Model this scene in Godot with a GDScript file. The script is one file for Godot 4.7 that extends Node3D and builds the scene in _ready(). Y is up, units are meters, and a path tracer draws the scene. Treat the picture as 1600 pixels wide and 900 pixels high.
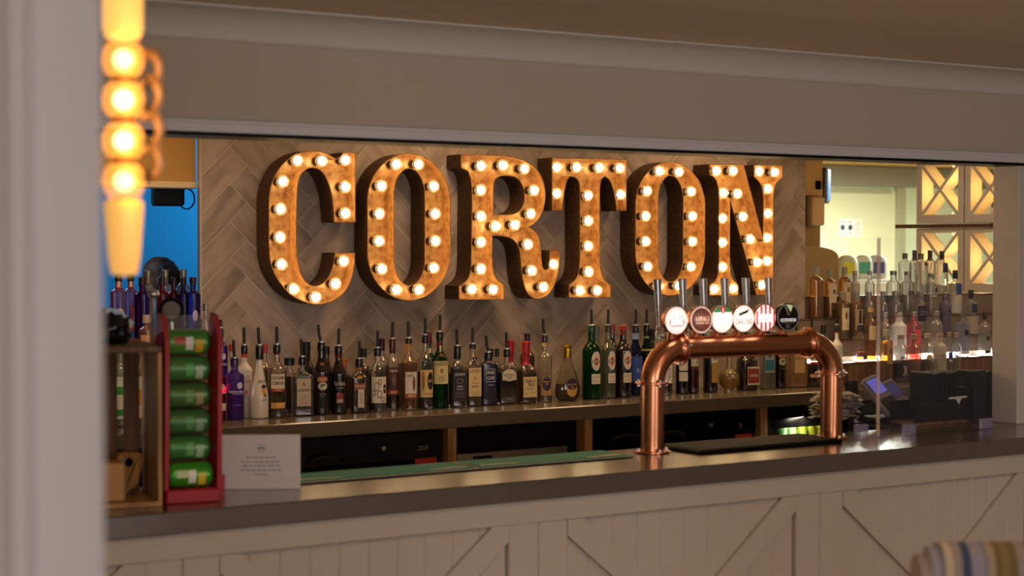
extends Node3D
# A pub bar seen through its serving hatch: marquee letters over a back bar full of bottles.
# World: x runs along the bar to the right, y up, z towards the viewer; metres.

const F := 2700.0                       # focal length in pixels of a 1600 x 900 picture
const EYE := Vector3(0, 1.71, 0)
var fw: Vector3
var rt: Vector3
var up: Vector3
var mats := {}
var names := {}
var meshes := {}
var rng := RandomNumberGenerator.new()

# ---------------------------------------------------------------- where things stand
func ray(px: float, py: float) -> Vector3:
	return fw + rt * ((px - 800.0) / F) - up * ((py - 450.0) / F)

func pz(px: float, py: float, z: float) -> Vector3:      # the point of the plane z that is seen at a pixel
	var r := ray(px, py)
	return EYE + r * (z / r.z)

func py_(px: float, py: float, y: float) -> Vector3:     # the point of the level y that is seen at a pixel
	var r := ray(px, py)
	return EYE + r * ((y - EYE.y) / r.y)

func depth(p: Vector3) -> float:
	return (p - EYE).dot(fw)

func px_(px: float, py: float, x: float) -> Vector3:      # the point of the plane x that is seen at a pixel
	var r := ray(px, py)
	return EYE + r * (x / r.x)

# ---------------------------------------------------------------- materials
func mat(c: Color, rough := 0.6, metal := 0.0, opt := {}) -> StandardMaterial3D:
	var key := "%s %s %s %s" % [c.to_html(), rough, metal, opt]
	if mats.has(key):
		return mats[key]
	var m := StandardMaterial3D.new()
	m.albedo_color = c
	m.roughness = rough
	m.metallic = metal
	if opt.has("emit"):
		m.emission_enabled = true
		m.emission = opt.emit
		m.emission_energy_multiplier = opt.get("power", 1.0)
	if opt.has("coat"):
		m.clearcoat_enabled = true
		m.clearcoat = opt.coat
		m.clearcoat_roughness = 0.06
	if opt.has("back"):
		m.backlight_enabled = true
		m.backlight = opt.back
	if opt.has("sheen"):
		m.rim_enabled = true
		m.rim = opt.sheen
	if opt.has("pane"):                       # a thin sheet of smooth glass
		m.transparency = BaseMaterial3D.TRANSPARENCY_ALPHA
		m.albedo_color.a = opt.pane
	if opt.has("solid"):                      # solid glass or liquid
		m.transparency = BaseMaterial3D.TRANSPARENCY_ALPHA
		m.refraction_enabled = true
		m.refraction_scale = opt.solid
		m.albedo_color.a = opt.get("fill", 0.0)
	if opt.has("spec"):
		m.metallic_specular = opt.spec
	mats[key] = m
	return m

func hx(s: String) -> Color:
	return Color.html(s)

func noise_tex(freq: float, oct: int, ramp: Array, size := 512, kind := FastNoiseLite.TYPE_SIMPLEX_SMOOTH, seed_ := 1, normal := false, bump := 4.0) -> NoiseTexture2D:
	var n := FastNoiseLite.new()
	n.noise_type = kind
	n.frequency = freq
	n.fractal_octaves = oct
	n.seed = seed_
	var t := NoiseTexture2D.new()
	t.width = size
	t.height = size
	t.seamless = true
	t.generate_mipmaps = false
	t.noise = n
	if normal:
		t.as_normal_map = true
		t.bump_strength = bump
	if ramp.size():
		var g := Gradient.new()
		g.offsets = PackedFloat32Array(ramp[0])
		g.colors = PackedColorArray(ramp[1])
		t.color_ramp = g
	return t

func textured(key: String, tex: Texture2D, scale_: Vector3, rough: float, metal := 0.0, normal: Texture2D = null, nscale := 0.4, tint := Color.WHITE, world := true) -> StandardMaterial3D:
	if mats.has(key):
		return mats[key]
	var m := StandardMaterial3D.new()
	m.albedo_texture = tex
	m.albedo_color = tint
	m.roughness = rough
	m.metallic = metal
	m.uv1_triplanar = true
	m.uv1_world_triplanar = world
	m.uv1_scale = scale_
	if normal:
		m.normal_enabled = true
		m.normal_texture = normal
		m.normal_scale = nscale
	mats[key] = m
	return m

# ---------------------------------------------------------------- mesh building
class MB:
	var v := PackedVector3Array()
	var n := PackedVector3Array()
	var u := PackedVector2Array()
	var idx := PackedInt32Array()

	func vert(p: Vector3, nn: Vector3, uv := Vector2.ZERO) -> int:
		v.append(p)
		n.append(nn)
		u.append(uv)
		return v.size() - 1

	func tri(a: int, b: int, c: int) -> void:        # counter-clockwise from outside; stored clockwise
		idx.append(a)
		idx.append(c)
		idx.append(b)

	func poly(pts: Array, away: Vector3) -> MB:      # a flat convex face that looks away from a point
		var nn: Vector3 = (pts[1] - pts[0]).cross(pts[2] - pts[0]).normalized()
		var mid := Vector3.ZERO
		for p in pts:
			mid += p / pts.size()
		if nn.dot(mid - away) < 0.0:
			pts = pts.duplicate()
			pts.reverse()
			nn = -nn
		var k: Array = []
		for p in pts:
			k.append(vert(p, nn, Vector2(p.x + p.z, p.y)))
		for i in range(1, pts.size() - 1):
			tri(k[0], k[i], k[i + 1])
		return self

	func box(c: Vector3, s: Vector3, b := 0.0, t := Transform3D()) -> MB:
		var h := s / 2.0
		b = minf(b, minf(h.x, minf(h.y, h.z)) * 0.9)
		var at := func(sg: Vector3, axis: int) -> Vector3:
			var q := Vector3(h.x, h.y, h.z) - Vector3(b, b, b)
			q[axis] = h[axis]
			return t * (c + q * sg)
		var o := t * c
		for axis in 3:
			var a1 := (axis + 1) % 3
			var a2 := (axis + 2) % 3
			for sg in [-1.0, 1.0]:
				var pts: Array = []
				for q in [[-1, -1], [1, -1], [1, 1], [-1, 1]]:
					var k := Vector3.ZERO
					k[axis] = sg
					k[a1] = q[0]
					k[a2] = q[1]
					pts.append(at.call(k, axis))
				poly(pts, o)
				if b > 0.0:                               # the edges along a2, between this axis and a1
					for sg2 in [-1.0, 1.0]:
						var e1 := Vector3.ZERO
						e1[axis] = sg
						e1[a1] = sg2
						e1[a2] = -1.0
						var e2 := e1
						e2[a2] = 1.0
						poly([at.call(e1, axis), at.call(e2, axis), at.call(e2, a1), at.call(e1, a1)], o)
		if b > 0.0:
			for x in [-1.0, 1.0]:
				for y in [-1.0, 1.0]:
					for z in [-1.0, 1.0]:
						var k := Vector3(x, y, z)
						poly([at.call(k, 0), at.call(k, 1), at.call(k, 2)], o)
		return self

	# rings of points (Array of PackedVector3Array, each the same size), bottom to top, counter-clockwise seen from above; closed rings share first and last column
	func skin(rings: Array, closed := true, crease := 0.7) -> MB:
		var groups: Array = [[rings[0]]]
		for i in range(1, rings.size()):
			groups[-1].append(rings[i])
			if i < rings.size() - 1:
				var d1 := Vector3.ZERO
				var d2 := Vector3.ZERO
				var best := -1.0
				for j in rings[i].size():
					var e1: Vector3 = rings[i][j] - rings[i - 1][j]
					var e2: Vector3 = rings[i + 1][j] - rings[i][j]
					if minf(e1.length(), e2.length()) > best:
						best = minf(e1.length(), e2.length())
						d1 = e1
						d2 = e2
				if d1.length() > 1e-6 and d2.length() > 1e-6 and d1.angle_to(d2) > crease:
					groups.append([rings[i]])
		for g in groups:
			patch(g, closed)
		return self

	func patch(g: Array, closed: bool) -> void:
		var m: int = g[0].size()
		var base := v.size()
		for i in g.size():
			for j in m:
				vert(g[i][j], Vector3.ZERO, Vector2(float(j) / (m - (0 if closed else 1)), float(i) / maxf(1.0, g.size() - 1)))
		var cols := m if closed else m - 1
		for i in g.size() - 1:
			for j in cols:
				var a := base + i * m + j
				var b := base + i * m + (j + 1) % m
				var c := b + m
				var d := a + m
				for tr in [[a, b, c], [a, c, d]]:
					var nn := (v[tr[1]] - v[tr[0]]).cross(v[tr[2]] - v[tr[0]])
					if nn.length() > 1e-14:
						for k in tr:
							n[k] += nn
						tri(tr[0], tr[1], tr[2])
		for k in range(base, v.size()):
			n[k] = n[k].normalized() if n[k].length() > 0.0 else Vector3.UP

	# profile points Vector4(radius, height, roundness exponent, depth ratio) turned round the y axis
	func turned(prof: Array, segs := 24, at := Transform3D(), crease := 0.7) -> MB:
		var rings: Array = []
		for p in prof:
			var ring := PackedVector3Array()
			for j in segs:
				var t := TAU * j / segs
				var c := cos(t)
				var s := sin(t)
				var e: float = 2.0 / p.z
				ring.append(at * Vector3(p.x * signf(c) * pow(absf(c), e), p.y, -p.x * p.w * signf(s) * pow(absf(s), e)))
			rings.append(ring)
		return skin(rings, true, crease)

	func lathe(prof: Array, segs := 24, at := Transform3D(), crease := 0.7) -> MB:      # prof of Vector2(radius, height)
		var q: Array = []
		for p in prof:
			q.append(Vector4(p.x, p.y, 2.0, 1.0))
		return turned(q, segs, at, crease)

	func ball(c: Vector3, r: Vector3, segs := 16) -> MB:
		var prof: Array = []
		for i in segs / 2 + 1:
			var t := PI * i / (segs / 2) - PI / 2.0
			prof.append(Vector2(cos(t), sin(t)))
		return lathe(prof, segs, Transform3D(Basis.from_scale(r), c))

	func tube(path: Array, rad, segs := 12, caps := true) -> MB:       # rad: a number or one per point
		var rings: Array = []
		var dir: Vector3 = (path[1] - path[0]).normalized()
		var side := dir.cross(Vector3.UP if absf(dir.y) < 0.9 else Vector3.RIGHT).normalized()
		for i in path.size():
			var d: Vector3 = (path[mini(i + 1, path.size() - 1)] - path[maxi(i - 1, 0)]).normalized()
			side = (side - d * side.dot(d)).normalized()
			var other := d.cross(side)
			var ring := PackedVector3Array()
			var r: float = rad[i] if rad is Array else rad
			for j in segs:
				var t := TAU * j / segs
				ring.append(path[i] + (side * cos(t) + other * sin(t)) * r)
			rings.append(ring)
		skin(rings, true, 1.2)
		if caps:
			var d0: Vector3 = path[0] - (path[1] - path[0])
			poly(Array(rings[0]), path[0] + (path[1] - path[0]))
			poly(Array(rings[-1]), path[-1] - (path[-1] - path[-2]))
		return self

	# a polygon in the xy plane pushed from z0 to z1 (z1 > z0)
	func prism(pts: PackedVector2Array, z0: float, z1: float, t := Transform3D(), tris := PackedInt32Array(), sides := true) -> MB:
		if Geometry2D.is_polygon_clockwise(pts):
			pts = pts.duplicate()
			pts.reverse()
		if tris.is_empty():
			tris = Geometry2D.triangulate_polygon(pts)
		for zz in [z0, z1]:
			var base := v.size()
			var nn := (t.basis * Vector3(0, 0, -1 if zz == z0 else 1)).normalized()
			for p in pts:
				vert(t * Vector3(p.x, p.y, zz), nn, p)
			for i in range(0, tris.size(), 3):
				var a := tris[i]
				var b := tris[i + 1]
				var c := tris[i + 2]
				if (pts[b] - pts[a]).cross(pts[c] - pts[a]) < 0.0:
					var w := b
					b = c
					c = w
				if zz == z0:
					tri(base + a, base + c, base + b)
				else:
					tri(base + a, base + b, base + c)
		if sides:
			wall(pts, z0, z1, t)
		return self

	# the side walls of such a polygon (counter-clockwise), looking outwards; flip makes them look inwards
	func wall(pts: PackedVector2Array, z0: float, z1: float, t := Transform3D(), flip := false) -> MB:
		var m := pts.size()
		var en: Array = []
		for i in m:
			var d := (pts[(i + 1) % m] - pts[i]).normalized()
			en.append(Vector2(d.y, -d.x))
		for i in m:
			var k := (i + 1) % m
			var n0: Vector2 = en[i]
			var n1: Vector2 = en[i]
			var pv: Vector2 = en[(i + m - 1) % m]
			var nx: Vector2 = en[k]
			if pv.dot(en[i]) > 0.8:
				n0 = (pv + en[i]).normalized()
			if nx.dot(en[i]) > 0.8:
				n1 = (nx + en[i]).normalized()
			var sg := -1.0 if flip else 1.0
			var q0 := (t.basis * Vector3(n0.x, n0.y, 0)).normalized() * sg
			var q1 := (t.basis * Vector3(n1.x, n1.y, 0)).normalized() * sg
			var a := vert(t * Vector3(pts[i].x, pts[i].y, z0), q0)
			var b := vert(t * Vector3(pts[k].x, pts[k].y, z0), q1)
			var c := vert(t * Vector3(pts[k].x, pts[k].y, z1), q1)
			var d := vert(t * Vector3(pts[i].x, pts[i].y, z1), q0)
			if flip:
				tri(a, c, b)
				tri(a, d, c)
			else:
				tri(a, b, c)
				tri(a, c, d)
		return self

	func mesh() -> ArrayMesh:
		var a := []
		a.resize(Mesh.ARRAY_MAX)
		a[Mesh.ARRAY_VERTEX] = v
		a[Mesh.ARRAY_NORMAL] = n
		a[Mesh.ARRAY_TEX_UV] = u
		a[Mesh.ARRAY_INDEX] = idx
		var m := ArrayMesh.new()
		m.add_surface_from_arrays(Mesh.PRIMITIVE_TRIANGLES, a)
		return m

# ---------------------------------------------------------------- objects
func numbered(called: String) -> String:
	var k: int = names.get(called, 0)
	names[called] = k + 1
	return called if k == 0 else "%s_%03d" % [called, k]

func tag(o: Node3D, label := "", category := "", group := "", kind := "") -> Node3D:
	for q in [["label", label], ["category", category], ["group", group], ["kind", kind]]:
		if q[1] != "":
			o.set_meta(q[0], q[1])
	return o

func thing(called: String, label: String, category: String, at := Vector3.ZERO, turn := 0.0, group := "") -> Node3D:
	var o := Node3D.new()
	o.name = numbered(called)
	add_child(o)
	o.position = at
	o.rotation.y = turn
	tag(o, label, category, group)
	return o

func part(called: String, m: Mesh, material: Material, parent: Node3D, at := Transform3D()) -> MeshInstance3D:
	var o := MeshInstance3D.new()
	o.name = called
	o.mesh = m
	o.material_override = material
	o.transform = at
	parent.add_child(o, true)
	return o

func single(called: String, m: Mesh, material: Material, label: String, category: String, group := "", at := Transform3D()) -> MeshInstance3D:
	var o := MeshInstance3D.new()
	o.name = numbered(called)
	o.mesh = m
	o.material_override = material
	o.transform = at
	add_child(o)
	tag(o, label, category, group)
	return o

func struct(called: String, m: Mesh, material: Material) -> MeshInstance3D:
	var o := MeshInstance3D.new()
	o.name = called
	o.mesh = m
	o.material_override = material
	add_child(o)
	o.set_meta("kind", "structure")
	return o

func bxm(c: Vector3, s: Vector3, b := 0.0) -> ArrayMesh:
	return MB.new().box(c, s, b).mesh()

func span(a: Vector3, b: Vector3, bevel := 0.0) -> ArrayMesh:       # a box between two corners
	return MB.new().box((a + b) / 2.0, (b - a).abs(), bevel).mesh()

func omni(at: Vector3, energy: float, c: Color, size: float, parent: Node3D = self, called := "lamp_light") -> OmniLight3D:
	var l := OmniLight3D.new()
	l.name = called
	l.position = at
	l.light_energy = energy
	l.light_color = c
	l.light_size = size
	l.omni_range = 12.0
	l.omni_attenuation = 2.0
	l.shadow_enabled = true
	parent.add_child(l, true)
	return l

func area(at: Vector3, towards: Vector3, w: float, h: float, energy: float, c: Color, called := "panel_light") -> AreaLight3D:
	var l := AreaLight3D.new()
	l.name = called
	l.area_size = Vector2(w, h)
	l.light_energy = energy
	l.light_color = c
	l.area_range = 14.0
	l.area_attenuation = 2.0
	l.shadow_enabled = true
	add_child(l, true)
	l.look_at_from_position(at, at + towards, Vector3.UP if absf(towards.normalized().y) < 0.95 else Vector3.RIGHT)
	return l

func spot(at: Vector3, towards: Vector3, energy: float, c: Color, angle: float, size: float, called := "spot_light") -> SpotLight3D:
	var l := SpotLight3D.new()
	l.name = called
	l.light_energy = energy
	l.light_color = c
	l.spot_angle = angle
	l.spot_range = 12.0
	l.spot_attenuation = 2.0
	l.light_size = size
	l.shadow_enabled = true
	add_child(l, true)
	l.look_at_from_position(at, at + towards, Vector3.UP if absf(towards.normalized().y) < 0.95 else Vector3.RIGHT)
	return l

# ---------------------------------------------------------------- lettering: a TextMesh laid flat, or bent round a bottle
func lettering(s: String, h: float, face := "sans", width := 0.0) -> Array:        # [points, indices], capital height h, centred, in the xy plane
	var key := "text %s %s %s %s" % [s, h, face, width]
	if meshes.has(key):
		return meshes[key]
	var f := SystemFont.new()
	f.font_names = PackedStringArray(["Droid Serif" if face.begins_with("serif") else "Droid Sans"])
	f.font_weight = 700 if face.ends_with("bold") else 400
	var t := TextMesh.new()
	t.text = s
	t.font = f
	t.font_size = 32
	t.pixel_size = h / (32.0 * 0.71)
	t.depth = 0.0
	t.curve_step = 3.0
	t.horizontal_alignment = HORIZONTAL_ALIGNMENT_CENTER
	t.vertical_alignment = VERTICAL_ALIGNMENT_CENTER
	var a := t.surface_get_arrays(0)
	var v: PackedVector3Array = a[Mesh.ARRAY_VERTEX]
	var ix := PackedInt32Array(range(v.size()))
	if a[Mesh.ARRAY_INDEX] != null:
		ix = a[Mesh.ARRAY_INDEX]
	var lo := Vector3(INF, INF, INF)
	var hi := -lo
	for p in v:
		lo = lo.min(p)
		hi = hi.max(p)
	var mid := (lo + hi) / 2.0
	var k := 1.0
	if width > 0.0 and hi.x > lo.x:
		k = width / (hi.x - lo.x)
	for i in v.size():
		v[i] = Vector3((v[i].x - mid.x) * k, v[i].y - mid.y, 0)
	meshes[key] = [v, ix]
	return meshes[key]

func flat_text(s: String, h: float, face := "sans", width := 0.0) -> ArrayMesh:
	var q := lettering(s, h, face, width)
	var mb := MB.new()
	for p in q[0]:
		mb.vert(p, Vector3(0, 0, 1))
	mb.idx = q[1].duplicate()
	return mb.mesh()

# wraps flat points round a body: round, or a flat face at z when square
func bend(v: PackedVector3Array, ix: PackedInt32Array, r: float, rz: float, nexp: float, y: float, lift: float, x0 := 0.0) -> ArrayMesh:
	var mb := MB.new()
	for p in v:
		var x := p.x + x0
		if nexp > 3.0:
			mb.vert(Vector3(x, p.y + y, rz + lift), Vector3(0, 0, 1))
		else:
			var t := x / r
			mb.vert(Vector3(sin(t) * (r + lift), p.y + y, cos(t) * (rz + lift)), Vector3(sin(t), 0, cos(t)))
	mb.idx = ix.duplicate()
	return mb.mesh()

func sheet(w: float, h: float, round_ := false, nx := 12) -> Array:                # a flat patch to wrap: [points, indices], clockwise
	var v := PackedVector3Array()
	var ix := PackedInt32Array()
	if round_:                       # columns across the oval, so that it bends smoothly
		for i in 17:
			var x := -cos(PI * i / 16.0)
			var y := sqrt(maxf(1.0 - x * x, 0.0))
			v.append(Vector3(x * w / 2.0, -y * h / 2.0, 0))
			v.append(Vector3(x * w / 2.0, y * h / 2.0, 0))
		for i in 16:
			var a := i * 2
			ix.append_array(PackedInt32Array([a, a + 1, a + 3, a, a + 3, a + 2]))
	else:
		for i in nx + 1:
			v.append(Vector3(w * (float(i) / nx - 0.5), -h / 2.0, 0))
			v.append(Vector3(w * (float(i) / nx - 0.5), h / 2.0, 0))
		for i in nx:
			var a := i * 2
			ix.append_array(PackedInt32Array([a, a + 1, a + 3, a, a + 3, a + 2]))
	return [v, ix]

# ---------------------------------------------------------------- the scene
const BAR := 1.05                                      # height of both counters
const ZL := -6.21                                      # front rims of the letters
const ZT := -6.33                                      # face of the tiled wall
const WARM := Color(1.0, 0.76, 0.46)

func _ready() -> void:
	rng.seed = 7
	var th := deg_to_rad(32.56)
	var pit := atan(65.0 / F)
	fw = Vector3(sin(th) * cos(pit), -sin(pit), -cos(th) * cos(pit))
	rt = Vector3(cos(th), 0, sin(th))
	up = rt.cross(fw)
	# camera: 72 mm lens, focused on the letters
	var cam := Camera3D.new()
	cam.name = "camera"
	cam.transform = Transform3D(Basis(rt, up, -fw), EYE)
	cam.fov = rad_to_deg(2.0 * atan(450.0 / F))
	cam.near = 0.05
	cam.far = 60.0
	var ca := CameraAttributesPhysical.new()
	ca.frustum_focal_length = 72.0
	ca.frustum_focus_distance = 7.3
	ca.exposure_aperture = 3.9
	cam.attributes = ca
	add_child(cam)
	cam.fov = rad_to_deg(2.0 * atan(450.0 / F))
	cam.current = true
	# daylight outside the windows
	var env := Environment.new()
	env.background_mode = Environment.BG_SKY
	var sk := ProceduralSkyMaterial.new()
	sk.sky_top_color = hx("8fa3bd")
	sk.sky_horizon_color = hx("c9ced6")
	sk.ground_horizon_color = hx("8d8a84")
	sk.ground_bottom_color = hx("5b5852")
	var sky := Sky.new()
	sky.sky_material = sk
	env.sky = sky
	env.tonemap_mode = Environment.TONE_MAPPER_LINEAR
	env.tonemap_exposure = 1.0
	env.sdfgi_enabled = true
	env.ssao_enabled = true
	env.ssil_enabled = true
	var we := WorldEnvironment.new()
	we.name = "world"
	we.environment = env
	add_child(we)
	# large lights: the two windows behind the viewer, the ceiling lights of the rooms, one of them added for the racks
	area(Vector3(-1.2, 1.5, 3.15), Vector3(0.25, -0.1, -1), 2.2, 1.4, 8.6, hx("fbf0ee"), "window_daylight")
	area(Vector3(3.6, 1.5, 3.15), Vector3(0, -0.1, -1), 2.2, 1.4, 5.0, hx("fbf0ee"), "window_daylight")
	area(Vector3(9.8, 2.38, -8.8), Vector3(0, -1, 0), 2.4, 1.0, 28.0, hx("fbfff0"), "ceiling_panel_light")
	spot(Vector3(6.75, 2.38, -7.0), Vector3(0.75, -1, 0.1), 0.16, hx("fff0d8"), 62.0, 0.05, "added_rack_beam")  # added fill from an unseen fitting, brightens the lattice racks
	for x in [1.4, 3.2, 5.0]:
		spot(Vector3(x, 2.31, -2.3), Vector3(0.1, -1, -0.25), 0.95, hx("ffcfa0"), 62.0, 0.05, "downlight_beam")
	for x in [2.2, 3.6, 5.0, 6.6]:
		spot(Vector3(x, 2.58, -5.62), Vector3(0.0, -1, -0.5), 1.0, hx("ffcf9c"), 60.0, 0.22, "bar_downlight_beam")

	make_materials()
	build_setting()
	build_tiles()
	build_front_counter()
	build_back_counter()
	build_letters()
	build_steps()
	build_racks()
	build_tap_font()
	build_counter_things()
	build_left_things()
	build_back_bottles()
	build_step_bottles()
	build_far_rooms()
	build_foreground()

func make_materials() -> void:
	# brushed plaster and paint
	mats["wall"] = mat(hx("c2b7a3"), 0.85)
	mats["ceiling"] = mat(hx("d8c9b2"), 0.9)
	mats["white"] = mat(hx("cfc8c0"), 0.55)
	mats["trim"] = mat(hx("d8d6d6"), 0.45)
	mats["panel"] = mat(hx("b9b0a4"), 0.5)
	var speck := noise_tex(0.16, 3, [[0.0, 0.42, 0.5, 0.62, 1.0], [hx("302c2a"), hx("4c4643"), hx("554e4a"), hx("605853"), hx("94897f")]], 512, FastNoiseLite.TYPE_SIMPLEX, 4)
	textured("stone", speck, Vector3(5, 5, 5), 0.22)
	mats["stone"].metallic_specular = 1.0
	mats["stone"].clearcoat_enabled = true
	mats["stone"].clearcoat = 0.55
	mats["stone"].clearcoat_roughness = 0.2
	var speck2 := noise_tex(0.2, 3, [[0.0, 0.4, 0.5, 0.6, 1.0], [hx("332b24"), hx("4c4238"), hx("574c41"), hx("63574a"), hx("a89a86")]], 512, FastNoiseLite.TYPE_SIMPLEX, 9)
	textured("backstone", speck2, Vector3(5.5, 5.5, 5.5), 0.14)
	# wood-look tiles: long streaks, five tones
	for i in 5:
		var tones: Array = [["877a6e", "a89888", "b8a898"], ["8d8072", "ad9c8b", "bcab9b"], ["827568", "a19283", "b2a294"], ["93867a", "b1a193", "c0b0a2"], ["86786a", "a59484", "b5a495"]][i]
		var tx := noise_tex(0.012, 5, [[0.0, 0.5, 1.0], [hx(tones[0]), hx(tones[1]), hx(tones[2])]], 256, FastNoiseLite.TYPE_SIMPLEX_SMOOTH, 20 + i)
		var m := textured("tile%d" % i, tx, Vector3(0.9, 4.0, 0.9), 0.42, 0.0, null, 0.3, Color.WHITE, false)
		m.heightmap_enabled = false
	mats["grout"] = mat(hx("d2c6b2"), 0.9)
	# rusted copper of the letters
	var rust := noise_tex(0.02, 5, [[0.0, 0.3, 0.5, 0.7, 1.0], [hx("6a4826"), hx("98693a"), hx("a87a46"), hx("b08450"), hx("ba905a")]], 512, FastNoiseLite.TYPE_SIMPLEX_SMOOTH, 31)
	textured("rust", rust, Vector3(2.2, 2.2, 2.2), 0.42, 0.42)
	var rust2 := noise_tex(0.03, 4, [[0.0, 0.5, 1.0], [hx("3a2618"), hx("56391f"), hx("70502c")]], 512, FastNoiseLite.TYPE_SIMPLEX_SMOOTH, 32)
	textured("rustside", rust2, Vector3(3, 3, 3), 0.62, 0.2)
	# brushed copper of the tap font
	var br := noise_tex(0.03, 3, [[0.0, 0.5, 1.0], [hx("d68a62"), hx("e29a70"), hx("eca880")]], 256, FastNoiseLite.TYPE_SIMPLEX_SMOOTH, 40)
	textured("copper", br, Vector3(6, 0.5, 6), 0.27, 1.0)
	mats["steel"] = mat(hx("dedee2"), 0.3, 1.0)
	mats["brushed"] = mat(hx("a9a6a4"), 0.38, 1.0)
	mats["black"] = mat(hx("070606"), 0.45, 0.0, {"spec": 0.25})
	mats["blackgloss"] = mat(hx("060505"), 0.2, 0.0, {"spec": 0.35})
	mats["rubber"] = mat(hx("121212"), 0.6)
	var wd := noise_tex(0.012, 4, [[0.0, 0.5, 1.0], [hx("7e5a34"), hx("a47a44"), hx("c29a5c")]], 256, FastNoiseLite.TYPE_SIMPLEX_SMOOTH, 50)
	textured("wood", wd, Vector3(8, 0.9, 8), 0.55)
	var wd2 := noise_tex(0.012, 4, [[0.0, 0.5, 1.0], [hx("4c3422"), hx("6e4c32"), hx("8c6646")]], 256, FastNoiseLite.TYPE_SIMPLEX_SMOOTH, 51)
	textured("darkwood", wd2, Vector3(8, 0.9, 8), 0.6)
	var fl := noise_tex(0.02, 4, [[0.0, 1.0], [hx("8a7e6e"), hx("b6aa98")]], 256, FastNoiseLite.TYPE_SIMPLEX_SMOOTH, 52)
	textured("floor", fl, Vector3(0.6, 0.6, 0.6), 0.5)

# ---------------------------------------------------------------- the rooms
func build_setting() -> void:
	var w: Material = mats.wall
	struct("floor", span(Vector3(-3.1, -0.1, -12.6), Vector3(15, 0, 3.3)), mats.floor)
	struct("ceiling", span(Vector3(-3.1, 2.345, -4.4), Vector3(9.1, 2.45, 3.3)), mats.ceiling)
	struct("ceiling_bar", span(Vector3(-3.1, 2.65, -6.52), Vector3(9.1, 2.75, -4.38)), mats.ceiling)
	# the wall with the serving hatch: beam, left post, right post, and the wall under the counter is the bar front itself
	struct("wall_beam", span(Vector3(-3.0, 2.02, -4.48), Vector3(9.0, 2.66, -4.36)), w)
	struct("wall_hatch_left", span(Vector3(-3.0, 0, -4.48), Vector3(-0.21, 2.02, -4.36)), w)
	struct("wall_hatch_left_post", span(Vector3(-0.21, BAR, -4.48), Vector3(1.02, 2.02, -4.36)), w)
	var rx := pz(1591, 450, -4.375).x
	struct("wall_hatch_right", span(Vector3(rx, BAR, -4.50), Vector3(6.6, 2.016, -4.375), 0.004), mats.white)
	struct("wall_hatch_end", span(Vector3(6.6, 0, -4.50), Vector3(9.0, 2.016, -4.375)), mats.white)
	# moulding under the beam: flat board with a bead, and the cornice above it
	var tb := MB.new()
	tb.box(Vector3(3.0, 2.029, -4.42), Vector3(12.0, 0.026, 0.150), 0.003)
	tb.tube([Vector3(-3, 2.046, -4.352), Vector3(9, 2.046, -4.352)], 0.006, 8)
	var t1 := struct("trim_1", tb.mesh(), mats.trim)
	part("dark_strip", span(Vector3(-0.2, 2.007, -4.485), Vector3(6.6, 2.016, -4.346), 0.001), mats.black, t1)  # added thin black strip that draws the dark line under the beam
	var cv := MB.new()
	var prof := PackedVector2Array([Vector2(-4.36, 2.262), Vector2(-4.349, 2.262), Vector2(-4.346, 2.266)])
	for i in 11:
		var t := PI / 2.0 * i / 10.0
		prof.append(Vector2(-4.250 - 0.094 * cos(t), 2.268 + 0.070 * sin(t)))
	prof.append_array(PackedVector2Array([Vector2(-4.246, 2.340), Vector2(-4.245, 2.346), Vector2(-4.36, 2.346)]))
	cv.prism(prof, -9.0, 3.0, Transform3D(Basis(Vector3(0, 0, 1), Vector3(0, 1, 0), Vector3(-1, 0, 0)), Vector3.ZERO))
	struct("trim_2", cv.mesh(), mats.white)
	# the other walls of the front room; two windows behind the viewer
	struct("wall_left", span(Vector3(-3.1, 0, -12.5), Vector3(-3.0, 3.1, 3.2)), w)
	struct("wall_right", span(Vector3(9.0, 0, -6.34), Vector3(9.1, 2.75, 3.2)), w)
	var bw := MB.new()
	for q in [[-3.0, -2.3, 0.0, 2.4], [-0.1, 2.5, 0.0, 2.4], [4.7, 9.0, 0.0, 2.4], [-2.3, -0.1, 0.0, 0.8], [2.5, 4.7, 0.0, 0.8], [-2.3, -0.1, 2.2, 2.4], [2.5, 4.7, 2.2, 2.4]]:
		bw.box(Vector3((q[0] + q[1]) / 2.0, (q[2] + q[3]) / 2.0, 3.25), Vector3(q[1] - q[0], q[3] - q[2], 0.1))
	struct("wall_behind", bw.mesh(), w)
	for k in 2:
		var x0: float = [-2.3, 2.5][k]
		var fr := MB.new()
		fr.box(Vector3(x0 + 0.03, 1.5, 3.25), Vector3(0.06, 1.4, 0.06))
		fr.box(Vector3(x0 + 2.17, 1.5, 3.25), Vector3(0.06, 1.4, 0.06))
		fr.box(Vector3(x0 + 1.1, 0.83, 3.25), Vector3(2.2, 0.06, 0.06))
		fr.box(Vector3(x0 + 1.1, 2.17, 3.25), Vector3(2.2, 0.06, 0.06))
		fr.box(Vector3(x0 + 1.1, 1.5, 3.25), Vector3(0.05, 1.4, 0.05))
		var o := struct("window_%d" % (k + 1), fr.mesh(), mats.trim)
		part("pane", span(Vector3(x0 + 0.05, 0.85, 3.262), Vector3(x0 + 2.15, 2.15, 3.266)), mat(Color(0.9, 0.95, 1.0), 0.0, 0.0, {"pane": 0.06}), o)
	# the wall behind the bar, with an opening at each side of the tiles
	var xl := pz(314, 400, ZT).x
	var xr := pz(1258, 400, ZT).x
	struct("wall_back_left", span(Vector3(-3.0, 0, -6.38), Vector3(0.5, 2.66, -6.34)), w)
	struct("wall_back_left_sill", span(Vector3(0.5, 0, -6.50), Vector3(xl, BAR - 0.06, -6.46)), w)
	struct("wall_back_right", span(Vector3(8.7, 0, -6.52), Vector3(9.0, 2.66, -6.36)), w)
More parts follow.
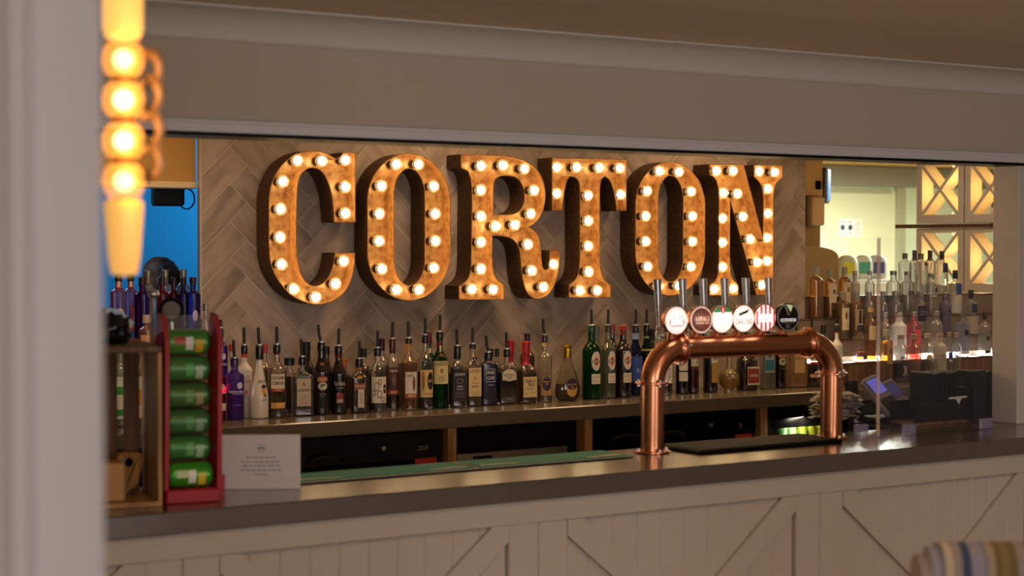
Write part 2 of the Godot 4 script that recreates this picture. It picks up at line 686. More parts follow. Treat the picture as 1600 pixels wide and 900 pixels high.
	struct("wall_back_right_sill", span(Vector3(xr, 0, -6.52), Vector3(8.7, BAR - 0.0005, -6.327)), w)
	var yl := pz(285, 293, -6.38).y
	struct("wall_back_lintel_left", span(Vector3(0.5, yl, -6.42), Vector3(xl, 2.66, -6.38)), mat(hx("b98f4c"), 0.8))
	struct("trim_3", span(Vector3(0.5, yl - 0.004, -6.43), Vector3(xl, yl + 0.022, -6.37), 0.004), mat(hx("d8c49a"), 0.4))
	struct("wall_back_lintel_right", span(Vector3(xr, 2.42, -6.52), Vector3(8.7, 2.66, -6.36)), w)
	# recessed ceiling lights over the drinkers and over the bar (above the picture)
	for k in 3:
		downlight(Vector3(1.4 + 1.8 * k, 2.345, -2.3), ["leftmost of three round downlights above the customers' side of the bar", "middle one of three round downlights above the customers' side", "rightmost of three round downlights above the customers' side"][k], "downlights over the customers")
	downlight(Vector3(6.75, 2.42, -7.0), "added unseen round downlight in the green room that brightens the lattice racks", "")  # out-of-view fitting that goes with the added rack fill
	for k in 4:
		downlight(Vector3([2.2, 3.6, 5.0, 6.6][k], 2.65, -5.62), ["round downlight behind the beam above the letter C", "round downlight behind the beam above the letter R", "round downlight behind the beam above the letter N", "round downlight behind the beam above the clear bottles"][k], "downlights over the bar staff")

func downlight(at: Vector3, label: String, group: String) -> void:
	var t := thing("ceiling_downlight", label, "light", at, 0.0, group)
	part("trim_ring", MB.new().lathe([Vector2(0.055, 0), Vector2(0.055, -0.006), Vector2(0.042, -0.008), Vector2(0.038, -0.001)], 24).mesh(), mats.trim, t)
	part("lamp", MB.new().lathe([Vector2(0.0, -0.004), Vector2(0.036, -0.004), Vector2(0.036, -0.001), Vector2(0, -0.001)], 20).mesh(), mat(hx("ffe2b8"), 0.5, 0.0, {"emit": hx("ffd9a6"), "power": 4.0}), t)

# herringbone: every tile its own piece, cut where the wall ends
func build_tiles() -> void:
	var xl := pz(314, 400, ZT).x
	var xr := pz(1258, 400, ZT).x
	var y0 := BAR
	var y1 := 2.40
	var wall := struct("wall_tiled", span(Vector3(xl, 0, -6.365), Vector3(xr, 2.66, ZT - 0.0012)), mats.grout)
	part("edge_trim", span(Vector3(xl - 0.006, y0, ZT - 0.02), Vector3(xl + 0.003, y1, ZT + 0.003)), mat(hx("c9bba6"), 0.35, 0.6), wall)
	var area_ := PackedVector2Array([Vector2(xl + 0.004, y0), Vector2(xr, y0), Vector2(xr, y1), Vector2(xl + 0.004, y1)])
	var w := 0.1035
	var nn := 4
	var o := pz(387, 490, ZT)                       # a corner of the pattern as the photograph shows it
	var org := Vector2(o.x, o.y) + Vector2(1, 1).normalized() * w * nn
	var ex := Vector2(1, 1).normalized() * w
	var ey := Vector2(-1, 1).normalized() * w
	var k := 0
	for i in range(-60, 60):
		for j in range(-60, 60):
			var t := posmod(i - j, 2 * nn)
			var a := Vector2.ZERO
			var long := ex * nn
			var wide := ey
			if t == 0:
				a = org + ex * i + ey * j
			elif t == 2 * nn - 1:
				a = org + ex * i + ey * j
				long = ey * nn
				wide = ex
			else:
				continue
			var mid := a + (long + wide) / 2.0
			if mid.x < xl - 0.4 or mid.x > xr + 0.4 or mid.y < y0 - 0.4 or mid.y > y1 + 0.4:
				continue
			var g := 0.0016
			var lu := long.normalized() * g
			var wu := wide.normalized() * g
			var q := PackedVector2Array([a + lu + wu, a + long - lu + wu, a + long + wide - lu - wu, a + wide + lu - wu])
			var cut := Geometry2D.intersect_polygons(q, area_)
			if cut.is_empty():
				continue
			# built in the tile's own axes, so that the grain runs along it
			var ang := long.angle()
			var tf := Transform2D(ang, mid)
			var loc := PackedVector2Array()
			for p in cut[0]:
				loc.append(tf.affine_inverse() * p)
			var mb := MB.new()
			var lift := rng.randf_range(0.0, 0.0006)
			mb.prism(loc, -0.008, lift, Transform3D(Basis(), Vector3(0.37 * k, 1.7 * k, 0)))
			var m := mb.mesh()
			var at := Transform3D(Basis(Vector3(0, 0, 1), ang), Vector3(mid.x, mid.y, ZT)) * Transform3D(Basis(), Vector3(-0.37 * k, -1.7 * k, 0))
			part("tile", m, mats["tile%d" % (rng.randi() % 5)], wall, at)
			k += 1

# ---------------------------------------------------------------- counters
func build_front_counter() -> void:
	var zf := -4.065
	single("counter_top", MB.new().box(Vector3(3.2, BAR - 0.029, (zf - 4.53) / 2.0), Vector3(6.8, 0.058, 4.53 + zf), 0.004).mesh(), mats.stone, "speckled dark grey stone worktop of the front bar counter", "counter")
	var t := thing("panelled_bar", "cream painted bar front of tongue and groove boards with diagonal cross braces", "bar", Vector3(0, 0, 0))
	var m: Material = mats.panel
	part("carcass", span(Vector3(-0.2, 0.0, -4.52), Vector3(6.6, 0.99, -4.115)), m, t)
	var lx := pz(1293, 680, -4.86).x
	single("work_ledge", span(Vector3(lx, BAR - 0.03, -4.86), Vector3(6.6, BAR, -4.5305), 0.002), mats.black, "black work ledge behind the counter that carries the card terminals and menus", "ledge")
	single("ledge_support", span(Vector3(lx + 0.03, 0.0, -4.83), Vector3(6.58, BAR - 0.0305, -4.56)), mats.black, "black cupboard that carries the work ledge behind the counter", "cupboard")
	part("plinth", span(Vector3(-0.2, 0.0, -4.115), Vector3(6.6, 0.1, -4.10)), m, t)
	part("rail", span(Vector3(-0.2, 0.925, -4.118), Vector3(6.6, 0.992, -4.083), 0.003), m, t)
	part("rail", span(Vector3(-0.2, 0.1, -4.118), Vector3(6.6, 0.2, -4.083), 0.003), m, t)
	for k in range(-2, 4):
		var x0 := 2.698 + 1.07 * k
		for s in [0.0, 1.0]:
			var xa: float = x0 + (0.0 if s == 0.0 else 1.07 - 0.1)
			part("stile", span(Vector3(xa + 0.0006, 0.2, -4.118), Vector3(xa + 0.0994, 0.925, -4.083), 0.003), m, t)
		var x1 := x0 + 0.1
		var x2 := x0 + 0.97
		var nb := 10
		var bw := (x2 - x1) / nb
		for i in nb:
			part("board", span(Vector3(x1 + bw * i, 0.2, -4.118), Vector3(x1 + bw * (i + 1), 0.925, -4.100), 0.004), m, t)
		# braces from corner to corner, cut flush with the frame
		var win := PackedVector2Array([Vector2(x1, 0.2), Vector2(x2, 0.2), Vector2(x2, 0.925), Vector2(x1, 0.925)])
		for s in 2:
			var a := Vector2(x1 if s == 0 else x2, 0.925)
			var b := Vector2(x2 if s == 0 else x1, 0.2)
			var d := (b - a).normalized()
			var n := Vector2(-d.y, d.x) * 0.035
			var q := PackedVector2Array([a - d * 0.1 + n, b + d * 0.1 + n, b + d * 0.1 - n, a - d * 0.1 - n])
			var cut := Geometry2D.intersect_polygons(q, win)
			part("brace", MB.new().prism(cut[0], -4.105, -4.083 - 0.001 * s).mesh(), m, t)

func build_back_counter() -> void:
	single("back_counter_top", MB.new().box(Vector3(4.6, BAR - 0.029, (-5.865 - 6.325) / 2.0), Vector3(8.2, 0.058, 6.325 - 5.865), 0.004).mesh(), mats.backstone, "speckled brown-grey stone worktop of the back bar under the bottles", "counter")
	# dividers and coolers under it
	var divs := [0.9, pz(340, 700, -5.9).x, pz(707, 700, -5.9).x, pz(920, 700, -5.9).x, pz(1194, 700, -5.9).x, 6.3]
	var dl := ["wooden upright under the back counter behind the card sign", "wooden upright under the back counter left of the steel-topped cooler", "wooden upright under the back counter right of the steel-topped cooler", "wooden upright under the back counter between the tap font legs"]
	single("dark_panel", span(Vector3(0.6, 0.0, -6.32), Vector3(8.6, 0.985, -6.30)), mats.black, "black back panel behind the coolers under the back counter", "panel")
	single("floor_plinth", span(Vector3(0.6, 0.0, -6.29), Vector3(8.6, 0.078, -5.96)), mats.black, "black plinth along the floor under the coolers", "plinth")
	for i in range(1, 5):
		single("cabinet_upright", span(Vector3(divs[i] - 0.02, 0.08, -6.29), Vector3(divs[i] + 0.02, 0.991, -5.90), 0.002), mats.wood, dl[i - 1], "upright", "wooden uprights under the back counter")
	cooler("black bottle cooler with two arched handles under the left of the back counter", divs[1] + 0.03, divs[2] - 0.03, 0)
	cooler("black under-counter cooler with a steel front strip and maker's badge", divs[2] + 0.03, divs[3] - 0.03, 1)
	cooler("black bottle cooler with arched handles seen between the copper tap legs", divs[3] + 0.03, divs[4] - 0.03, 2)
	# lit glass-fronted cooler at the right
	var s := thing("lit_cooler", "black cooler with a lit row of lime green bottles behind its glass", "cooler", Vector3((divs[4] + divs[5]) / 2.0, 0, -6.05))
	var hw: float = (divs[5] - divs[4]) / 2.0 - 0.025
	part("shelf", span(Vector3(-hw + 0.016, 0.68, -0.2), Vector3(hw - 0.016, 0.695, 0.10)), mats.black, s)
	part("side", span(Vector3(-hw, 0.08, -0.2), Vector3(-hw + 0.015, 0.985, 0.14)), mats.black, s)
	part("side", span(Vector3(hw - 0.015, 0.08, -0.2), Vector3(hw, 0.985, 0.14)), mats.black, s)
	part("head_panel", span(Vector3(-hw + 0.016, 0.887, 0.10), Vector3(hw - 0.016, 0.985, 0.135), 0.003), mats.blackgloss, s)
	part("strip_light", span(Vector3(-hw + 0.03, 0.955, 0.04), Vector3(-hw + 0.40, 0.965, 0.06), 0.002), mat(hx("fffbe8"), 0.4, 0.0, {"emit": hx("fff8e0"), "power": 2.0}), s)
	area(Vector3(s.position.x - hw + 0.215, 0.950, -5.995), Vector3(0, -1, -0.2), 0.36, 0.02, 0.5, hx("fff8e0"), "cooler_light")

func cooler(label: String, x0: float, x1: float, kind: int) -> void:
	var t := thing("bottle_cooler", label, "cooler", Vector3((x0 + x1) / 2.0, 0.08, -6.0))
	var hw := (x1 - x0) / 2.0
	part("body", span(Vector3(-hw, 0.0, -0.24), Vector3(hw, 0.9, 0.05)), mats.black, t)
	if kind == 1:
		part("door", span(Vector3(-hw + 0.01, 0.02, 0.051), Vector3(hw - 0.01, 0.70, 0.08), 0.004), mats.blackgloss, t)
		part("front_strip", span(Vector3(-hw + 0.005, 0.735, 0.051), Vector3(hw - 0.06, 0.80, 0.075), 0.003), mats.brushed, t)
		var b := part("maker_badge", span(Vector3(-hw + 0.08, 0.755, 0.0752), Vector3(-hw + 0.17, 0.785, 0.077)), mats.black, t)
		part("badge_text", flat_text("Gamko", 0.018, "serif-bold", 0.075), mats.brushed, b, Transform3D(Basis(), Vector3(-hw + 0.125, 0.770, 0.0775)))
		return
	for s in [-1, 1]:
		var d := part("door", span(Vector3(minf(s * hw * 0.985, s * 0.004), 0.02, 0.051), Vector3(maxf(s * hw * 0.985, s * 0.004), 0.78, 0.08), 0.004), mats.blackgloss, t)
		part("glass", span(Vector3(minf(s * hw * 0.9, s * 0.03), 0.06, 0.0805), Vector3(maxf(s * hw * 0.9, s * 0.03), 0.66, 0.083)), mat(hx("14110f"), 0.03, 0.0, {"coat": 1.0}), d)
	var hm := mat(hx("3a2f1c"), 0.25, 1.0)
	for c in [-hw * 0.62, -hw * 0.1]:
		var p: Array = []
		for i in 13:
			var a := PI * i / 12.0
			p.append(Vector3(c - 0.075 * cos(a), 0.805 + 0.028 * sin(a), 0.09 + 0.02 * sin(a)))
		part("handle", MB.new().tube(p, 0.006, 8).mesh(), hm, t)
	part("control_panel", span(Vector3(-hw, 0.79, 0.051), Vector3(hw, 0.9, 0.078), 0.003), mats.blackgloss, t)
	var lk := part("lock", MB.new().lathe([Vector2(0, 0.012), Vector2(0.008, 0.012), Vector2(0.0105, 0.008), Vector2(0.0105, 0)], 16, Transform3D(Basis(Vector3.RIGHT, PI / 2.0), Vector3.ZERO)).mesh(), mats.steel, t, Transform3D(Basis(), Vector3(hw * 0.42, 0.845, 0.078)))
	part("keyhole", bxm(Vector3(0, 0, 0.0125), Vector3(0.002, 0.008, 0.001)), mats.black, lk)
	part("panel_text", flat_text(".me" if kind == 0 else "b", 0.02, "serif", 0.05 if kind == 0 else 0.014), mat(hx("9a9488"), 0.4), t, Transform3D(Basis(), Vector3(hw * 0.80, 0.835, 0.0785)))
	var st := part("sticker", span(Vector3(hw * 0.72, 0.735, 0.0842), Vector3(hw * 0.93, 0.795, 0.0848)), mat(hx("b5232a"), 0.5), t)
	part("sticker_strip", span(Vector3(hw * 0.72, 0.735, 0.0849), Vector3(hw * 0.93, 0.752, 0.0853)), mat(hx("e6dccb"), 0.5), st)
	part("sticker_mark", span(Vector3(hw * 0.75, 0.768, 0.0849), Vector3(hw * 0.90, 0.772, 0.0853)), mat(hx("e6dccb"), 0.5), st)

# ---------------------------------------------------------------- marquee letters
func smooth(p: PackedVector2Array, rounds := 2) -> PackedVector2Array:       # rounds off the gentle bends and keeps the sharp corners
	for r in rounds:
		var q := PackedVector2Array()
		var m := p.size()
		for i in m:
			var a := p[(i + m - 1) % m]
			var b := p[i]
			var c := p[(i + 1) % m]
			var turn := absf((b - a).angle_to(c - b))
			if turn > 0.75 or turn < 0.02:
				q.append(b)
			else:
				var s := minf(0.25, 0.35 * minf((b - a).length(), (c - b).length()) / maxf((b - a).length(), 1e-6))
				var s2 := minf(0.25, 0.35 * minf((b - a).length(), (c - b).length()) / maxf((c - b).length(), 1e-6))
				q.append(b.lerp(a, s))
				q.append(b.lerp(c, s2))
		p = q
	return p

func outline(nums: Array, org: Vector2, k: float) -> PackedVector2Array:     # corners read off the photograph, put on the plane of the letters
	var p := PackedVector2Array()
	for i in range(0, nums.size(), 2):
		var w := pz(org.x + nums[i] * k, org.y + nums[i + 1] * k, ZL)
		p.append(Vector2(w.x, w.y))
	return p

func stadium(x0: float, x1: float, y0: float, y1: float, ry: float, org: Vector2, k: float) -> PackedVector2Array:
	var a := pz(org.x + x0 * k, org.y + (y0 + y1) / 2.0 * k, ZL)
	var b := pz(org.x + x1 * k, org.y + (y0 + y1) / 2.0 * k, ZL)
	var t := pz(org.x + (x0 + x1) / 2.0 * k, org.y + y0 * k, ZL)
	var u := pz(org.x + (x0 + x1) / 2.0 * k, org.y + y1 * k, ZL)
	var c := Vector2((a.x + b.x) / 2.0, (t.y + u.y) / 2.0)
	var rx := (b.x - a.x) / 2.0
	var hy := (t.y - u.y) / 2.0
	var r := hy * ry
	var p := PackedVector2Array()
	for i in 40:
		var g := TAU * (i + 0.5) / 40.0
		var s := sin(g)
		p.append(c + Vector2(rx * cos(g), r * s + (hy - r) * signf(s)))
	return p

func inset(p: PackedVector2Array, d: float) -> PackedVector2Array:
	if Geometry2D.is_polygon_clockwise(p):
		p.reverse()
	var m := p.size()
	var q := PackedVector2Array()
	for i in m:
		var e0 := (p[i] - p[(i + m - 1) % m]).normalized()
		var e1 := (p[(i + 1) % m] - p[i]).normalized()
		var n0 := Vector2(-e0.y, e0.x)
		var n1 := Vector2(-e1.y, e1.x)
		var b := (n0 + n1).normalized()
		q.append(p[i] + b * minf(d / maxf(b.dot(n0), 0.3), d * 2.0))
	return q

func make_letter(ch: String, label: String, outer: PackedVector2Array, hole: PackedVector2Array, bulbs: Array, org: Vector2, k: float) -> void:
	var lo := Vector2(INF, INF)
	var hi := Vector2(-INF, -INF)
	for p in outer:
		lo = lo.min(p)
		hi = hi.max(p)
	var base := Vector3((lo.x + hi.x) / 2.0, lo.y, ZL)
	var o2 := Vector2(base.x, base.y)
	for i in outer.size():
		outer[i] -= o2
	for i in hole.size():
		hole[i] -= o2
	if Geometry2D.is_polygon_clockwise(outer):
		outer.reverse()
	if hole.size() and Geometry2D.is_polygon_clockwise(hole):
		hole.reverse()
	var t := thing("marquee_letter", label, "sign letter", base, 0.0, "marquee letters on the tiled wall")
	var deep := 0.115
	var face := -0.055
	var th := 0.0035
	var ring := inset(outer.duplicate(), th)
	# outside walls, then the lit inside of the rim
	var side := MB.new().wall(outer, -deep, 0.0)
	var rim := MB.new().wall(ring, face, 0.0, Transform3D(), true)
	rim_edge(rim, outer, ring)
	var plate := PackedVector2Array(outer)
	if hole.size():
		var hr := hole.duplicate()
		var m := hole.size()
		var grown := PackedVector2Array()
		for i in m:
			var e := (hole[(i + 1) % m] - hole[(i + m - 1) % m]).normalized()
			grown.append(hole[i] + Vector2(e.y, -e.x) * th)
		side.wall(hole, -deep, 0.0, Transform3D(), true)
		rim.wall(grown, face, 0.0)
		rim_edge(rim, grown, hole)
		# keyhole: join the outside to the hole along the shortest bridge
		var bi := 0
		var bj := 0
		var best := INF
		for i in outer.size():
			for j in m:
				var d := outer[i].distance_to(hole[j])
				if d < best:
					best = d
					bi = i
					bj = j
		plate = PackedVector2Array()
		for i in outer.size() + 1:
			plate.append(outer[(bi + i) % outer.size()])
		plate[-1] += (outer[(bi + outer.size() - 1) % outer.size()] - outer[bi]).normalized() * 0.0004
		for j in m + 1:
			plate.append(hole[(bj - j + 2 * m) % m])
		plate[-1] += (hole[(bj + 1) % m] - hole[bj]).normalized() * 0.0004
	part("side", side.mesh(), mats.rustside, t)
	part("rim", rim.mesh(), mats.rust, t)
	part("face", MB.new().prism(plate, face - 0.004, face, Transform3D(), PackedInt32Array(), false).mesh(), mats.rust, t)
	for i in range(0, bulbs.size(), 2):
		var w := pz(org.x + bulbs[i] * k, org.y + bulbs[i + 1] * k, ZL - 0.004)
		bulb(Vector3(w.x, w.y, 0) - Vector3(base.x, base.y, 0.004), t)

func rim_edge(mb: MB, a: PackedVector2Array, b: PackedVector2Array) -> void:
	var m := a.size()
	for i in m:
		var k := (i + 1) % m
		mb.poly([Vector3(a[i].x, a[i].y, 0), Vector3(a[k].x, a[k].y, 0), Vector3(b[k].x, b[k].y, 0), Vector3(b[i].x, b[i].y, 0)], Vector3(a[i].x, a[i].y, -1))

func bulb(at: Vector3, parent: Node3D) -> void:
	if not meshes.has("bulb"):
		var turn := Transform3D(Basis(Vector3.RIGHT, PI / 2.0), Vector3.ZERO)
		var pr: Array = [Vector2(0.0115, -0.034)]
		for i in range(3, 15):
			var a := PI * i / 14.0
			pr.append(Vector2(0.0262 * sin(a), -0.0262 * cos(a)))
		meshes["bulb"] = MB.new().lathe(pr, 24, turn).mesh()
		meshes["bulbcore"] = MB.new().ball(Vector3(0, 0, 0.003), Vector3(0.0170, 0.0170, 0.0170), 16).mesh()
		meshes["bulbsocket"] = MB.new().lathe([Vector2(0.015, -0.051), Vector2(0.0168, -0.049), Vector2(0.0165, -0.034), Vector2(0.013, -0.030), Vector2(0.0, -0.030)], 20, turn).mesh()
	var b := part("bulb", meshes.bulb, mat(Color(1.0, 0.93, 0.8), 0.03, 0.0, {"pane": 0.08, "emit": hx("ffa850"), "power": 0.55}), parent, Transform3D(Basis(), at))
	part("socket", meshes.bulbsocket, mat(hx("2a1a0e"), 0.4, 0.4), b)
	part("glow", meshes.bulbcore, mat(hx("fff3dc"), 0.4, 0.0, {"emit": hx("ffe6b0"), "power": 15.0}), b)
	omni(Vector3(0, 0, 0.003), 0.0060, WARM, 0.012, b, "bulb_light")

func build_letters() -> void:
	var o := Vector2(390, 220)
	var c := smooth(outline([552, 60, 552, 425, 440, 425, 435, 330, 418, 240, 390, 175, 362, 148, 330, 140, 295, 148, 268, 175, 252, 225, 247, 300, 244, 520, 248, 600, 260, 670, 282, 722, 310, 748, 335, 756,
		370, 750, 405, 720, 430, 670, 440, 625, 445, 583, 550, 583, 548, 650, 533, 725, 503, 785, 450, 830, 395, 850, 345, 854, 280, 842, 210, 802, 150, 735, 115, 665, 100, 590, 99, 300, 108, 240, 130, 180, 170, 118, 228, 74, 285, 54, 335, 50, 392, 59, 450, 93, 474, 82, 487, 62], o, 0.3))
	make_letter("C", "rusted copper marquee letter C with glowing bulbs, first of the word", c, PackedVector2Array(),
		[248, 102, 375, 105, 497, 100, 172, 212, 160, 355, 157, 502, 165, 643, 228, 772, 343, 815, 446, 745, 488, 627, 497, 240, 497, 378], o, 0.3)
	make_letter("O", "rusted copper marquee letter O with bulbs between C and R", stadium(613, 1048, 66, 833, 0.66, o, 0.3), stadium(754, 912, 145, 752, 0.45, o, 0.3),
		[763, 122, 878, 122, 685, 235, 957, 237, 675, 380, 965, 380, 673, 522, 966, 522, 687, 667, 958, 662, 763, 776, 880, 776], o, 0.3)
	o = Vector2(690, 220)
	var r := smooth(outline([100, 70, 350, 78, 430, 98, 490, 138, 527, 192, 543, 262, 540, 330, 520, 390, 492, 428, 458, 449, 490, 470, 510, 505, 518, 560, 521, 620, 527, 660, 540, 672, 554, 666, 561, 640, 563, 570, 617, 570, 615, 640, 602, 720, 577, 780, 542, 815, 500, 828, 460, 815, 432, 770, 417, 700, 412, 610, 402, 550, 375, 515, 332, 497, 265, 494,
		265, 640, 272, 690, 290, 725, 327, 750, 327, 828, 90, 828, 90, 757, 125, 735, 147, 700, 154, 640, 158, 250, 153, 200, 138, 160, 100, 140], o, 0.3))
	var rh := smooth(outline([270, 385, 271, 235, 279, 202, 305, 183, 360, 182, 400, 197, 424, 236, 433, 285, 428, 330, 406, 366, 370, 383], o, 0.3))
	make_letter("R", "rusted copper marquee letter R with glowing bulbs and an upturned foot", r, rh,
		[203, 130, 318, 128, 430, 145, 203, 257, 480, 258, 203, 393, 463, 380, 279, 445, 379, 438, 203, 528, 448, 540, 203, 667, 468, 676, 580, 643, 155, 773, 266, 775, 528, 762], o, 0.3)
	var t := smooth(outline([575, 88, 964, 97, 963, 365, 912, 365, 905, 305, 893, 248, 877, 205, 851, 187, 833, 200, 825, 245, 825, 620, 830, 680, 848, 725, 882, 750, 882, 817, 663, 818, 663, 750, 700, 722, 715, 680, 720, 620, 720, 240, 711, 203, 690, 187, 668, 187, 652, 208, 641, 260, 634, 312, 630, 363, 575, 362], o, 0.3))
	make_letter("T", "brassy marquee letter T with glowing bulbs and hanging serifs", t, PackedVector2Array(),
		[598, 138, 702, 138, 820, 140, 926, 142, 598, 275, 930, 280, 762, 285, 762, 417, 762, 548, 765, 682, 718, 780, 810, 780], o, 0.3)
	o = Vector2(960, 230)
	var k := 310.0 / 1073.0
	make_letter("O", "rusted copper marquee letter O with bulbs between T and N", stadium(113, 492, 79, 804, 0.66, o, k), stadium(238, 371, 154, 728, 0.45, o, k),
		[242, 130, 347, 133, 175, 237, 413, 240, 168, 373, 420, 373, 168, 510, 420, 510, 178, 645, 412, 647, 237, 755, 345, 750], o, k)
	var n := smooth(outline([513, 92, 700, 95, 803, 490, 806, 280, 800, 222, 783, 185, 755, 160, 755, 95, 910, 98, 910, 165, 880, 187, 865, 222, 861, 280, 860, 800, 768, 800, 626, 285, 625, 640, 632, 693, 648, 723, 670, 742, 670, 803, 513, 803, 513, 748, 545, 724, 560, 690, 565, 640, 565, 245, 558, 197, 543, 165, 513, 148], o, k))
	make_letter("N", "rusted copper marquee letter N with glowing bulbs, last of the word", n, PackedVector2Array(),
		[549, 128, 640, 128, 780, 130, 865, 135, 588, 247, 663, 252, 828, 225, 693, 375, 583, 385, 828, 358, 825, 490, 732, 497, 583, 515, 770, 622, 825, 615, 583, 648, 797, 745, 537, 768, 640, 765], o, k)

# ---------------------------------------------------------------- the lit steps that carry the bottles at each end of the back bar
const STEP_H := 0.103
func step_z(k: int) -> float:                     # where the bottles of a step stand
	return -6.06 - 0.085 * k
func step_y(k: int) -> float:
	return BAR + STEP_H * k

func build_steps() -> void:
	for side in 2:
		var x0: float = pz(1258, 560, -6.1).x + 0.02 if side else 0.9
		var x1: float = 7.5 if side else pz(356, 600, -6.15).x
		var hw := (x1 - x0) / 2.0
		for k in range(1, 5 if side else 4):
			var lab: String = ["lowest", "second", "third", "topmost"][k - 1] + [" of the brown wooden display steps left of the tiled wall", " of the brown wooden display steps under the clear bottles"][side]
			var t := thing("display_step", lab, "shelf", Vector3((x0 + x1) / 2.0, BAR + STEP_H * (k - 1), -6.2), 0.0, ["display steps at the left", "display steps at the right"][side])
			var zf := step_z(k) + 0.043 + 6.2
			var zb := -0.30 if side else -0.295
			part("carcass", span(Vector3(-hw, 0.0005, zb), Vector3(hw, STEP_H - 0.008, zf), 0.001), mats.darkwood if k == 1 or side == 0 else mat(hx("85786c"), 0.35), t)
			var tr := part("tread", span(Vector3(-hw, STEP_H - 0.008, zb), Vector3(hw, STEP_H, zf + 0.002), 0.001), mat(hx("6a5138"), 0.25), t)
			if k == 2:                                    # the strip light along the foot of this riser
				part("light_strip", span(Vector3(-hw, 0.002, zf + 0.0005), Vector3(hw, 0.022, zf + 0.006), 0.001), mat(hx("fff6e6"), 0.4, 0.0, {"emit": hx("fff2de"), "power": 0.38}), t)
				area(Vector3((x0 + x1) / 2.0, BAR + STEP_H + 0.012, -6.2 + zf + 0.009), Vector3(0, 0.35, 1), x1 - x0, 0.02, 0.24, hx("fff0d6"), "step_light")

# ---------------------------------------------------------------- lattice bottle racks: a see-through divider at the far right, square to the bar
func build_racks() -> void:
	var xw := 7.56
	var zc := [px_(1432, 300, xw).z, px_(1507.5, 300, xw).z]
	var w: float = zc[1] - zc[0] - 0.008
	var ytop: float = px_(1470, 251, xw).y
	var h: float = ytop - px_(1470, 349, xw).y
	var gap := 0.030
	var m: Material = mat(hx("e8decd"), 0.6)
	for row in 2:
		for col in 2:
			var where: String = [["upper lattice bottle rack nearer the letters, cream with gold light inside", "upper lattice bottle rack half hidden by the white post"], ["lower lattice bottle rack nearer the letters, behind the blue-capped bottles", "lower lattice bottle rack half hidden by the white post"]][row][col]
			var by := ytop - h - row * (h + gap)
			var t := thing("lattice_rack", where, "rack", Vector3(xw, by, zc[0] + w / 2.0 + col * (w + 0.008)), -PI / 2.0, "lattice racks behind the clear bottles")
			var hw := w / 2.0
			var b := 0.044
			var dp := 0.095
			part("side", span(Vector3(-hw, 0, -dp), Vector3(-hw + b, h, 0), 0.001), m, t)
			part("side", span(Vector3(hw - b, 0, -dp), Vector3(hw, h, 0), 0.001), m, t)
			part("top", span(Vector3(-hw + b, h - 0.026, -dp), Vector3(hw - b, h, 0), 0.001), m, t)
			part("bottom", span(Vector3(-hw + b, 0, -dp), Vector3(hw - b, 0.05, 0), 0.001), m, t)
			var win := PackedVector2Array([Vector2(-hw + b, 0.05), Vector2(hw - b, 0.05), Vector2(hw - b, h - 0.026), Vector2(-hw + b, h - 0.026)])
			for s in 2:
				var a: Vector2 = win[0] if s == 0 else win[1]
				var c: Vector2 = win[2] if s == 0 else win[3]
				var d := (c - a).normalized()
				var n := Vector2(-d.y, d.x) * 0.010
				var q := PackedVector2Array([a - d * 0.1 + n, c + d * 0.1 + n, c + d * 0.1 - n, a - d * 0.1 - n])
				part("brace", MB.new().prism(Geometry2D.intersect_polygons(q, win)[0], -dp, -0.0015 * s).mesh(), m, t)
			# small lamps tucked against the near side, one in each triangle
			var lm := mat(hx("fff2d8"), 0.4, 0.0, {"emit": hx("ffd28a"), "power": 3.0})
			for q in [Vector3(hw - b - 0.008, h * 0.56, -0.03), Vector3(0.06, h - 0.034, -0.05), Vector3(0.055, 0.06, -0.05), Vector3(-0.034, h * 0.51, -0.05)]:
				var lt := part("light", bxm(Vector3.ZERO, Vector3(0.008, 0.008, 0.008), 0.002), lm, t, Transform3D(Basis(), q))
				omni(Vector3.ZERO, 0.013, hx("ffc56a"), 0.004, lt, "rack_light")
	var ys := ytop - h
	var zl := px_(1402, 352, xw).z
	single("rack_shelf", span(Vector3(xw - 0.02, ys - 0.026, zl), Vector3(xw + 0.36, ys - 0.004, zc[0] + 2 * w + 0.1), 0.002), mats.darkwood, "thin brown shelf board between the upper and lower lattice racks", "shelf")
	var cy := ytop - 2 * h - gap
	single("rack_cabinet", span(Vector3(xw, 0.0, zl), Vector3(xw + 0.4, cy - 0.001, zc[0] + 2 * w + 0.02), 0.002), m, "plain cream cabinet under the lattice racks behind the clear bottles", "cabinet")
	for q in [[-6.93, "dark slim bottle with a pink label behind the upper lattice rack", "2b1416", "d89a92"], [-6.78, "dark bottle behind the upper rack beside the white post", "1d1412", "e0b8a8"]]:
		bottle({"n": "rack_bottle", "l": q[1], "g": "bottles behind the lattice racks", "x": xw + 0.20, "y": ys - 0.004, "z": q[0], "r": 0.036, "h": 0.27, "k": "spirit", "m": "dark", "c": q[2], "cap": "cap", "cc": q[2], "turn": -60.0, "d": [["r", 0.05, 0.35, 1.6, q[3]]]})

# ---------------------------------------------------------------- bottles
# shoulder height, neck start, neck radius (of the body's), roundness, depth ratio
const KINDS := {
	"spirit": [0.64, 0.78, 0.33, 2.0, 1.0], "gin": [0.71, 0.80, 0.36, 2.0, 1.0], "jd": [0.64, 0.79, 0.38, 6.0, 1.0], "flat": [0.66, 0.77, 0.29, 7.0, 0.72],
	"cone": [0.28, 0.80, 0.36, 2.0, 1.0], "wine": [0.57, 0.80, 0.41, 2.0, 1.0], "vermouth": [0.64, 0.81, 0.36, 2.0, 1.0], "vodka": [0.71, 0.82, 0.46, 2.0, 1.0],
	"goose": [0.63, 0.78, 0.36, 2.0, 1.0], "jame": [0.60, 0.78, 0.36, 2.0, 1.0], "maker": [0.50, 0.68, 0.36, 3.2, 1.0], "square": [0.76, 0.85, 0.42, 7.0, 0.8], "tall": [0.72, 0.83, 0.40, 2.0, 1.0],
}

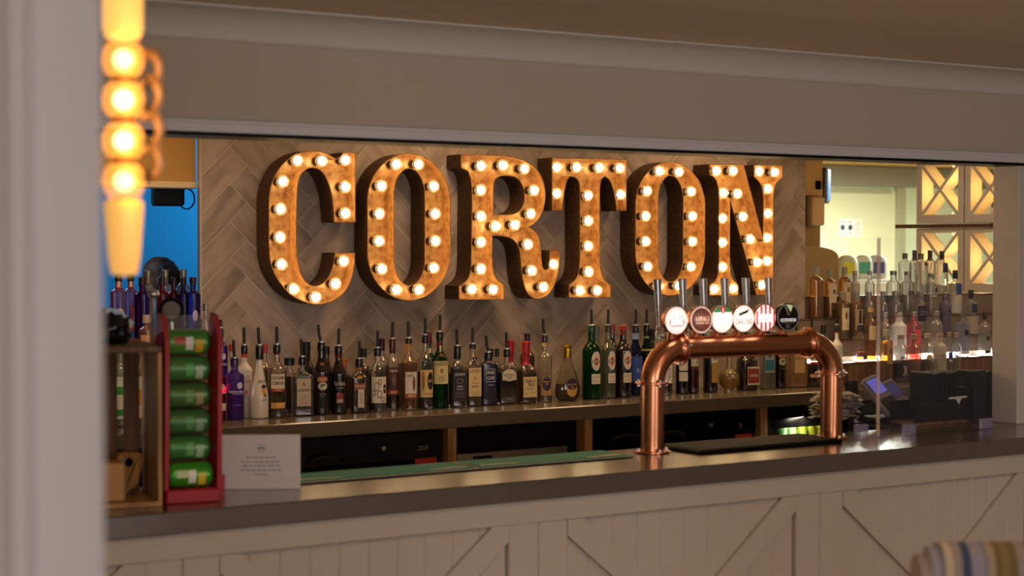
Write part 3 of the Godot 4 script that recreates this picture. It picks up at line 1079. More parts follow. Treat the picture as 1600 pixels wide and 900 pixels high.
func bottle_profile(k: String, r: float, h: float) -> Array:
	var p: Array = [Vector4(0, 0.004, 2, 1)]
	if k == "decanter":
		p = [Vector4(0, 0.0, 2, 0.6), Vector4(r * 0.62, 0.0, 2, 0.6)]
		for q in [[0.80, 0.03], [0.95, 0.09], [1.0, 0.17], [0.96, 0.26], [0.84, 0.36], [0.66, 0.48], [0.46, 0.60], [0.32, 0.70], [0.26, 0.76], [0.25, 0.97]]:
			p.append(Vector4(r * q[0], h * q[1], 2, lerpf(0.6, 1.0, clampf((q[1] - 0.3) / 0.4, 0, 1))))
		p.append(Vector4(0, h * 0.97, 2, 1))
		return p
	if k == "globe":
		p = [Vector4(0, 0.0, 2, 1), Vector4(r * 0.45, 0.0, 2, 1), Vector4(r * 0.45, 0.012, 2, 1)]
		for i in range(3, 19):
			var a := PI * i / 20.0
			p.append(Vector4(r * sin(a), r + 0.006 - r * cos(a), 2, 1))
		p.append(Vector4(r * 0.24, h * 0.75, 2, 1))
		p.append(Vector4(r * 0.24, h - 0.004, 2, 1))
		p.append(Vector4(0, h - 0.004, 2, 1))
		return p
	var q: Array = KINDS[k]
	var n: float = q[3]
	var sq: float = q[4]
	p.append(Vector4(r * 0.80, 0.0, n, sq))
	p.append(Vector4(r * 0.94, 0.0015, n, sq))
	p.append(Vector4(r, 0.006, n, sq))
	p.append(Vector4(r, h * q[0] * 0.5, n, sq))
	for i in 9:
		var t := i / 8.0
		var s := (1.0 - cos(PI * t)) / 2.0
		if k == "cone":
			s = sin(t * PI / 2.0) * 0.55 + 0.45 * s
		elif k == "gin" or k == "vodka" or k == "square":
			s = pow(s, 0.8)
		p.append(Vector4(lerpf(r, r * q[2], s), h * lerpf(q[0], q[1], t), lerpf(n, 2.0, clampf(s * 1.4, 0, 1)), lerpf(sq, 1.0, s)))
	var rn: float = r * q[2]
	p.append(Vector4(rn, h - 0.014, 2, 1))
	p.append(Vector4(rn + 0.0016, h - 0.013, 2, 1))
	p.append(Vector4(rn + 0.0016, h - 0.005, 2, 1))
	p.append(Vector4(0, h - 0.004, 2, 1))
	return p

func prof_at(prof: Array, y: float) -> Vector4:
	for i in range(2, prof.size()):
		if prof[i].y >= y:
			var d: float = prof[i].y - prof[i - 1].y
			return prof[i - 1].lerp(prof[i], clampf((y - prof[i - 1].y) / d if d > 0 else 0.0, 0, 1))
	return prof[-2]

func cut_profile(prof: Array, y0: float, y1: float, grow: float, caps := true) -> Array:
	var a: Vector4 = prof_at(prof, y0)
	var out: Array = []
	if caps:
		out.append(Vector4(0, y0, a.z, a.w))
	out.append(Vector4(a.x + grow, y0, a.z, a.w))
	for p in prof:
		if p.y > y0 + 0.0008 and p.y < y1 - 0.0008 and p.x > 0.0:
			out.append(Vector4(p.x + grow, p.y, p.z, p.w))
	var b: Vector4 = prof_at(prof, y1)
	out.append(Vector4(b.x + grow, y1, b.z, b.w))
	if caps:
		out.append(Vector4(0, y1, b.z, b.w))
	return out

func glass_material(d: Dictionary) -> Material:
	var c: Color = hx(d.get("c", "ffffff"))
	match d.get("m", "glass"):
		"dark":
			return mat(c, 0.12, 0.0, {"coat": 0.5, "spec": 0.6})
		"tint":
			return mat(c, 0.0, 0.0, {"solid": 0.03, "fill": 0.07})
		"frost":
			return mat(c, 0.38, 0.0, {"back": Color(0.8, 0.8, 0.8)})
		"milk":
			return mat(c, 0.22, 0.0, {"coat": 0.3})
	return mat(c.lerp(Color.WHITE, clampf(0.75 - 2.2 * d.get("a", 0.0), 0.0, 0.75)), 0.0, 0.0, {"solid": 0.05, "fill": clampf((d.get("a", 0.05) - 0.04) * 0.6, 0.015, 0.3)})

func bottle(d: Dictionary) -> Node3D:
	var z: float = d.z
	var y: float = d.get("y", BAR)
	var x: float = d.x if d.has("x") else pz(d.px, 600, z).x
	var at := Vector3(x, y, z)
	var r: float = d.r if d.has("r") else d.w * depth(at) / F / 2.0
	var h: float = d.h if d.has("h") else pz(d.px, d.top, z).y - y
	var k: String = d.get("k", "spirit")
	var prof := bottle_profile(k, r, h)
	var t := thing(d.get("n", "bottle"), d.l, "bottle", at, deg_to_rad(d.get("turn", -16.0)), d.get("g", ""))
	var gm := MB.new().turned(prof, 28)
	if d.get("m", "glass") == "glass" and k != "decanter":       # clear glass is hollow: an inner skin that looks inwards
		var inner := cut_profile(prof, 0.007, h - 0.006, -0.0018)
		inner.reverse()
		gm.turned(inner, 28)
	elif k == "decanter":
		var inner := cut_profile(prof, h * 0.02, h * 0.95, -0.002)
		inner.reverse()
		gm.turned(inner, 28)
	var g := part("glass", gm.mesh(), glass_material(d), t)
	if d.has("liq"):                     # [colour, how full, see-through]
		var lm: Material = mat(hx(d.liq[0]), 0.0, 0.0, {"solid": 0.033, "fill": clampf(d.liq[2] * 2.2, 0.15, 0.5), "spec": 0.3}) if d.liq[2] < 1.0 else mat(hx(d.liq[0]), 0.15)
		part("drink", MB.new().turned(cut_profile(prof, 0.008, h * d.liq[1], -0.0022), 24).mesh(), lm, g)
	var rn: float = prof_at(prof, h * 0.92).x
	var cc: Color = hx(d.get("cc", "141111"))
	match d.get("cap", "pour"):
		"pour":
			var c := part("neck_foil", MB.new().lathe([Vector2(rn + 0.0006, h - d.get("foil", 0.034)), Vector2(rn + 0.0024, h - d.get("foil", 0.034)), Vector2(rn + 0.003, h - 0.012), Vector2(rn + 0.001, h - 0.002), Vector2(0, h - 0.002)], 18).mesh(), mat(cc, 0.3, 0.0, {"coat": 0.3}), t)
			var p := part("pourer", MB.new().lathe([Vector2(rn * 0.9, h - 0.002), Vector2(rn + 0.0032, h - 0.001), Vector2(rn + 0.0032, h + 0.002), Vector2(0.006, h + 0.005), Vector2(0, h + 0.005)], 18).mesh(), mats.steel, t)
			var lean: float = d.get("lean", rng.randf_range(-0.06, 0.04))
			var len: float = d.get("spout", 0.068)
			part("spout", MB.new().tube([Vector3(0, h + 0.003, 0), Vector3(lean * 0.05, h + 0.03, 0), Vector3(lean * len, h + len, 0)], [0.0062, 0.006, 0.0054], 10).mesh(), mat(d.get("sc", hx("0d0d0d")), 0.35), p)
		"cap":
			var ch: float = d.get("ch", 0.03)
			var cr: float = rn + d.get("cr", 0.0028)
			part("cap", MB.new().lathe([Vector2(rn, h - ch), Vector2(cr, h - ch), Vector2(cr, h - 0.002), Vector2(cr - 0.002, h), Vector2(0, h)], 20).mesh(), mat(cc, d.get("crough", 0.35), d.get("cm", 0.0)), t)
		"cork":
			part("stopper", MB.new().lathe([Vector2(rn, h - 0.02), Vector2(rn + 0.003, h - 0.02), Vector2(rn + 0.004, h - 0.006), Vector2(rn + 0.002, h), Vector2(0, h)], 20).mesh(), mat(cc, 0.6), t)
		"knob":
			part("stopper", MB.new().lathe([Vector2(rn + 0.001, h * 0.76), Vector2(rn + 0.0025, h * 0.77), Vector2(rn + 0.0025, h * 0.93), Vector2(0.012, h * 0.94), Vector2(0.016, h * 0.965), Vector2(0.014, h * 0.99), Vector2(0, h)], 20).mesh(), mat(cc, 0.25, 1.0), t)
	var lift := 0.0005
	var holder: Node3D = null
	for q in d.get("d", []):
		lift += 0.00035
		if q[0] == "b":                  # a band right round: y0, y1, colour
			part("band", MB.new().turned(cut_profile(prof, h * q[1], h * q[2], lift, false), 24).mesh(), mat(hx(q[3]), 0.4, q[4] if q.size() > 4 else 0.0), t)
			continue
		var ym: float = h * (q[1] + q[2]) / 2.0 if q[0] == "r" else h * q[1]
		var ring := prof_at(prof, h * 0.22 if k == "decanter" else ym)
		var rad := ring.x
		var nexp := ring.z
		var m: Mesh
		if q[0] == "r":                  # a paper label: y0, y1, width in radii, colour, (x in radii)
			var s := sheet(rad * q[3], h * (q[2] - q[1]))
			m = bend(s[0], s[1], rad, rad * ring.w, nexp, ym, lift, rad * (q[5] if q.size() > 5 else 0.0))
			var o := part("label", m, mat(hx(q[4]), 0.55), t)
			holder = o
		elif q[0] == "o":                # an oval: y, height, width in radii, colour, x in radii
			var s := sheet(rad * q[3], h * q[2], true)
			m = bend(s[0], s[1], rad, rad * ring.w, nexp, ym, lift, rad * (q[5] if q.size() > 5 else 0.0))
			part("emblem", m, mat(hx(q[4]), 0.5), holder if holder else t)
		elif q[0] == "t":                # lettering: y, capital height, text, colour, face, width in radii, x in radii
			var s := lettering(q[3], h * q[2], q[5], rad * (q[6] if q.size() > 6 else 0.0))
			m = bend(s[0], s[1], rad, rad * ring.w, nexp, ym, lift, rad * (q[7] if q.size() > 7 else 0.0))
			part("print", m, mat(hx(q[4]), 0.5), holder if holder else t)
	return t

func set_of(list: Array, common: Dictionary) -> void:
	for d in list:
		var e := common.duplicate()
		e.merge(d, true)
		bottle(e)

# one row in front, one behind, left to right; px, w and top are read off the photograph (pixels)
func build_back_bottles() -> void:
	var lines := func(y: float, n: int, c: String, w := 1.0, x := 0.0) -> Array:       # small print drawn as thin strips
		var o: Array = []
		for i in n:
			o.append(["r", y - 0.022 * i, y - 0.022 * i + 0.008, w * (0.7 + 0.3 * ((i * 7) % 3) / 2.0), c, x])
		return o
	set_of([
		{"l": "red gin bottle with white print, beside the red can rack", "px": 341, "w": 24, "top": 562, "k": "gin", "m": "tint", "c": "c01414", "cc": "1b0a0a", "d": [["r", 0.17, 0.29, 1.5, "d8cdb8", 0.35], ["o", 0.56, 0.10, 0.6, "e9c9bb", 0.5], ["t", 0.46, 0.028, "WHITLEY NEILL", "f1e4d8", "sans-bold", 1.7, 0.25]]},
		{"l": "purple gin bottle with white print, in front of the peach schnapps", "px": 366.5, "w": 30, "top": 559, "k": "gin", "m": "tint", "c": "7a4ee0", "cc": "2a2140", "d": [["o", 0.56, 0.11, 0.62, "cfc3e6", 0.45], ["t", 0.46, 0.032, "WHITLEY NEILL", "efeaf6", "sans-bold", 1.75, 0.1], ["r", 0.42, 0.43, 1.2, "b9abd6", 0.2], ["r", 0.24, 0.25, 0.9, "b06ac0", 0.2]]},
		{"l": "frosted white schnapps bottle with a red neck band", "px": 382, "w": 25, "top": 539, "k": "spirit", "m": "frost", "c": "cfc6bd", "cc": "15110f", "z": -6.17, "d": [["b", 0.83, 0.90, "b8321f"], ["o", 0.42, 0.34, 1.0, "b9aca3", 0.3], ["t", 0.50, 0.03, "ARCHERS", "a34a4a", "sans", 1.7, 0.1], ["o", 0.36, 0.05, 0.35, "c2523c", 0.1]]},
		{"l": "white coconut rum bottle with a palm tree print and black neck", "px": 405.5, "w": 28, "top": 539, "k": "cone", "m": "milk", "c": "d8cfc0", "cc": "16120f", "foil": 0.055, "turn": -8.0, "d": [["t", 0.50, 0.05, "MALIBU", "3a2a1c", "serif-bold", 1.5, 0.25], ["o", 0.36, 0.12, 0.5, "d8a02a", 0.35], ["o", 0.32, 0.05, 0.34, "8a4a1c", 0.4], ["r", 0.37, 0.45, 0.06, "5a3a1c", 0.35], ["o", 0.45, 0.03, 0.7, "2c2a18", 0.35], ["o", 0.43, 0.03, 0.45, "2c2a18", 0.15], ["o", 0.43, 0.03, 0.45, "2c2a18", 0.55], ["r", 0.25, 0.262, 0.8, "8b7b92", 0.3]]},
		{"l": "liqueur bottle with a cream label and dark drink, right of the white rum", "px": 432.7, "w": 29, "top": 538, "k": "spirit", "c": "c9c2ae", "liq": ["3a1206", 0.40, 0.25], "cc": "16120f", "d": [["b", 0.86, 0.89, "7c2a1c"], ["r", 0.40, 0.60, 1.55, "d9cdb6"], ["t", 0.545, 0.045, "SOUTHERN", "2a211c", "sans-bold", 1.35], ["t", 0.475, 0.045, "COMFORT", "2a211c", "sans-bold", 1.25], ["r", 0.36, 0.40, 1.5, "b0381e"], ["t", 0.38, 0.02, "ORIGINAL", "f0d6b0", "serif", 0.6], ["r", 0.13, 0.21, 1.55, "cf9a54"], ["o", 0.17, 0.07, 0.5, "d9a83c"]]},
		{"l": "square amaretto bottle with a wide cream label, nearly empty", "px": 472, "w": 33, "top": 557, "k": "flat", "c": "c9c2ae", "liq": ["3a1a0a", 0.20, 0.25], "turn": -12.0, "d": [["r", 0.17, 0.64, 1.35, "b8aa8e"], ["t", 0.44, 0.042, "DISARONNO", "3b2f22", "serif-bold", 1.2], ["o", 0.54, 0.06, 0.25, "7a6a52"], ["r", 0.34, 0.348, 0.8, "8a7a5e"], ["r", 0.30, 0.306, 0.6, "8a7a5e"], ["r", 0.22, 0.228, 0.9, "a0622f"]]},
		{"l": "dark Irish cream bottle with a red arched label and gold neck badge", "px": 502, "w": 25, "top": 534.5, "k": "wine", "m": "dark", "c": "120d0b", "cc": "15100d", "lean": -0.16, "d": [["r", 0.66, 0.72, 0.75, "a8781f"], ["t", 0.69, 0.04, "BB", "1a120c", "serif-bold", 0.5], ["o", 0.49, 0.10, 1.35, "8a2f1f"], ["t", 0.495, 0.042, "BAILEYS", "e8c98a", "serif-bold", 1.2], ["o", 0.40, 0.11, 1.15, "b9b49c"], ["o", 0.41, 0.05, 0.6, "5b6a44"], ["o", 0.38, 0.04, 0.5, "d8d0b4", 0.2], ["t", 0.29, 0.02, "ORIGINAL", "9a8f7a", "serif", 0.9], ["r", 0.26, 0.266, 0.8, "7a705e"]]},
		{"l": "dark coffee liqueur bottle with white script and a red block", "px": 529, "w": 24.5, "top": 540, "k": "wine", "m": "dark", "c": "0e0b0a", "cc": "0f0c0b", "d": [["b", 0.82, 0.90, "5a1414"], ["t", 0.45, 0.05, "Tia Maria", "d8d0c0", "serif", 1.5], ["t", 0.385, 0.02, "COLD BREW", "b9b09c", "sans", 1.0], ["r", 0.16, 0.31, 0.85, "8a3434"], ["r", 0.17, 0.22, 0.8, "a89c88"], ["o", 0.29, 0.06, 0.4, "b03a36", -0.2]]},
		{"l": "square brown orange liqueur bottle with a red sash and gold seal", "px": 561, "w": 26, "top": 560, "k": "jd", "m": "dark", "c": "241206", "cc": "16100c", "turn": -22.0, "d": [["b", 0.78, 0.86, "9a5a1c"], ["o", 0.66, 0.06, 0.7, "c9913a"], ["r", 0.10, 0.48, 0.75, "d3c7b0", 0.15], ["r", 0.44, 0.55, 1.3, "9a4a34", 0.0], ["t", 0.495, 0.03, "COINTREAU", "e0c9a0", "serif-bold", 1.2]] + lines.call(0.36, 9, "9a9080", 0.5, 0.15)},
		{"l": "clear rum bottle with a swirling ink drawing on its white label", "px": 590, "w": 29, "top": 543, "k": "spirit", "c": "c9c9bd", "liq": ["15120f", 0.16, 0.2], "d": [["r", 0.14, 0.55, 1.75, "ded5c0"], ["o", 0.36, 0.15, 0.42, "141414", 0.62], ["t", 0.36, 0.03, "KRAKEN", "d8d0c0", "sans-bold", 0.36, 0.62], ["o", 0.40, 0.14, 0.5, "4a453c", -0.3], ["o", 0.40, 0.11, 0.38, "ded5c0", -0.3], ["o", 0.28, 0.12, 0.46, "4a453c", 0.0], ["o", 0.28, 0.09, 0.34, "ded5c0", 0.0], ["o", 0.30, 0.10, 0.34, "4a453c", -0.55], ["o", 0.30, 0.07, 0.24, "ded5c0", -0.55], ["o", 0.47, 0.08, 0.36, "4a453c", 0.05], ["o", 0.47, 0.055, 0.25, "ded5c0", 0.05], ["o", 0.20, 0.07, 0.4, "4a453c", 0.35], ["o", 0.20, 0.045, 0.29, "ded5c0", 0.35]]},
		{"l": "clear-shouldered spiced rum bottle with a dark red label", "px": 613, "w": 23.5, "top": 529, "z": -6.155, "k": "spirit", "c": "cfc9b4", "liq": ["20100a", 0.55, 0.2], "cc": "3a1210", "foil": 0.06, "d": [["r", 0.20, 0.60, 1.7, "4a2a24"], ["t", 0.55, 0.035, "Captain", "d8cfb8", "serif-bold", 1.1], ["o", 0.42, 0.16, 0.5, "7a4a38"], ["r", 0.22, 0.28, 1.5, "a0401c"], ["t", 0.25, 0.03, "DARK", "e8c890", "sans-bold", 0.8]]},
		{"l": "amber spiced rum bottle with a white label and cork-coloured neck", "px": 638.5, "w": 27, "top": 528, "k": "spirit", "c": "d8a45c", "a": 0.1, "liq": ["a0521a", 0.66, 0.08], "cc": "1b1512", "foil": 0.02, "d": [["b", 0.80, 0.91, "b07a34"], ["r", 0.17, 0.53, 1.5, "d9d0c2", 0.15], ["t", 0.48, 0.035, "Captain", "4a3a2c", "serif-bold", 0.9, -0.1], ["r", 0.17, 0.23, 1.5, "a85a34", 0.15], ["t", 0.20, 0.025, "SPICED", "efe0c0", "sans-bold", 0.8, 0.15], ["o", 0.37, 0.2, 0.35, "7a4c34", 0.4]]},
		{"l": "rum bottle with a yellow label and a black oval", "px": 664.5, "w": 25, "top": 523, "k": "spirit", "c": "cfcab4", "liq": ["1a0f0a", 0.5, 0.2], "d": [["r", 0.16, 0.53, 1.8, "d8bb7c"], ["o", 0.38, 0.24, 0.85, "1f2420", 0.45], ["t", 0.38, 0.035, "Spiced", "cfc4a4", "serif-bold", 0.65, 0.45], ["o", 0.38, 0.26, 0.35, "a0622c", -0.45], ["r", 0.20, 0.21, 1.2, "8a5a2c", 0.2]]},
		{"l": "green whiskey bottle with a cream label and a red neck band", "px": 687, "w": 26.5, "top": 518, "k": "jame", "m": "tint", "c": "12602a", "cc": "1a120f", "foil": 0.03, "d": [["b", 0.80, 0.87, "5a1616"], ["r", 0.68, 0.82, 0.55, "d8cb9a"], ["o", 0.69, 0.06, 0.6, "b05a34"], ["r", 0.32, 0.62, 1.85, "d5c88f"], ["t", 0.575, 0.045, "JAMESON", "2c3320", "serif-bold", 1.6], ["o", 0.49, 0.07, 0.3, "9a5a30"]] + lines.call(0.42, 4, "8a7a44", 0.9)},
		{"l": "square whiskey bottle with the black label and black neck", "px": 714.5, "w": 24.5, "top": 540, "k": "jd", "c": "c9bfa4", "liq": ["2c1408", 0.55, 0.2], "cc": "0f0d0c", "foil": 0.055, "turn": -12.0, "d": [["r", 0.14, 0.58, 1.7, "191614"], ["t", 0.53, 0.04, "JACK DANIEL'S", "d8d2c4", "serif-bold", 1.4], ["o", 0.43, 0.09, 0.9, "8a857a"], ["o", 0.43, 0.07, 0.75, "191614"], ["t", 0.345, 0.03, "Tennessee", "cfc8b8", "serif-bold", 0.8], ["t", 0.295, 0.026, "WHISKEY", "cfc8b8", "sans", 0.9], ["r", 0.17, 0.175, 1.4, "9a9486"], ["r", 0.21, 0.215, 1.0, "9a9486"], ["r", 0.24, 0.245, 1.2, "9a9486"]]},
		{"l": "square honey whiskey bottle with the pale yellow label", "px": 738.5, "w": 23, "top": 537, "k": "jd", "c": "cfc3a0", "liq": ["4a2208", 0.60, 0.2], "cc": "1a1512", "foil": 0.02, "turn": -12.0, "d": [["r", 0.16, 0.62, 1.8, "d9bf83"], ["t", 0.56, 0.04, "JACK DANIEL'S", "4a3418", "serif-bold", 1.5], ["o", 0.45, 0.06, 0.5, "c49a4a"], ["t", 0.38, 0.026, "Tennessee", "6a4a20", "serif", 0.9], ["t", 0.32, 0.036, "HONEY", "5a3c18", "serif-bold", 1.0], ["r", 0.23, 0.236, 1.3, "a07c3c"], ["r", 0.19, 0.196, 1.1, "a07c3c"]]},
		{"l": "square dark blue whisky bottle with white framed lettering", "px": 763, "w": 26, "top": 550, "k": "square", "m": "dark", "c": "11122c", "cc": "141414", "turn": -12.0, "lean": -0.14, "d": [["r", 0.44, 0.69, 1.15, "c8c8d0"], ["r", 0.45, 0.68, 1.08, "14152f"], ["t", 0.62, 0.055, "HAIG", "d8d8de", "sans-bold", 0.85], ["t", 0.52, 0.055, "CLUB", "d8d8de", "sans-bold", 0.85], ["t", 0.385, 0.02, "CLUBMAN", "b0b0bc", "sans", 0.9]]},
		{"l": "wide whiskey bottle with a cream arched label and dark drink", "px": 792, "w": 31, "top": 545, "k": "flat", "c": "c9b994", "liq": ["2a1208", 0.58, 0.15], "turn": -12.0, "cc": "16130f", "d": [["o", 0.53, 0.22, 1.5, "cfc3a6"], ["r", 0.44, 0.54, 1.5, "cfc3a6"], ["t", 0.535, 0.035, "GENTLEMAN", "5a4c38", "serif-bold", 1.2], ["t", 0.48, 0.035, "JACK", "5a4c38", "serif-bold", 0.55], ["r", 0.05, 0.13, 1.2, "8a7a5c"], ["r", 0.06, 0.12, 1.1, "2a1c12"], ["r", 0.085, 0.095, 0.8, "a8987a"]]},
		{"l": "squat bourbon bottle dipped in red wax with a cream label", "px": 822, "w": 30, "top": 533, "k": "maker", "c": "cfa25c", "liq": ["6a2e0a", 0.56, 0.08], "cap": "cap", "cc": "a0161e", "ch": 0.05, "cr": 0.004, "turn": -8.0, "d": [["b", 0.62, 0.80, "98141c"], ["r", 0.10, 0.43, 1.55, "d5bd84"], ["t", 0.37, 0.05, "Maker's", "33261a", "serif-bold", 1.2], ["t", 0.31, 0.05, "Mark", "33261a", "serif-bold", 0.8, 0.15], ["t", 0.24, 0.03, "WHISKY", "4a3a28", "serif", 0.8], ["r", 0.16, 0.166, 1.2, "9a8250"]]},
		{"l": "slim cognac bottle with a purple diamond label, nearly empty", "px": 851, "w": 23, "top": 523, "k": "spirit", "c": "cfc6a8", "liq": ["b0823c", 0.24, 0.1], "cc": "2a1a2c", "foil": 0.032, "lean": -0.12, "d": [["b", 0.83, 0.88, "b99a6a"], ["r", 0.10, 0.27, 1.6, "b08c54"], ["o", 0.27, 0.20, 1.2, "2f1d33"], ["t", 0.27, 0.025, "VS", "d8b878", "serif-bold", 0.4], ["r", 0.30, 0.31, 1.0, "c8a468"]]},
		{"l": "teardrop cognac decanter with a gold knob stopper", "px": 886.5, "w": 45, "top": 538, "k": "decanter", "c": "cfc6a4", "a": 0.08, "gs": 0.6, "liq": ["5a1e08", 0.30, 0.2], "cap": "knob", "cc": "d8a838", "turn": 2.0, "d": [["o", 0.22, 0.30, 0.95, "c99a4c"], ["o", 0.30, 0.20, 0.95, "33203a"], ["t", 0.29, 0.03, "COURVOISIER", "d8b070", "serif-bold", 0.8], ["t", 0.235, 0.035, "XO", "d8b070", "serif-bold", 0.25]]},
		{"l": "bright green vermouth bottle with a white oval label, left end of the vermouths", "g": "", "px": 924, "w": 29, "top": 508, "k": "vermouth", "m": "tint", "c": "0c6a20", "cc": "13351c", "foil": 0.03, "d": MARTINI},
		{"l": "pale clear-green vermouth bottle with a white oval label", "px": 950, "w": 24, "top": 508, "k": "vermouth", "c": "a9b48c", "a": 0.2, "liq": ["8a9a5a", 0.35, 0.1], "cc": "2a3326", "foil": 0.03, "d": MARTINI},
		{"l": "dark red vermouth bottle with a white oval label and a red cap", "px": 973.5, "w": 27, "top": 508, "k": "vermouth", "m": "dark", "c": "150a0a", "cap": "cap", "cc": "a0302a", "ch": 0.022, "d": [["b", 0.86, 0.92, "7a2a26"]] + MARTINI},
		{"l": "blue bottle with a pale blue neck band, beside the copper pipe", "px": 993, "w": 22, "top": 508, "z": -6.16, "k": "wine", "m": "tint", "c": "1c2a6a", "cc": "0f1018", "d": [["b", 0.80, 0.90, "7f9ad0"], ["r", 0.20, 0.56, 1.7, "2f4c9c"], ["t", 0.36, 0.05, "HA", "aab8dc", "serif-bold", 0.6, 0.1]]},
		{"l": "dark green bottle with a black pour spout just left of the copper bend", "px": 1010, "w": 20, "top": 507, "k": "wine", "m": "tint", "c": "163a1c", "z": -6.2, "d": [["b", 0.80, 0.83, "8a8a5a"], ["b", 0.62, 0.65, "8a8a5a"]]},
		{"l": "clear vodka bottle with a white label, first seen under the copper pipe", "px": 1041, "w": 19, "h": 0.29, "k": "spirit", "c": "b9b4a8", "liq": ["241a16", 0.4, 0.3], "d": [["r", 0.18, 0.62, 1.8, "d8d2c6"], ["t", 0.53, 0.06, "CIROC", "1f1b1a", "sans-bold", 1.6, 0.1], ["o", 0.34, 0.16, 0.5, "8a6a5a", 0.2], ["o", 0.34, 0.12, 0.36, "d8d2c6", 0.2]]},
		{"l": "dark wine bottle with a tall white label in two panels, under the copper pipe", "px": 1065.5, "w": 19, "h": 0.29, "k": "wine", "m": "dark", "c": "14100e", "d": [["r", 0.36, 0.66, 1.7, "d6cdc0"], ["r", 0.20, 0.34, 1.7, "d6cdc0"]] + lines.call(0.58, 4, "9a9084", 1.0)},
		{"l": "dark red liqueur bottle with a pale green label, under the copper pipe", "px": 1083, "w": 18, "h": 0.29, "k": "spirit", "m": "dark", "c": "2a0a10", "d": [["r", 0.42, 0.72, 1.5, "b7c0a8"], ["o", 0.48, 0.05, 0.3, "a08a3c", 0.3], ["r", 0.38, 0.41, 1.5, "7a2a2a"]]},
		{"l": "dark brandy bottle with a gold label headed by a white banner", "px": 1110, "w": 23, "h": 0.28, "k": "wine", "m": "dark", "c": "14100d", "d": [["r", 0.16, 0.50, 1.2, "b08a44", 0.4], ["r", 0.48, 0.62, 1.3, "d6cbb8", 0.4], ["t", 0.55, 0.045, "GRAND", "4a2a20", "serif-bold", 1.0, 0.4]]},
		{"l": "round globe-shaped bottle of pale gold spirit", "px": 1139, "w": 34, "h": 0.26, "k": "globe", "c": "d8c68c", "a": 0.12, "liq": ["d8b45c", 0.30, 0.05], "cc": "b0a890", "d": [["t", 0.27, 0.06, "GL", "e8e0c4", "sans-bold", 0.4]]},
		{"l": "round-shouldered orange brandy bottle with a red and white label", "px": 1167, "w": 30, "h": 0.26, "k": "maker", "m": "dark", "c": "1c0d09", "cc": "a02418", "d": [["b", 0.70, 0.80, "a02a1c"], ["r", 0.10, 0.42, 1.35, "d2c6b4", 0.3], ["r", 0.13, 0.39, 1.25, "8a3a2c", 0.3], ["t", 0.27, 0.05, "Cordon", "e0d0bc", "serif-bold", 0.9, 0.3]]},
		{"l": "clear bottle with a teal label, under the copper pipe", "px": 1199, "w": 22, "h": 0.27, "k": "square", "c": "b5b8b0", "a": 0.2, "d": [["r", 0.28, 0.70, 1.4, "8aa0a0"], ["r", 0.32, 0.50, 1.3, "2a6f86"], ["o", 0.60, 0.12, 0.5, "123038"]]},
		{"l": "second dark Irish cream bottle, under the right end of the copper pipe", "px": 1219, "w": 18.5, "h": 0.27, "k": "wine", "m": "dark", "c": "120d0b", "d": [["o", 0.56, 0.13, 1.6, "8a2f1f"], ["t", 0.565, 0.045, "BAILEYS", "e8c98a", "serif-bold", 1.4], ["o", 0.46, 0.13, 1.3, "b9b49c"], ["o", 0.47, 0.05, 0.6, "5b6a44"], ["r", 0.34, 0.346, 0.8, "8a7a5e"]]},
		{"l": "second square amaretto bottle, full and dark, under the right end of the pipe", "px": 1244, "w": 30, "h": 0.26, "k": "flat", "c": "8a6a4a", "m": "dark", "turn": -12.0, "d": [["r", 0.26, 0.72, 1.2, "c9a878"], ["t", 0.52, 0.045, "DISARONNO", "5a3c22", "serif-bold", 1.05], ["o", 0.62, 0.07, 0.2, "8a6a42"]]},
		{"l": "second liqueur bottle with a cream label, left of the right copper leg", "px": 1269, "w": 20, "h": 0.26, "k": "spirit", "c": "c9c2ae", "liq": ["3a1206", 0.42, 0.25], "d": [["r", 0.46, 0.66, 1.6, "d9cdb6"], ["t", 0.60, 0.045, "SOUTHERN", "2a211c", "sans-bold", 1.4], ["t", 0.53, 0.045, "COMFORT", "2a211c", "sans-bold", 1.3], ["r", 0.40, 0.45, 1.5, "b0381e"], ["r", 0.16, 0.23, 1.55, "cfb08a"]]},
	], {"z": -6.11})
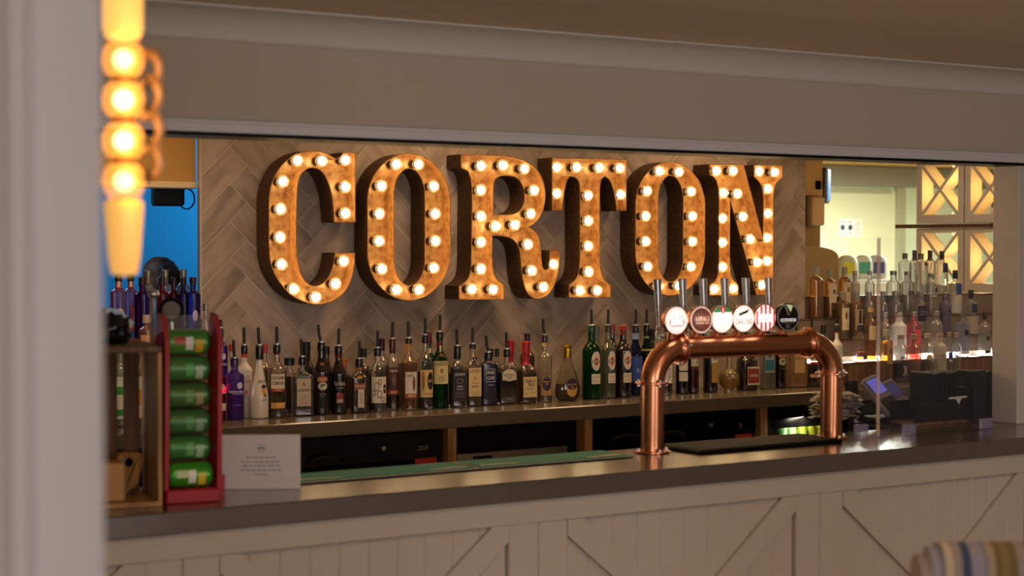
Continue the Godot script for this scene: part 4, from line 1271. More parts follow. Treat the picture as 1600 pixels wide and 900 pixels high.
	# the back row
	set_of([
		{"l": "purple gin bottle raised on the step behind the red gin", "px": 345, "w": 22, "top": 512, "y": step_y(1), "z": step_z(1), "k": "gin", "m": "tint", "c": "8258e8", "cc": "2c2240", "spout": 0.02, "d": [["o", 0.56, 0.10, 0.7, "cfc3e6", 0.3], ["t", 0.44, 0.034, "WHITLEY NEILL", "efeaf6", "sans-bold", 1.8, 0.1]]},
		{"l": "white bottle with a red cap behind the purple gin", "px": 362, "w": 20, "top": 538, "k": "spirit", "m": "frost", "c": "c8c0b8", "cap": "cap", "cc": "b03424", "ch": 0.025, "d": [["b", 0.84, 0.88, "d0c8c0"]]},
		{"l": "amber bottle with a red screw cap behind the white rum", "px": 414, "w": 21, "top": 538, "k": "spirit", "c": "cbb078", "liq": ["7a3a10", 0.66, 0.1], "cap": "cap", "cc": "a8242a", "ch": 0.034},
		{"l": "amaretto bottle with a wide black cap behind the front amaretto", "px": 452, "w": 30, "top": 559, "k": "flat", "c": "c0b498", "liq": ["241008", 0.66, 0.2], "cap": "cap", "cc": "12100f", "ch": 0.03, "cr": 0.010},
		{"l": "tall dark bottle with a gold-topped black neck behind the amaretto", "px": 478.5, "w": 28, "top": 534, "k": "wine", "m": "dark", "c": "100d0b", "cap": "cap", "cc": "15110e", "ch": 0.07, "d": [["b", 0.965, 0.99, "b08a4c"]]},
		{"l": "dark bottle with a red flourish on its neck behind the Irish cream", "px": 510, "w": 22, "top": 541, "k": "wine", "m": "dark", "c": "0f0c0b", "cap": "cap", "cc": "120f0e", "ch": 0.03, "d": [["b", 0.76, 0.82, "5a1414"]]},
		{"l": "amber bottle with an orange cap behind the coffee liqueur", "px": 537, "w": 24, "top": 560, "k": "spirit", "c": "b06a2c", "liq": ["5a2408", 0.7, 0.1], "cap": "cap", "cc": "b05a1c", "ch": 0.034},
		{"l": "clear bottle with a black cap behind the orange liqueur", "px": 568, "w": 24, "top": 544, "k": "spirit", "c": "b8b09c", "liq": ["15110e", 0.7, 0.2], "cap": "cap", "cc": "141211", "ch": 0.036},
		{"l": "bottle with a dark neck and red-rimmed cap behind the spiced rum", "px": 597, "w": 22, "top": 529, "k": "spirit", "c": "b9ad94", "liq": ["2a140c", 0.6, 0.2], "cap": "cap", "cc": "2c100f", "ch": 0.05, "d": [["b", 0.975, 0.99, "b03a34"]]},
		{"l": "green bottle with a dark red cap and cream neck tag, left of the green whiskey", "px": 670, "w": 22, "top": 519, "k": "jame", "m": "tint", "c": "1a5a2a", "cap": "cap", "cc": "5a1618", "ch": 0.05, "d": [["r", 0.66, 0.78, 0.8, "cfc49a"]]},
		{"l": "green bottle with a black neck and cream tag behind the black-labelled whiskey", "px": 715, "w": 22, "top": 539, "k": "jame", "m": "dark", "c": "12100e", "cap": "cap", "cc": "1a1412", "ch": 0.03, "d": [["r", 0.68, 0.82, 0.8, "bdb27c"]]},
		{"l": "deep blue bottle with a cork stopper behind the honey whiskey", "px": 741, "w": 25, "top": 550, "k": "jame", "m": "tint", "c": "141c4a", "cap": "cork", "cc": "a87a4a"},
		{"l": "clear bottle with a black cap behind the blue whisky", "px": 768, "w": 14, "top": 545, "k": "spirit", "c": "b8b0a0", "cap": "cap", "cc": "131211", "ch": 0.034},
		{"l": "clear bottle with a black cap behind the arched-label whiskey", "px": 776.5, "w": 14, "top": 545, "z": -6.28, "k": "spirit", "c": "b8b0a0", "cap": "cap", "cc": "131211", "ch": 0.034},
		{"l": "bourbon bottle with red wax neck behind the arched-label whiskey", "px": 797.6, "w": 26, "top": 532, "k": "maker", "c": "cfa25c", "liq": ["6a2e0a", 0.56, 0.08], "cap": "cap", "cc": "a0161e", "ch": 0.055, "cr": 0.004, "d": [["b", 0.64, 0.78, "98141c"]]},
		{"l": "cognac bottle with a purple cap behind the red wax bourbon", "px": 824, "w": 23, "top": 521, "k": "spirit", "c": "c9a05c", "liq": ["6a3410", 0.7, 0.1], "cap": "cap", "cc": "2c1a30", "ch": 0.04, "d": [["b", 0.78, 0.84, "b08c54"]]},
		{"l": "pale bottle with a grey cap behind the green vermouth", "px": 932, "w": 22, "top": 508, "k": "vermouth", "c": "9aa08c", "a": 0.2, "cap": "cap", "cc": "565a58", "ch": 0.05},
		{"l": "dark vermouth bottle with a red cap behind the pale vermouth", "px": 956, "w": 24, "top": 507, "k": "vermouth", "m": "dark", "c": "170b0b", "cap": "cap", "cc": "96302c", "ch": 0.024, "d": [["b", 0.86, 0.91, "8a4a44"]]},
		{"l": "dark green bottle with a black cap, behind the copper bend", "px": 1018, "w": 20, "top": 514, "k": "wine", "m": "dark", "c": "0f140e", "cap": "cap", "cc": "12110f", "ch": 0.05},
	], {"z": -6.245})

var MARTINI := [["o", 0.52, 0.26, 1.15, "dcd2bf", 0.25], ["o", 0.515, 0.11, 0.55, "c2402c", 0.25], ["r", 0.495, 0.535, 1.05, "2a2320", 0.25], ["t", 0.515, 0.034, "MARTINI", "f0e6d4", "sans-bold", 0.95, 0.25], ["r", 0.21, 0.345, 1.1, "d9cfbc", 0.25], ["r", 0.30, 0.306, 0.8, "a0906c", 0.25], ["r", 0.24, 0.246, 0.6, "a0906c", 0.25]]

# the lit steps at the right, and the dark corner of steps at the left
func build_step_bottles() -> void:
	var gold := {"k": "tall", "c": "d8b06a", "a": 0.12, "liq": ["f2b44c", 0.80, 0.06], "cap": "cap", "cc": "9a9a88", "ch": 0.034}
	var clear := {"k": "vodka", "c": "e4e6ea", "a": 0.16, "cap": "cap", "cc": "b4b4b4", "cm": 0.9, "ch": 0.022, "cr": 0.001}
	var tier := func(k: int) -> Dictionary:
		return {"y": step_y(k), "z": step_z(k)}
	var put := func(list: Array, k: int, kindd: Dictionary) -> void:
		var e := kindd.duplicate()
		e.merge(tier.call(k), true)
		set_of(list, e)
	put.call([
		{"l": "full gold tequila bottle on the top step, nearest the tiled wall", "px": 1274.5, "w": 23, "top": 417},
		{"l": "gold tequila bottle with a white label, second from the tiles on the top step", "px": 1297, "w": 19, "top": 422, "d": [["r", 0.32, 0.72, 1.5, "d8cbb0", 0.1], ["o", 0.22, 0.06, 0.4, "1f7a4a"], ["o", 0.55, 0.1, 0.5, "6a5a3c", 0.2]]},
		{"l": "gold tequila bottle with a cream label, third from the tiles on the top step", "px": 1319, "w": 19, "top": 417, "d": [["r", 0.30, 0.70, 1.5, "cfbfa0", 0.1], ["o", 0.55, 0.1, 0.5, "6a5a3c", 0.2]]},
	], 3, gold)
	put.call([
		{"l": "gold tequila bottle with a scrawled white label on the middle step", "px": 1316.5, "w": 20, "top": 455, "d": [["r", 0.20, 0.66, 1.4, "d9ccb0", 0.1], ["o", 0.50, 0.16, 0.4, "6a5a3c", 0.1], ["o", 0.10, 0.05, 0.4, "1f7a4a"]]},
		{"l": "pale gold tequila bottle with a pinkish label on the middle step", "px": 1337, "w": 20, "top": 455, "liq": ["f4c070", 0.78, 0.06], "d": [["r", 0.20, 0.62, 1.4, "d4b59a", 0.1], ["o", 0.46, 0.1, 0.4, "a06a44", 0.1]]},
	], 2, gold)
	put.call([
		{"l": "clear angular bottle with a black spout and a little gold drink", "px": 1344, "w": 22, "top": 507, "k": "spirit", "liq": ["c88a34", 0.26, 0.06], "cap": "pour", "cc": "1a1816", "d": [["r", 0.06, 0.22, 0.9, "5a3a2a", 0.4]]},
		{"l": "gold tequila bottle with a cork, left of the acrylic screen's edge", "px": 1360, "w": 18, "top": 481, "cap": "cork", "cc": "c9a66a", "d": [["r", 0.40, 0.66, 1.5, "d9c6a4"]]},
	], 1, gold)
	put.call([
		{"l": "gold bottle with a tall printed label beside the card reader", "px": 1384.5, "w": 21, "top": 514.6, "d": [["r", 0.36, 0.80, 1.2, "c29a66", 0.25], ["o", 0.6, 0.12, 0.5, "8a4a2c", 0.25]]},
	], 0, gold)
	bottle({"l": "white bottle with a red neck band and black spout behind the copper bend", "px": 1307.5, "w": 18, "top": 507, "z": -6.06, "k": "spirit", "m": "milk", "c": "d8d4d0", "cc": "171413", "d": [["b", 0.86, 0.93, "a8342c"]]})
	bottle({"l": "dark bottle with a red-topped black cap above the copper bend", "px": 1286, "w": 17, "top": 508, "z": -6.2, "k": "wine", "m": "dark", "c": "1a1210", "cap": "cap", "cc": "15110f", "ch": 0.04, "d": [["b", 0.975, 0.99, "a02c28"]]})
	# clear spirits, from the top step down
	put.call([
		{"l": "clear square-shouldered bottle on the top step, left of the navy-capped ones", "px": 1413, "w": 18, "top": 395.5, "k": "square", "cc": "8a8076", "ch": 0.03},
		{"l": "clear bottle with a tall navy cap, left of the pair", "px": 1428, "w": 16, "top": 391, "k": "tall", "cc": "23233f", "cm": 0.0, "ch": 0.055},
		{"l": "clear bottle with a black oval badge on the top step", "px": 1438, "w": 19, "top": 396, "k": "square", "cc": "8f8478", "ch": 0.03, "d": [["o", 0.74, 0.07, 0.5, "16141c", 0.45]]},
		{"l": "clear bottle with a tall navy cap, right of the pair", "px": 1452, "w": 17, "top": 391, "k": "tall", "cc": "262747", "cm": 0.0, "ch": 0.055},
		{"l": "frosted vodka bottle with a navy neck label on the top step", "px": 1470.5, "w": 20, "top": 392, "k": "goose", "cc": "17161c", "cm": 0.0, "ch": 0.045, "d": [["r", 0.50, 0.72, 0.9, "23305f", 0.1]]},
	], 4, clear)
	put.call([
		{"l": "frosted bottle with a silver cap on the top step under the yellow label", "px": 1335, "w": 15, "top": 423, "m": "frost", "c": "c6c3bd"},
		{"l": "clear bottle with a silver cap and an orange mark on the top step", "px": 1358, "w": 15, "top": 423, "d": [["o", 0.42, 0.16, 0.6, "b05a34", 0.5]]},
		{"l": "clear bottle with sloping shoulders and a bright rim of light, middle step", "px": 1395, "w": 22, "top": 423, "d": [["r", 0.2, 0.5, 1.2, "46507a", -0.1]], "a": 0.12},
		{"l": "clear round-shouldered bottle with navy lettering, middle step", "px": 1417.5, "w": 22, "top": 424, "d": [["t", 0.52, 0.09, "VODKA", "23204a", "sans-bold", 1.3, 0.1]]},
		{"l": "clear bottle with a dark purple dot, middle step", "px": 1454, "w": 19, "top": 427, "d": [["o", 0.60, 0.12, 0.6, "241a44", 0.5], ["r", 0.44, 0.48, 1.4, "c0bccb"]]},
		{"l": "frosted vodka bottle with a bright blue neck label, middle step", "px": 1491.5, "w": 21, "top": 422, "k": "goose", "cc": "17161c", "cm": 0.0, "ch": 0.045, "d": [["r", 0.46, 0.70, 0.95, "2a4fae", 0.1], ["b", 0.02, 0.44, "c9ccd2"]]},
	], 3, clear)
	put.call([
		{"l": "clear bottle with a silver cap just behind the middle gold ones", "px": 1357.5, "w": 17, "top": 456},
		{"l": "clear slim bottle with an orange label behind the lit row", "px": 1379, "w": 17, "top": 455, "d": [["r", 0.12, 0.42, 1.3, "c8642c", 0.2]]},
		{"l": "clear bottle with a red and white label behind the lit row", "px": 1399, "w": 24, "top": 455, "d": [["r", 0.10, 0.48, 1.5, "a8242c", 0.0], ["r", 0.26, 0.46, 0.8, "d8cfd0", 0.2]]},
		{"l": "clear bottle with a dark navy label behind the lit row", "px": 1437, "w": 20, "top": 455, "d": [["r", 0.34, 0.68, 1.6, "24204e"], ["r", 0.48, 0.50, 1.0, "8f92b4"], ["r", 0.54, 0.56, 0.8, "8f92b4"]]},
		{"l": "violet-tinted bottle with a black dot behind the lit row", "px": 1476, "w": 18, "top": 457, "c": "aaa0dc", "a": 0.25, "d": [["o", 0.58, 0.13, 0.6, "14121c", 0.5]]},
		{"l": "frosted vodka bottle with a navy label right of the gin", "px": 1516, "w": 22, "top": 453, "k": "goose", "cc": "17161c", "cm": 0.0, "ch": 0.045, "d": [["r", 0.50, 0.70, 1.0, "23305f", 0.1], ["b", 0.02, 0.42, "b9b4b0"]]},
	], 2, clear)
	put.call([
		{"l": "brightly lit clear vodka bottle, left end of the lit row", "px": 1382, "w": 22, "top": 488, "c": "f4f6f8", "a": 0.2},
		{"l": "brightly lit frosted white vodka bottle with orange lettering", "px": 1404, "w": 24, "top": 488, "m": "frost", "c": "e6e6e6", "d": [["t", 0.50, 0.06, "ABSOLUT", "d8642c", "sans-bold", 1.2, 0.25], ["r", 0.2, 0.21, 1.0, "a8a8a8", 0.2], ["r", 0.26, 0.27, 1.1, "a8a8a8", 0.2], ["r", 0.32, 0.33, 0.9, "a8a8a8", 0.2]]},
		{"l": "brightly lit pink vodka bottle in the lit row", "px": 1427, "w": 22, "top": 487, "c": "ff9ba8", "a": 0.3, "d": [["r", 0.30, 0.62, 1.2, "ff5a6a", 0.2], ["o", 0.22, 0.14, 0.7, "e02c3c", -0.5]]},
		{"l": "brightly lit clear vodka bottle with blue lettering", "px": 1462, "w": 23, "top": 486, "c": "f4f6f8", "a": 0.2, "d": [["t", 0.50, 0.08, "ABSOLUT", "1f4fc0", "sans-bold", 1.3, 0.25], ["t", 0.38, 0.06, "VODKA", "1f4fc0", "sans-bold", 0.9, 0.25]]},
		{"l": "clear gin bottle with a black dot right of the lit row", "px": 1503, "w": 20, "top": 490, "k": "square", "cc": "8a7f76", "cm": 0.0, "c": "cfd8f0", "a": 0.25, "d": [["o", 0.56, 0.15, 0.7, "0f0f12", 0.3], ["r", 0.06, 0.14, 1.5, "d4dde4"]]},
		{"l": "clear vodka bottle with a dark cap beside the white post", "px": 1538, "w": 21, "top": 487, "k": "goose", "cc": "1a181c", "cm": 0.0, "ch": 0.04, "d": [["o", 0.40, 0.10, 0.6, "4a2a26"], ["r", 0.05, 0.12, 1.0, "1a1614"]]},
	], 1, clear)
	put.call([
		{"l": "clear vodka bottle with a bold black X shape, nearest the card reader", "px": 1407, "w": 22, "top": 523, "cc": "b0a594", "cm": 0.0, "d": [["t", 0.52, 0.06, "ABSOLUT", "2c2822", "sans-bold", 1.25, 0.1], ["t", 0.44, 0.06, "VODKA", "2c2822", "sans-bold", 0.9, 0.1], ["b", 0.10, 0.40, "1d1815"], ["t", 0.25, 0.22, "X", "b8aa98", "sans-bold", 0.9, 0.25]]},
		{"l": "pinkish vodka bottle with orange lettering in the front row", "px": 1428, "w": 22, "top": 522, "cc": "a89c90", "cm": 0.0, "c": "e8b8a8", "a": 0.3, "d": [["t", 0.52, 0.07, "ABSOLUT", "c2572c", "sans-bold", 1.2, 0.2], ["t", 0.43, 0.07, "MANDRIN", "c2572c", "sans-bold", 1.1, 0.2]]},
		{"l": "clear bottle half full of red drink in the front row", "px": 1449, "w": 21, "top": 521, "cc": "c9bca8", "cm": 0.0, "liq": ["a01c24", 0.40, 0.1], "d": [["o", 0.5, 0.12, 0.9, "d8c2a8", -0.2]]},
		{"l": "frosted vodka bottle with yellow-green lettering in the front row", "px": 1468, "w": 21, "top": 520, "cc": "a8847a", "cm": 0.0, "m": "frost", "c": "b9b4a4", "d": [["t", 0.52, 0.06, "ABSOLUT", "7a7428", "sans-bold", 1.2, 0.1], ["t", 0.44, 0.06, "CITRON", "7a7428", "sans-bold", 1.0, 0.1]]},
		{"l": "clear slim bottle with a vivid blue patch in the front row", "px": 1482.5, "w": 12, "top": 519, "cc": "b8a090", "cm": 0.0, "d": [["r", 0.44, 0.58, 1.2, "2c34c8"], ["r", 0.38, 0.42, 1.0, "d8dce8"]]},
		{"l": "clear vodka bottle with black lettering right of the blue-patched one", "px": 1494, "w": 15, "top": 520, "cc": "b8a090", "cm": 0.0, "d": [["t", 0.52, 0.07, "ABSOLUT", "1f1c24", "sans-bold", 1.3, 0.1]]},
	], 0, clear)
	# left corner, mostly hidden by the crate and the can rack
	var lg := {"y": step_y(3), "z": step_z(3), "k": "gin", "m": "tint", "cap": "cap", "cc": "2a1618", "ch": 0.03}
	set_of([
		{"l": "pink gin bottle with a red neck label, behind the black bag", "px": 186, "w": 25, "top": 427, "m": "tint", "c": "f08c9a", "d": [["b", 0.78, 0.93, "b8242c"], ["r", 0.78, 0.93, 1.0, "d8cfc0"], ["o", 0.36, 0.22, 1.1, "e8c4c0", 0.1]]},
		{"l": "pink gin bottle with a red and white label, right of its twin", "px": 205, "w": 23, "top": 427, "z": -6.39, "m": "tint", "c": "f08c9a", "d": [["b", 0.78, 0.93, "b8242c"], ["r", 0.78, 0.93, 1.0, "d8cfc0"], ["r", 0.1, 0.5, 1.0, "c0202c", 0.5], ["r", 0.12, 0.46, 0.5, "e0d4c4", 0.5]]},
		{"l": "magenta-purple gin bottle with a dark cap on the left steps", "px": 223, "w": 25, "top": 433, "c": "5a0c6a"},
		{"l": "red gin bottle with a dark cap on the left steps", "px": 254, "w": 22, "top": 433, "c": "a81414"},
		{"l": "orange-red gin bottle with a dark cap, second red on the left steps", "px": 272, "w": 21, "top": 433, "c": "a01c10", "z": -6.38},
		{"l": "violet gin bottle with a black cap left of the blue-violet one", "px": 287, "w": 19, "top": 433, "c": "40207a", "z": -6.33},
		{"l": "blue-violet gin bottle with a dark cap nearest the tiles on the left steps", "px": 302, "w": 24, "top": 433, "c": "4a3a8a", "d": [["o", 0.36, 0.18, 0.7, "c0b8dc", 0.2]]},
	], lg)
	set_of([
		{"l": "tall grey-capped bottle in front of the person's hair", "px": 232, "w": 20, "top": 422},
		{"l": "tall grey-capped bottle in front of the person's bun", "px": 259, "w": 20, "top": 421.5},
		{"l": "tall grey-capped bottle in front of the blue wall", "px": 287, "w": 20, "top": 420.5},
	], {"y": step_y(3), "z": -6.455, "k": "tall", "c": "c0b0b0", "a": 0.25, "cap": "cap", "cc": "9a9488", "cm": 0.7, "ch": 0.06})
	set_of([
		{"l": "small clear bottle with a foil neck beside the can rack's red side", "px": 322, "w": 18, "top": 474, "y": step_y(2), "z": step_z(2), "c": "c8c0b8", "cap": "cap", "cc": "a09890", "cm": 0.8, "ch": 0.03},
		{"l": "peach-labelled bottle glowing behind the black bag", "px": 229, "w": 24, "top": 492, "y": step_y(2), "z": step_z(2), "c": "d8a080", "a": 0.3, "cap": "cap", "cc": "c0b8b0", "d": [["r", 0.05, 0.62, 1.7, "e0b088"], ["r", 0.30, 0.34, 1.2, "a0522c"]]},
		{"l": "bottle with a green and white label seen through the crate", "px": 188, "w": 26, "top": 540, "z": -6.1, "c": "c8d8c0", "a": 0.25, "cap": "cap", "cc": "3a6a3a", "d": [["r", 0.1, 0.62, 1.9, "dfe4d4"], ["r", 0.40, 0.5, 1.9, "3aa040"], ["r", 0.14, 0.22, 1.9, "3aa040"]]},
		{"l": "bottle with an orange and yellow label seen through the crate", "px": 223, "w": 26, "top": 540, "z": -6.1, "c": "e8c890", "a": 0.25, "cap": "cap", "cc": "b07a2c", "d": [["r", 0.1, 0.62, 1.9, "e8dcb0"], ["r", 0.26, 0.46, 1.9, "e8a41c"]]},
	], {"k": "gin"})

# ---------------------------------------------------------------- copper tap font
func build_tap_font() -> void:
	var a := py_(1018, 707, BAR)
	var b := py_(1300, 685, BAR)
	var z := (a.z + b.z) / 2.0
	var x0 := a.x
	var x1 := b.x
	var r := 0.0375
	var cy := 0.332
	var bend := 0.108
	var t := thing("tap_font", "arched copper pipe beer font with bolted flanges and six illuminated taps", "beer tap", Vector3((x0 + x1) / 2.0, BAR, z))
	var hw := (x1 - x0) / 2.0
	var cu: Material = mats.copper
	for s in [-1.0, 1.0]:
		var leg := part("leg", MB.new().tube([Vector3(s * hw, 0.0, 0), Vector3(s * hw, cy - bend, 0)], r, 32).mesh(), cu, t)
		var p: Array = []
		for i in 17:
			var g := PI / 2.0 * i / 16.0
			p.append(Vector3(s * (hw - bend + bend * cos(g)), cy - bend + bend * sin(g), 0))
		part("elbow", MB.new().tube(p, r * 1.03, 32).mesh(), cu, t)
		flange(leg, Vector3(s * hw, 0.004, 0), Vector3.UP, r)
		flange(leg, Vector3(s * hw, cy - bend, 0), Vector3.UP, r)
		flange(t, Vector3(s * (hw - bend), cy, 0), Vector3.RIGHT, r)
	part("crossbar", MB.new().tube([Vector3(-hw + bend - 0.01, cy, 0), Vector3(hw - bend + 0.01, cy, 0)], r, 32).mesh(), cu, t)
	# taps: lens on a short stem in front, valve and lever on the staff's side
	var bx := [1057.0, 1096.0, 1128.6, 1162.0, 1195.6, 1231.0]
	var cyb := BAR + cy + r + 0.053
	for i in 6:
		var w := pz(bx[i], 500, z + 0.028)
		var o := Vector3(w.x - t.position.x, cy + r + 0.053, 0.0)
		tap(t, o, i)

func flange(parent: Node3D, at: Vector3, axis: Vector3, r: float) -> void:
	var bas := Basis() if axis == Vector3.UP else Basis(Vector3(0, 0, 1), -PI / 2.0)
	var f := part("flange", MB.new().lathe([Vector2(r, -0.004), Vector2(r + 0.017, -0.004), Vector2(r + 0.019, -0.002), Vector2(r + 0.019, 0.002), Vector2(r + 0.017, 0.004), Vector2(r, 0.004), Vector2(r, -0.004)], 32).mesh(), mats.copper, parent, Transform3D(bas, at))
	if not meshes.has("bolt"):
		meshes["bolt"] = MB.new().lathe([Vector2(0, -0.010), Vector2(0.0045, -0.010), Vector2(0.0045, -0.004), Vector2(0.0045, 0.004), Vector2(0.0062, 0.0042), Vector2(0.0062, 0.009), Vector2(0.004, 0.012), Vector2(0, 0.012)], 10).mesh()
	if parent.name.begins_with("tap_font"):
		var mb := MB.new()                      # the bulged collar that sits behind the flange
		mb.lathe([Vector2(r + 0.001, -0.018), Vector2(r + 0.008, -0.012), Vector2(r + 0.010, 0.0), Vector2(r + 0.008, 0.012), Vector2(r + 0.001, 0.018)], 32)
		part("collar", mb.mesh(), mats.copper, parent, Transform3D(bas, at))
	for i in 4:
		var g := TAU * (i + 0.5) / 4.0 - 0.62
		part("bolt", meshes.bolt, mats.steel, parent, Transform3D(bas, at + bas * Vector3(cos(g) * (r + 0.0125), 0, sin(g) * (r + 0.0125))))

func disc(r: float, d: float) -> ArrayMesh:        # a lens facing +z
	return MB.new().lathe([Vector2(r, -d), Vector2(r, -0.003), Vector2(r - 0.002, 0.0), Vector2(r * 0.7, 0.0015), Vector2(0, 0.002)], 40, Transform3D(Basis(Vector3.RIGHT, PI / 2.0), Vector3.ZERO)).mesh()

func tap(t: Node3D, o: Vector3, i: int) -> void:
	var turn := Basis(Vector3.UP, deg_to_rad(-3.0))
	var at := Transform3D(turn, o + Vector3(0, 0, 0.028))
	var rr := 0.045
	part("stem", MB.new().tube([o - Vector3(0, 0.060, 0), o - Vector3(0, 0.035, -0.004)], 0.015, 16).mesh(), mats.copper, t)
	var h := part("lens_housing", MB.new().lathe([Vector2(0, -0.035), Vector2(rr * 0.75, -0.035), Vector2(rr * 0.98, -0.022), Vector2(rr + 0.0015, -0.006), Vector2(rr + 0.0015, 0.0), Vector2(rr - 0.001, 0.001)], 36, Transform3D(Basis(Vector3.RIGHT, PI / 2.0), Vector3.ZERO)).mesh(), mats.copper if i != 5 else mats.blackgloss, t, at)
	var lit := mat(hx("f4efea"), 0.35, 0.0, {"emit": hx("fff2ea"), "power": 0.5})
	var red := mat(hx("c8203c"), 0.4, 0.0, {"emit": hx("c01838"), "power": 0.5})
	var dark := mat(hx("1a1414"), 0.4)
	if i == 1:
		lit = mat(hx("e8cdb8"), 0.35, 0.0, {"emit": hx("ffd8c0"), "power": 0.4})
	if i == 5:
		lit = mat(hx("0d0c0d"), 0.2, 0.0, {"coat": 0.5})
	part("lens", disc(rr, 0.004), lit, h)
	if i != 5:
		omni(Vector3(0, 0, 0.03), 0.0014, hx("fff0e6"), 0.02, h, "lens_light")
	var put := func(m: Mesh, c: Material, x: float, y: float, zz := 0.003) -> void:
		part("print", m, c, h, Transform3D(Basis(), Vector3(x, y, zz)))
	var flat := func(pts: Array) -> ArrayMesh:
		return MB.new().prism(PackedVector2Array(pts), -0.0004, 0.0).mesh()
	var rect := func(w: float, hh: float) -> ArrayMesh:
		return bxm(Vector3.ZERO, Vector3(w, hh, 0.0006))
	match i:
		0:
			put.call(rect.call(0.044, 0.0028), red, 0.0, -0.017)
			put.call(rect.call(0.020, 0.0016), red, -0.010, 0.009)
			put.call(rect.call(0.016, 0.0016), red, 0.014, 0.011)
			put.call(rect.call(0.003, 0.016), red, -0.026, -0.005)
			put.call(rect.call(0.003, 0.016), red, 0.026, -0.005)
		1:
			var br := mat(hx("6a3b2c"), 0.4, 0.0, {"emit": hx("6a3426"), "power": 0.25})
			var pale := mat(hx("e0b49a"), 0.4, 0.0, {"emit": hx("e0a888"), "power": 0.5})
			put.call(disc(0.038, 0.001), br, 0.0, 0.0, 0.0032)
			put.call(flat_text("ASPALL", 0.013, "serif-bold", 0.062), pale, 0.0, 0.004, 0.0062)
			put.call(flat_text("SUFFOLK CYDER", 0.006, "serif-bold", 0.054), pale, 0.0, -0.010, 0.0062)
		2:
			var gr := mat(hx("1f8a4a"), 0.4, 0.0, {"emit": hx("148040"), "power": 0.35})
			var cap: Array = []
			for k in 13:
				var g := lerpf(0.55, PI - 0.55, k / 12.0)
				cap.append(Vector2(cos(g) * rr * 0.97, sin(g) * rr * 0.97))
			put.call(flat.call(cap), gr, 0.0, 0.0, 0.0034)
			put.call(flat.call([Vector2(-0.011, 0.040), Vector2(0.011, 0.040), Vector2(0.010, 0.028), Vector2(0, 0.016), Vector2(-0.010, 0.028)]), red, 0.0, 0.0, 0.0040)
			put.call(rect.call(0.003, 0.014), lit, 0.0, 0.030, 0.0044)
			put.call(flat_text("Staropramen", 0.009, "serif-bold", 0.066), mat(hx("b8bcc8"), 0.5, 0.0, {"emit": hx("b8bcc8"), "power": 0.5}), 0.0, -0.004)
		3:
			put.call(flat.call([Vector2(-0.021, 0.008), Vector2(0.013, 0.019), Vector2(0.021, 0.030), Vector2(-0.021, 0.017)]), dark, 0.0, 0.0)
			put.call(flat_text("CARLING", 0.016, "sans", 0.066), mat(hx("57504e"), 0.5), 0.0, -0.009)
		4:
			for k in [-2, -1, 0, 1, 2]:
				var x: float = 0.0175 * k
				var hh: float = sqrt(maxf(rr * rr * 0.93 - x * x, 0.0))
				if absf(k) == 2:
					put.call(rect.call(0.0055, hh * 1.7), red, x, 0.0)
				else:
					put.call(rect.call(0.0065, hh - 0.013), red, x, (hh + 0.013) / 2.0)
					put.call(rect.call(0.0065, hh - 0.013), red, x, -(hh + 0.013) / 2.0)
			for q in [-0.008, 0.0, 0.008]:
				put.call(rect.call(0.005, 0.007), mat(hx("f0a8a0"), 0.5, 0.0, {"emit": hx("f0a098"), "power": 0.3}), q, -0.004)
			put.call(rect.call(0.005, 0.006), mat(hx("f0a8a0"), 0.5, 0.0, {"emit": hx("f0a098"), "power": 0.5}), 0.0, 0.008)
		5:
			var silver := mat(hx("b9b9bd"), 0.3, 0.6)
			put.call(MB.new().lathe([Vector2(rr - 0.003, 0.0), Vector2(rr - 0.003, 0.002), Vector2(rr + 0.001, 0.002), Vector2(rr + 0.001, 0.0)], 36, Transform3D(Basis(Vector3.RIGHT, PI / 2.0), Vector3.ZERO)).mesh(), silver, 0.0, 0.0, 0.001)
			put.call(flat_text("GUINNESS", 0.010, "serif-bold", 0.066), mat(hx("f0f0f0"), 0.4, 0.0, {"emit": hx("ffffff"), "power": 0.6}), 0.0, -0.009)
			put.call(rect.call(0.056, 0.0016), mat(hx("b08a54"), 0.4), 0.0, -0.019)
			put.call(disc(0.009, 0.001), mat(hx("5a6460"), 0.4), 0.0, -0.030)
			put.call(flat.call([Vector2(-0.024, 0.045), Vector2(-0.018, 0.050), Vector2(0.002, 0.008), Vector2(-0.003, 0.006)]), silver, 0.0, 0.0, 0.006)
			put.call(flat.call([Vector2(-0.018, 0.050), Vector2(0.020, 0.046), Vector2(0.009, 0.010), Vector2(0.002, 0.008)]), mat(hx("4a3f2c"), 0.4), 0.0, 0.0, 0.005)
			put.call(flat.call([Vector2(-0.012, 0.044), Vector2(0.016, 0.040), Vector2(0.007, 0.018)]), mat(hx("d8e0b0"), 0.4, 0.0, {"emit": hx("c8d498"), "power": 0.4}), 0.0, 0.0, 0.007)
	# the staff's side: chrome valve, black collar, tapering lever
	var zz := -0.062
	part("valve", MB.new().tube([o + Vector3(0, -0.050, -0.02), o + Vector3(0, -0.048, zz - 0.012)], 0.010, 14).mesh(), mats.steel, t)
	var v := part("lever_base", MB.new().lathe([Vector2(0, -0.062), Vector2(0.011, -0.062), Vector2(0.012, -0.045), Vector2(0.009, -0.036), Vector2(0.012, -0.030), Vector2(0.008, -0.020), Vector2(0, -0.020)], 16, Transform3D(Basis(), o + Vector3(0, 0, zz))).mesh(), mats.blackgloss if i != 0 else mats.steel, t)
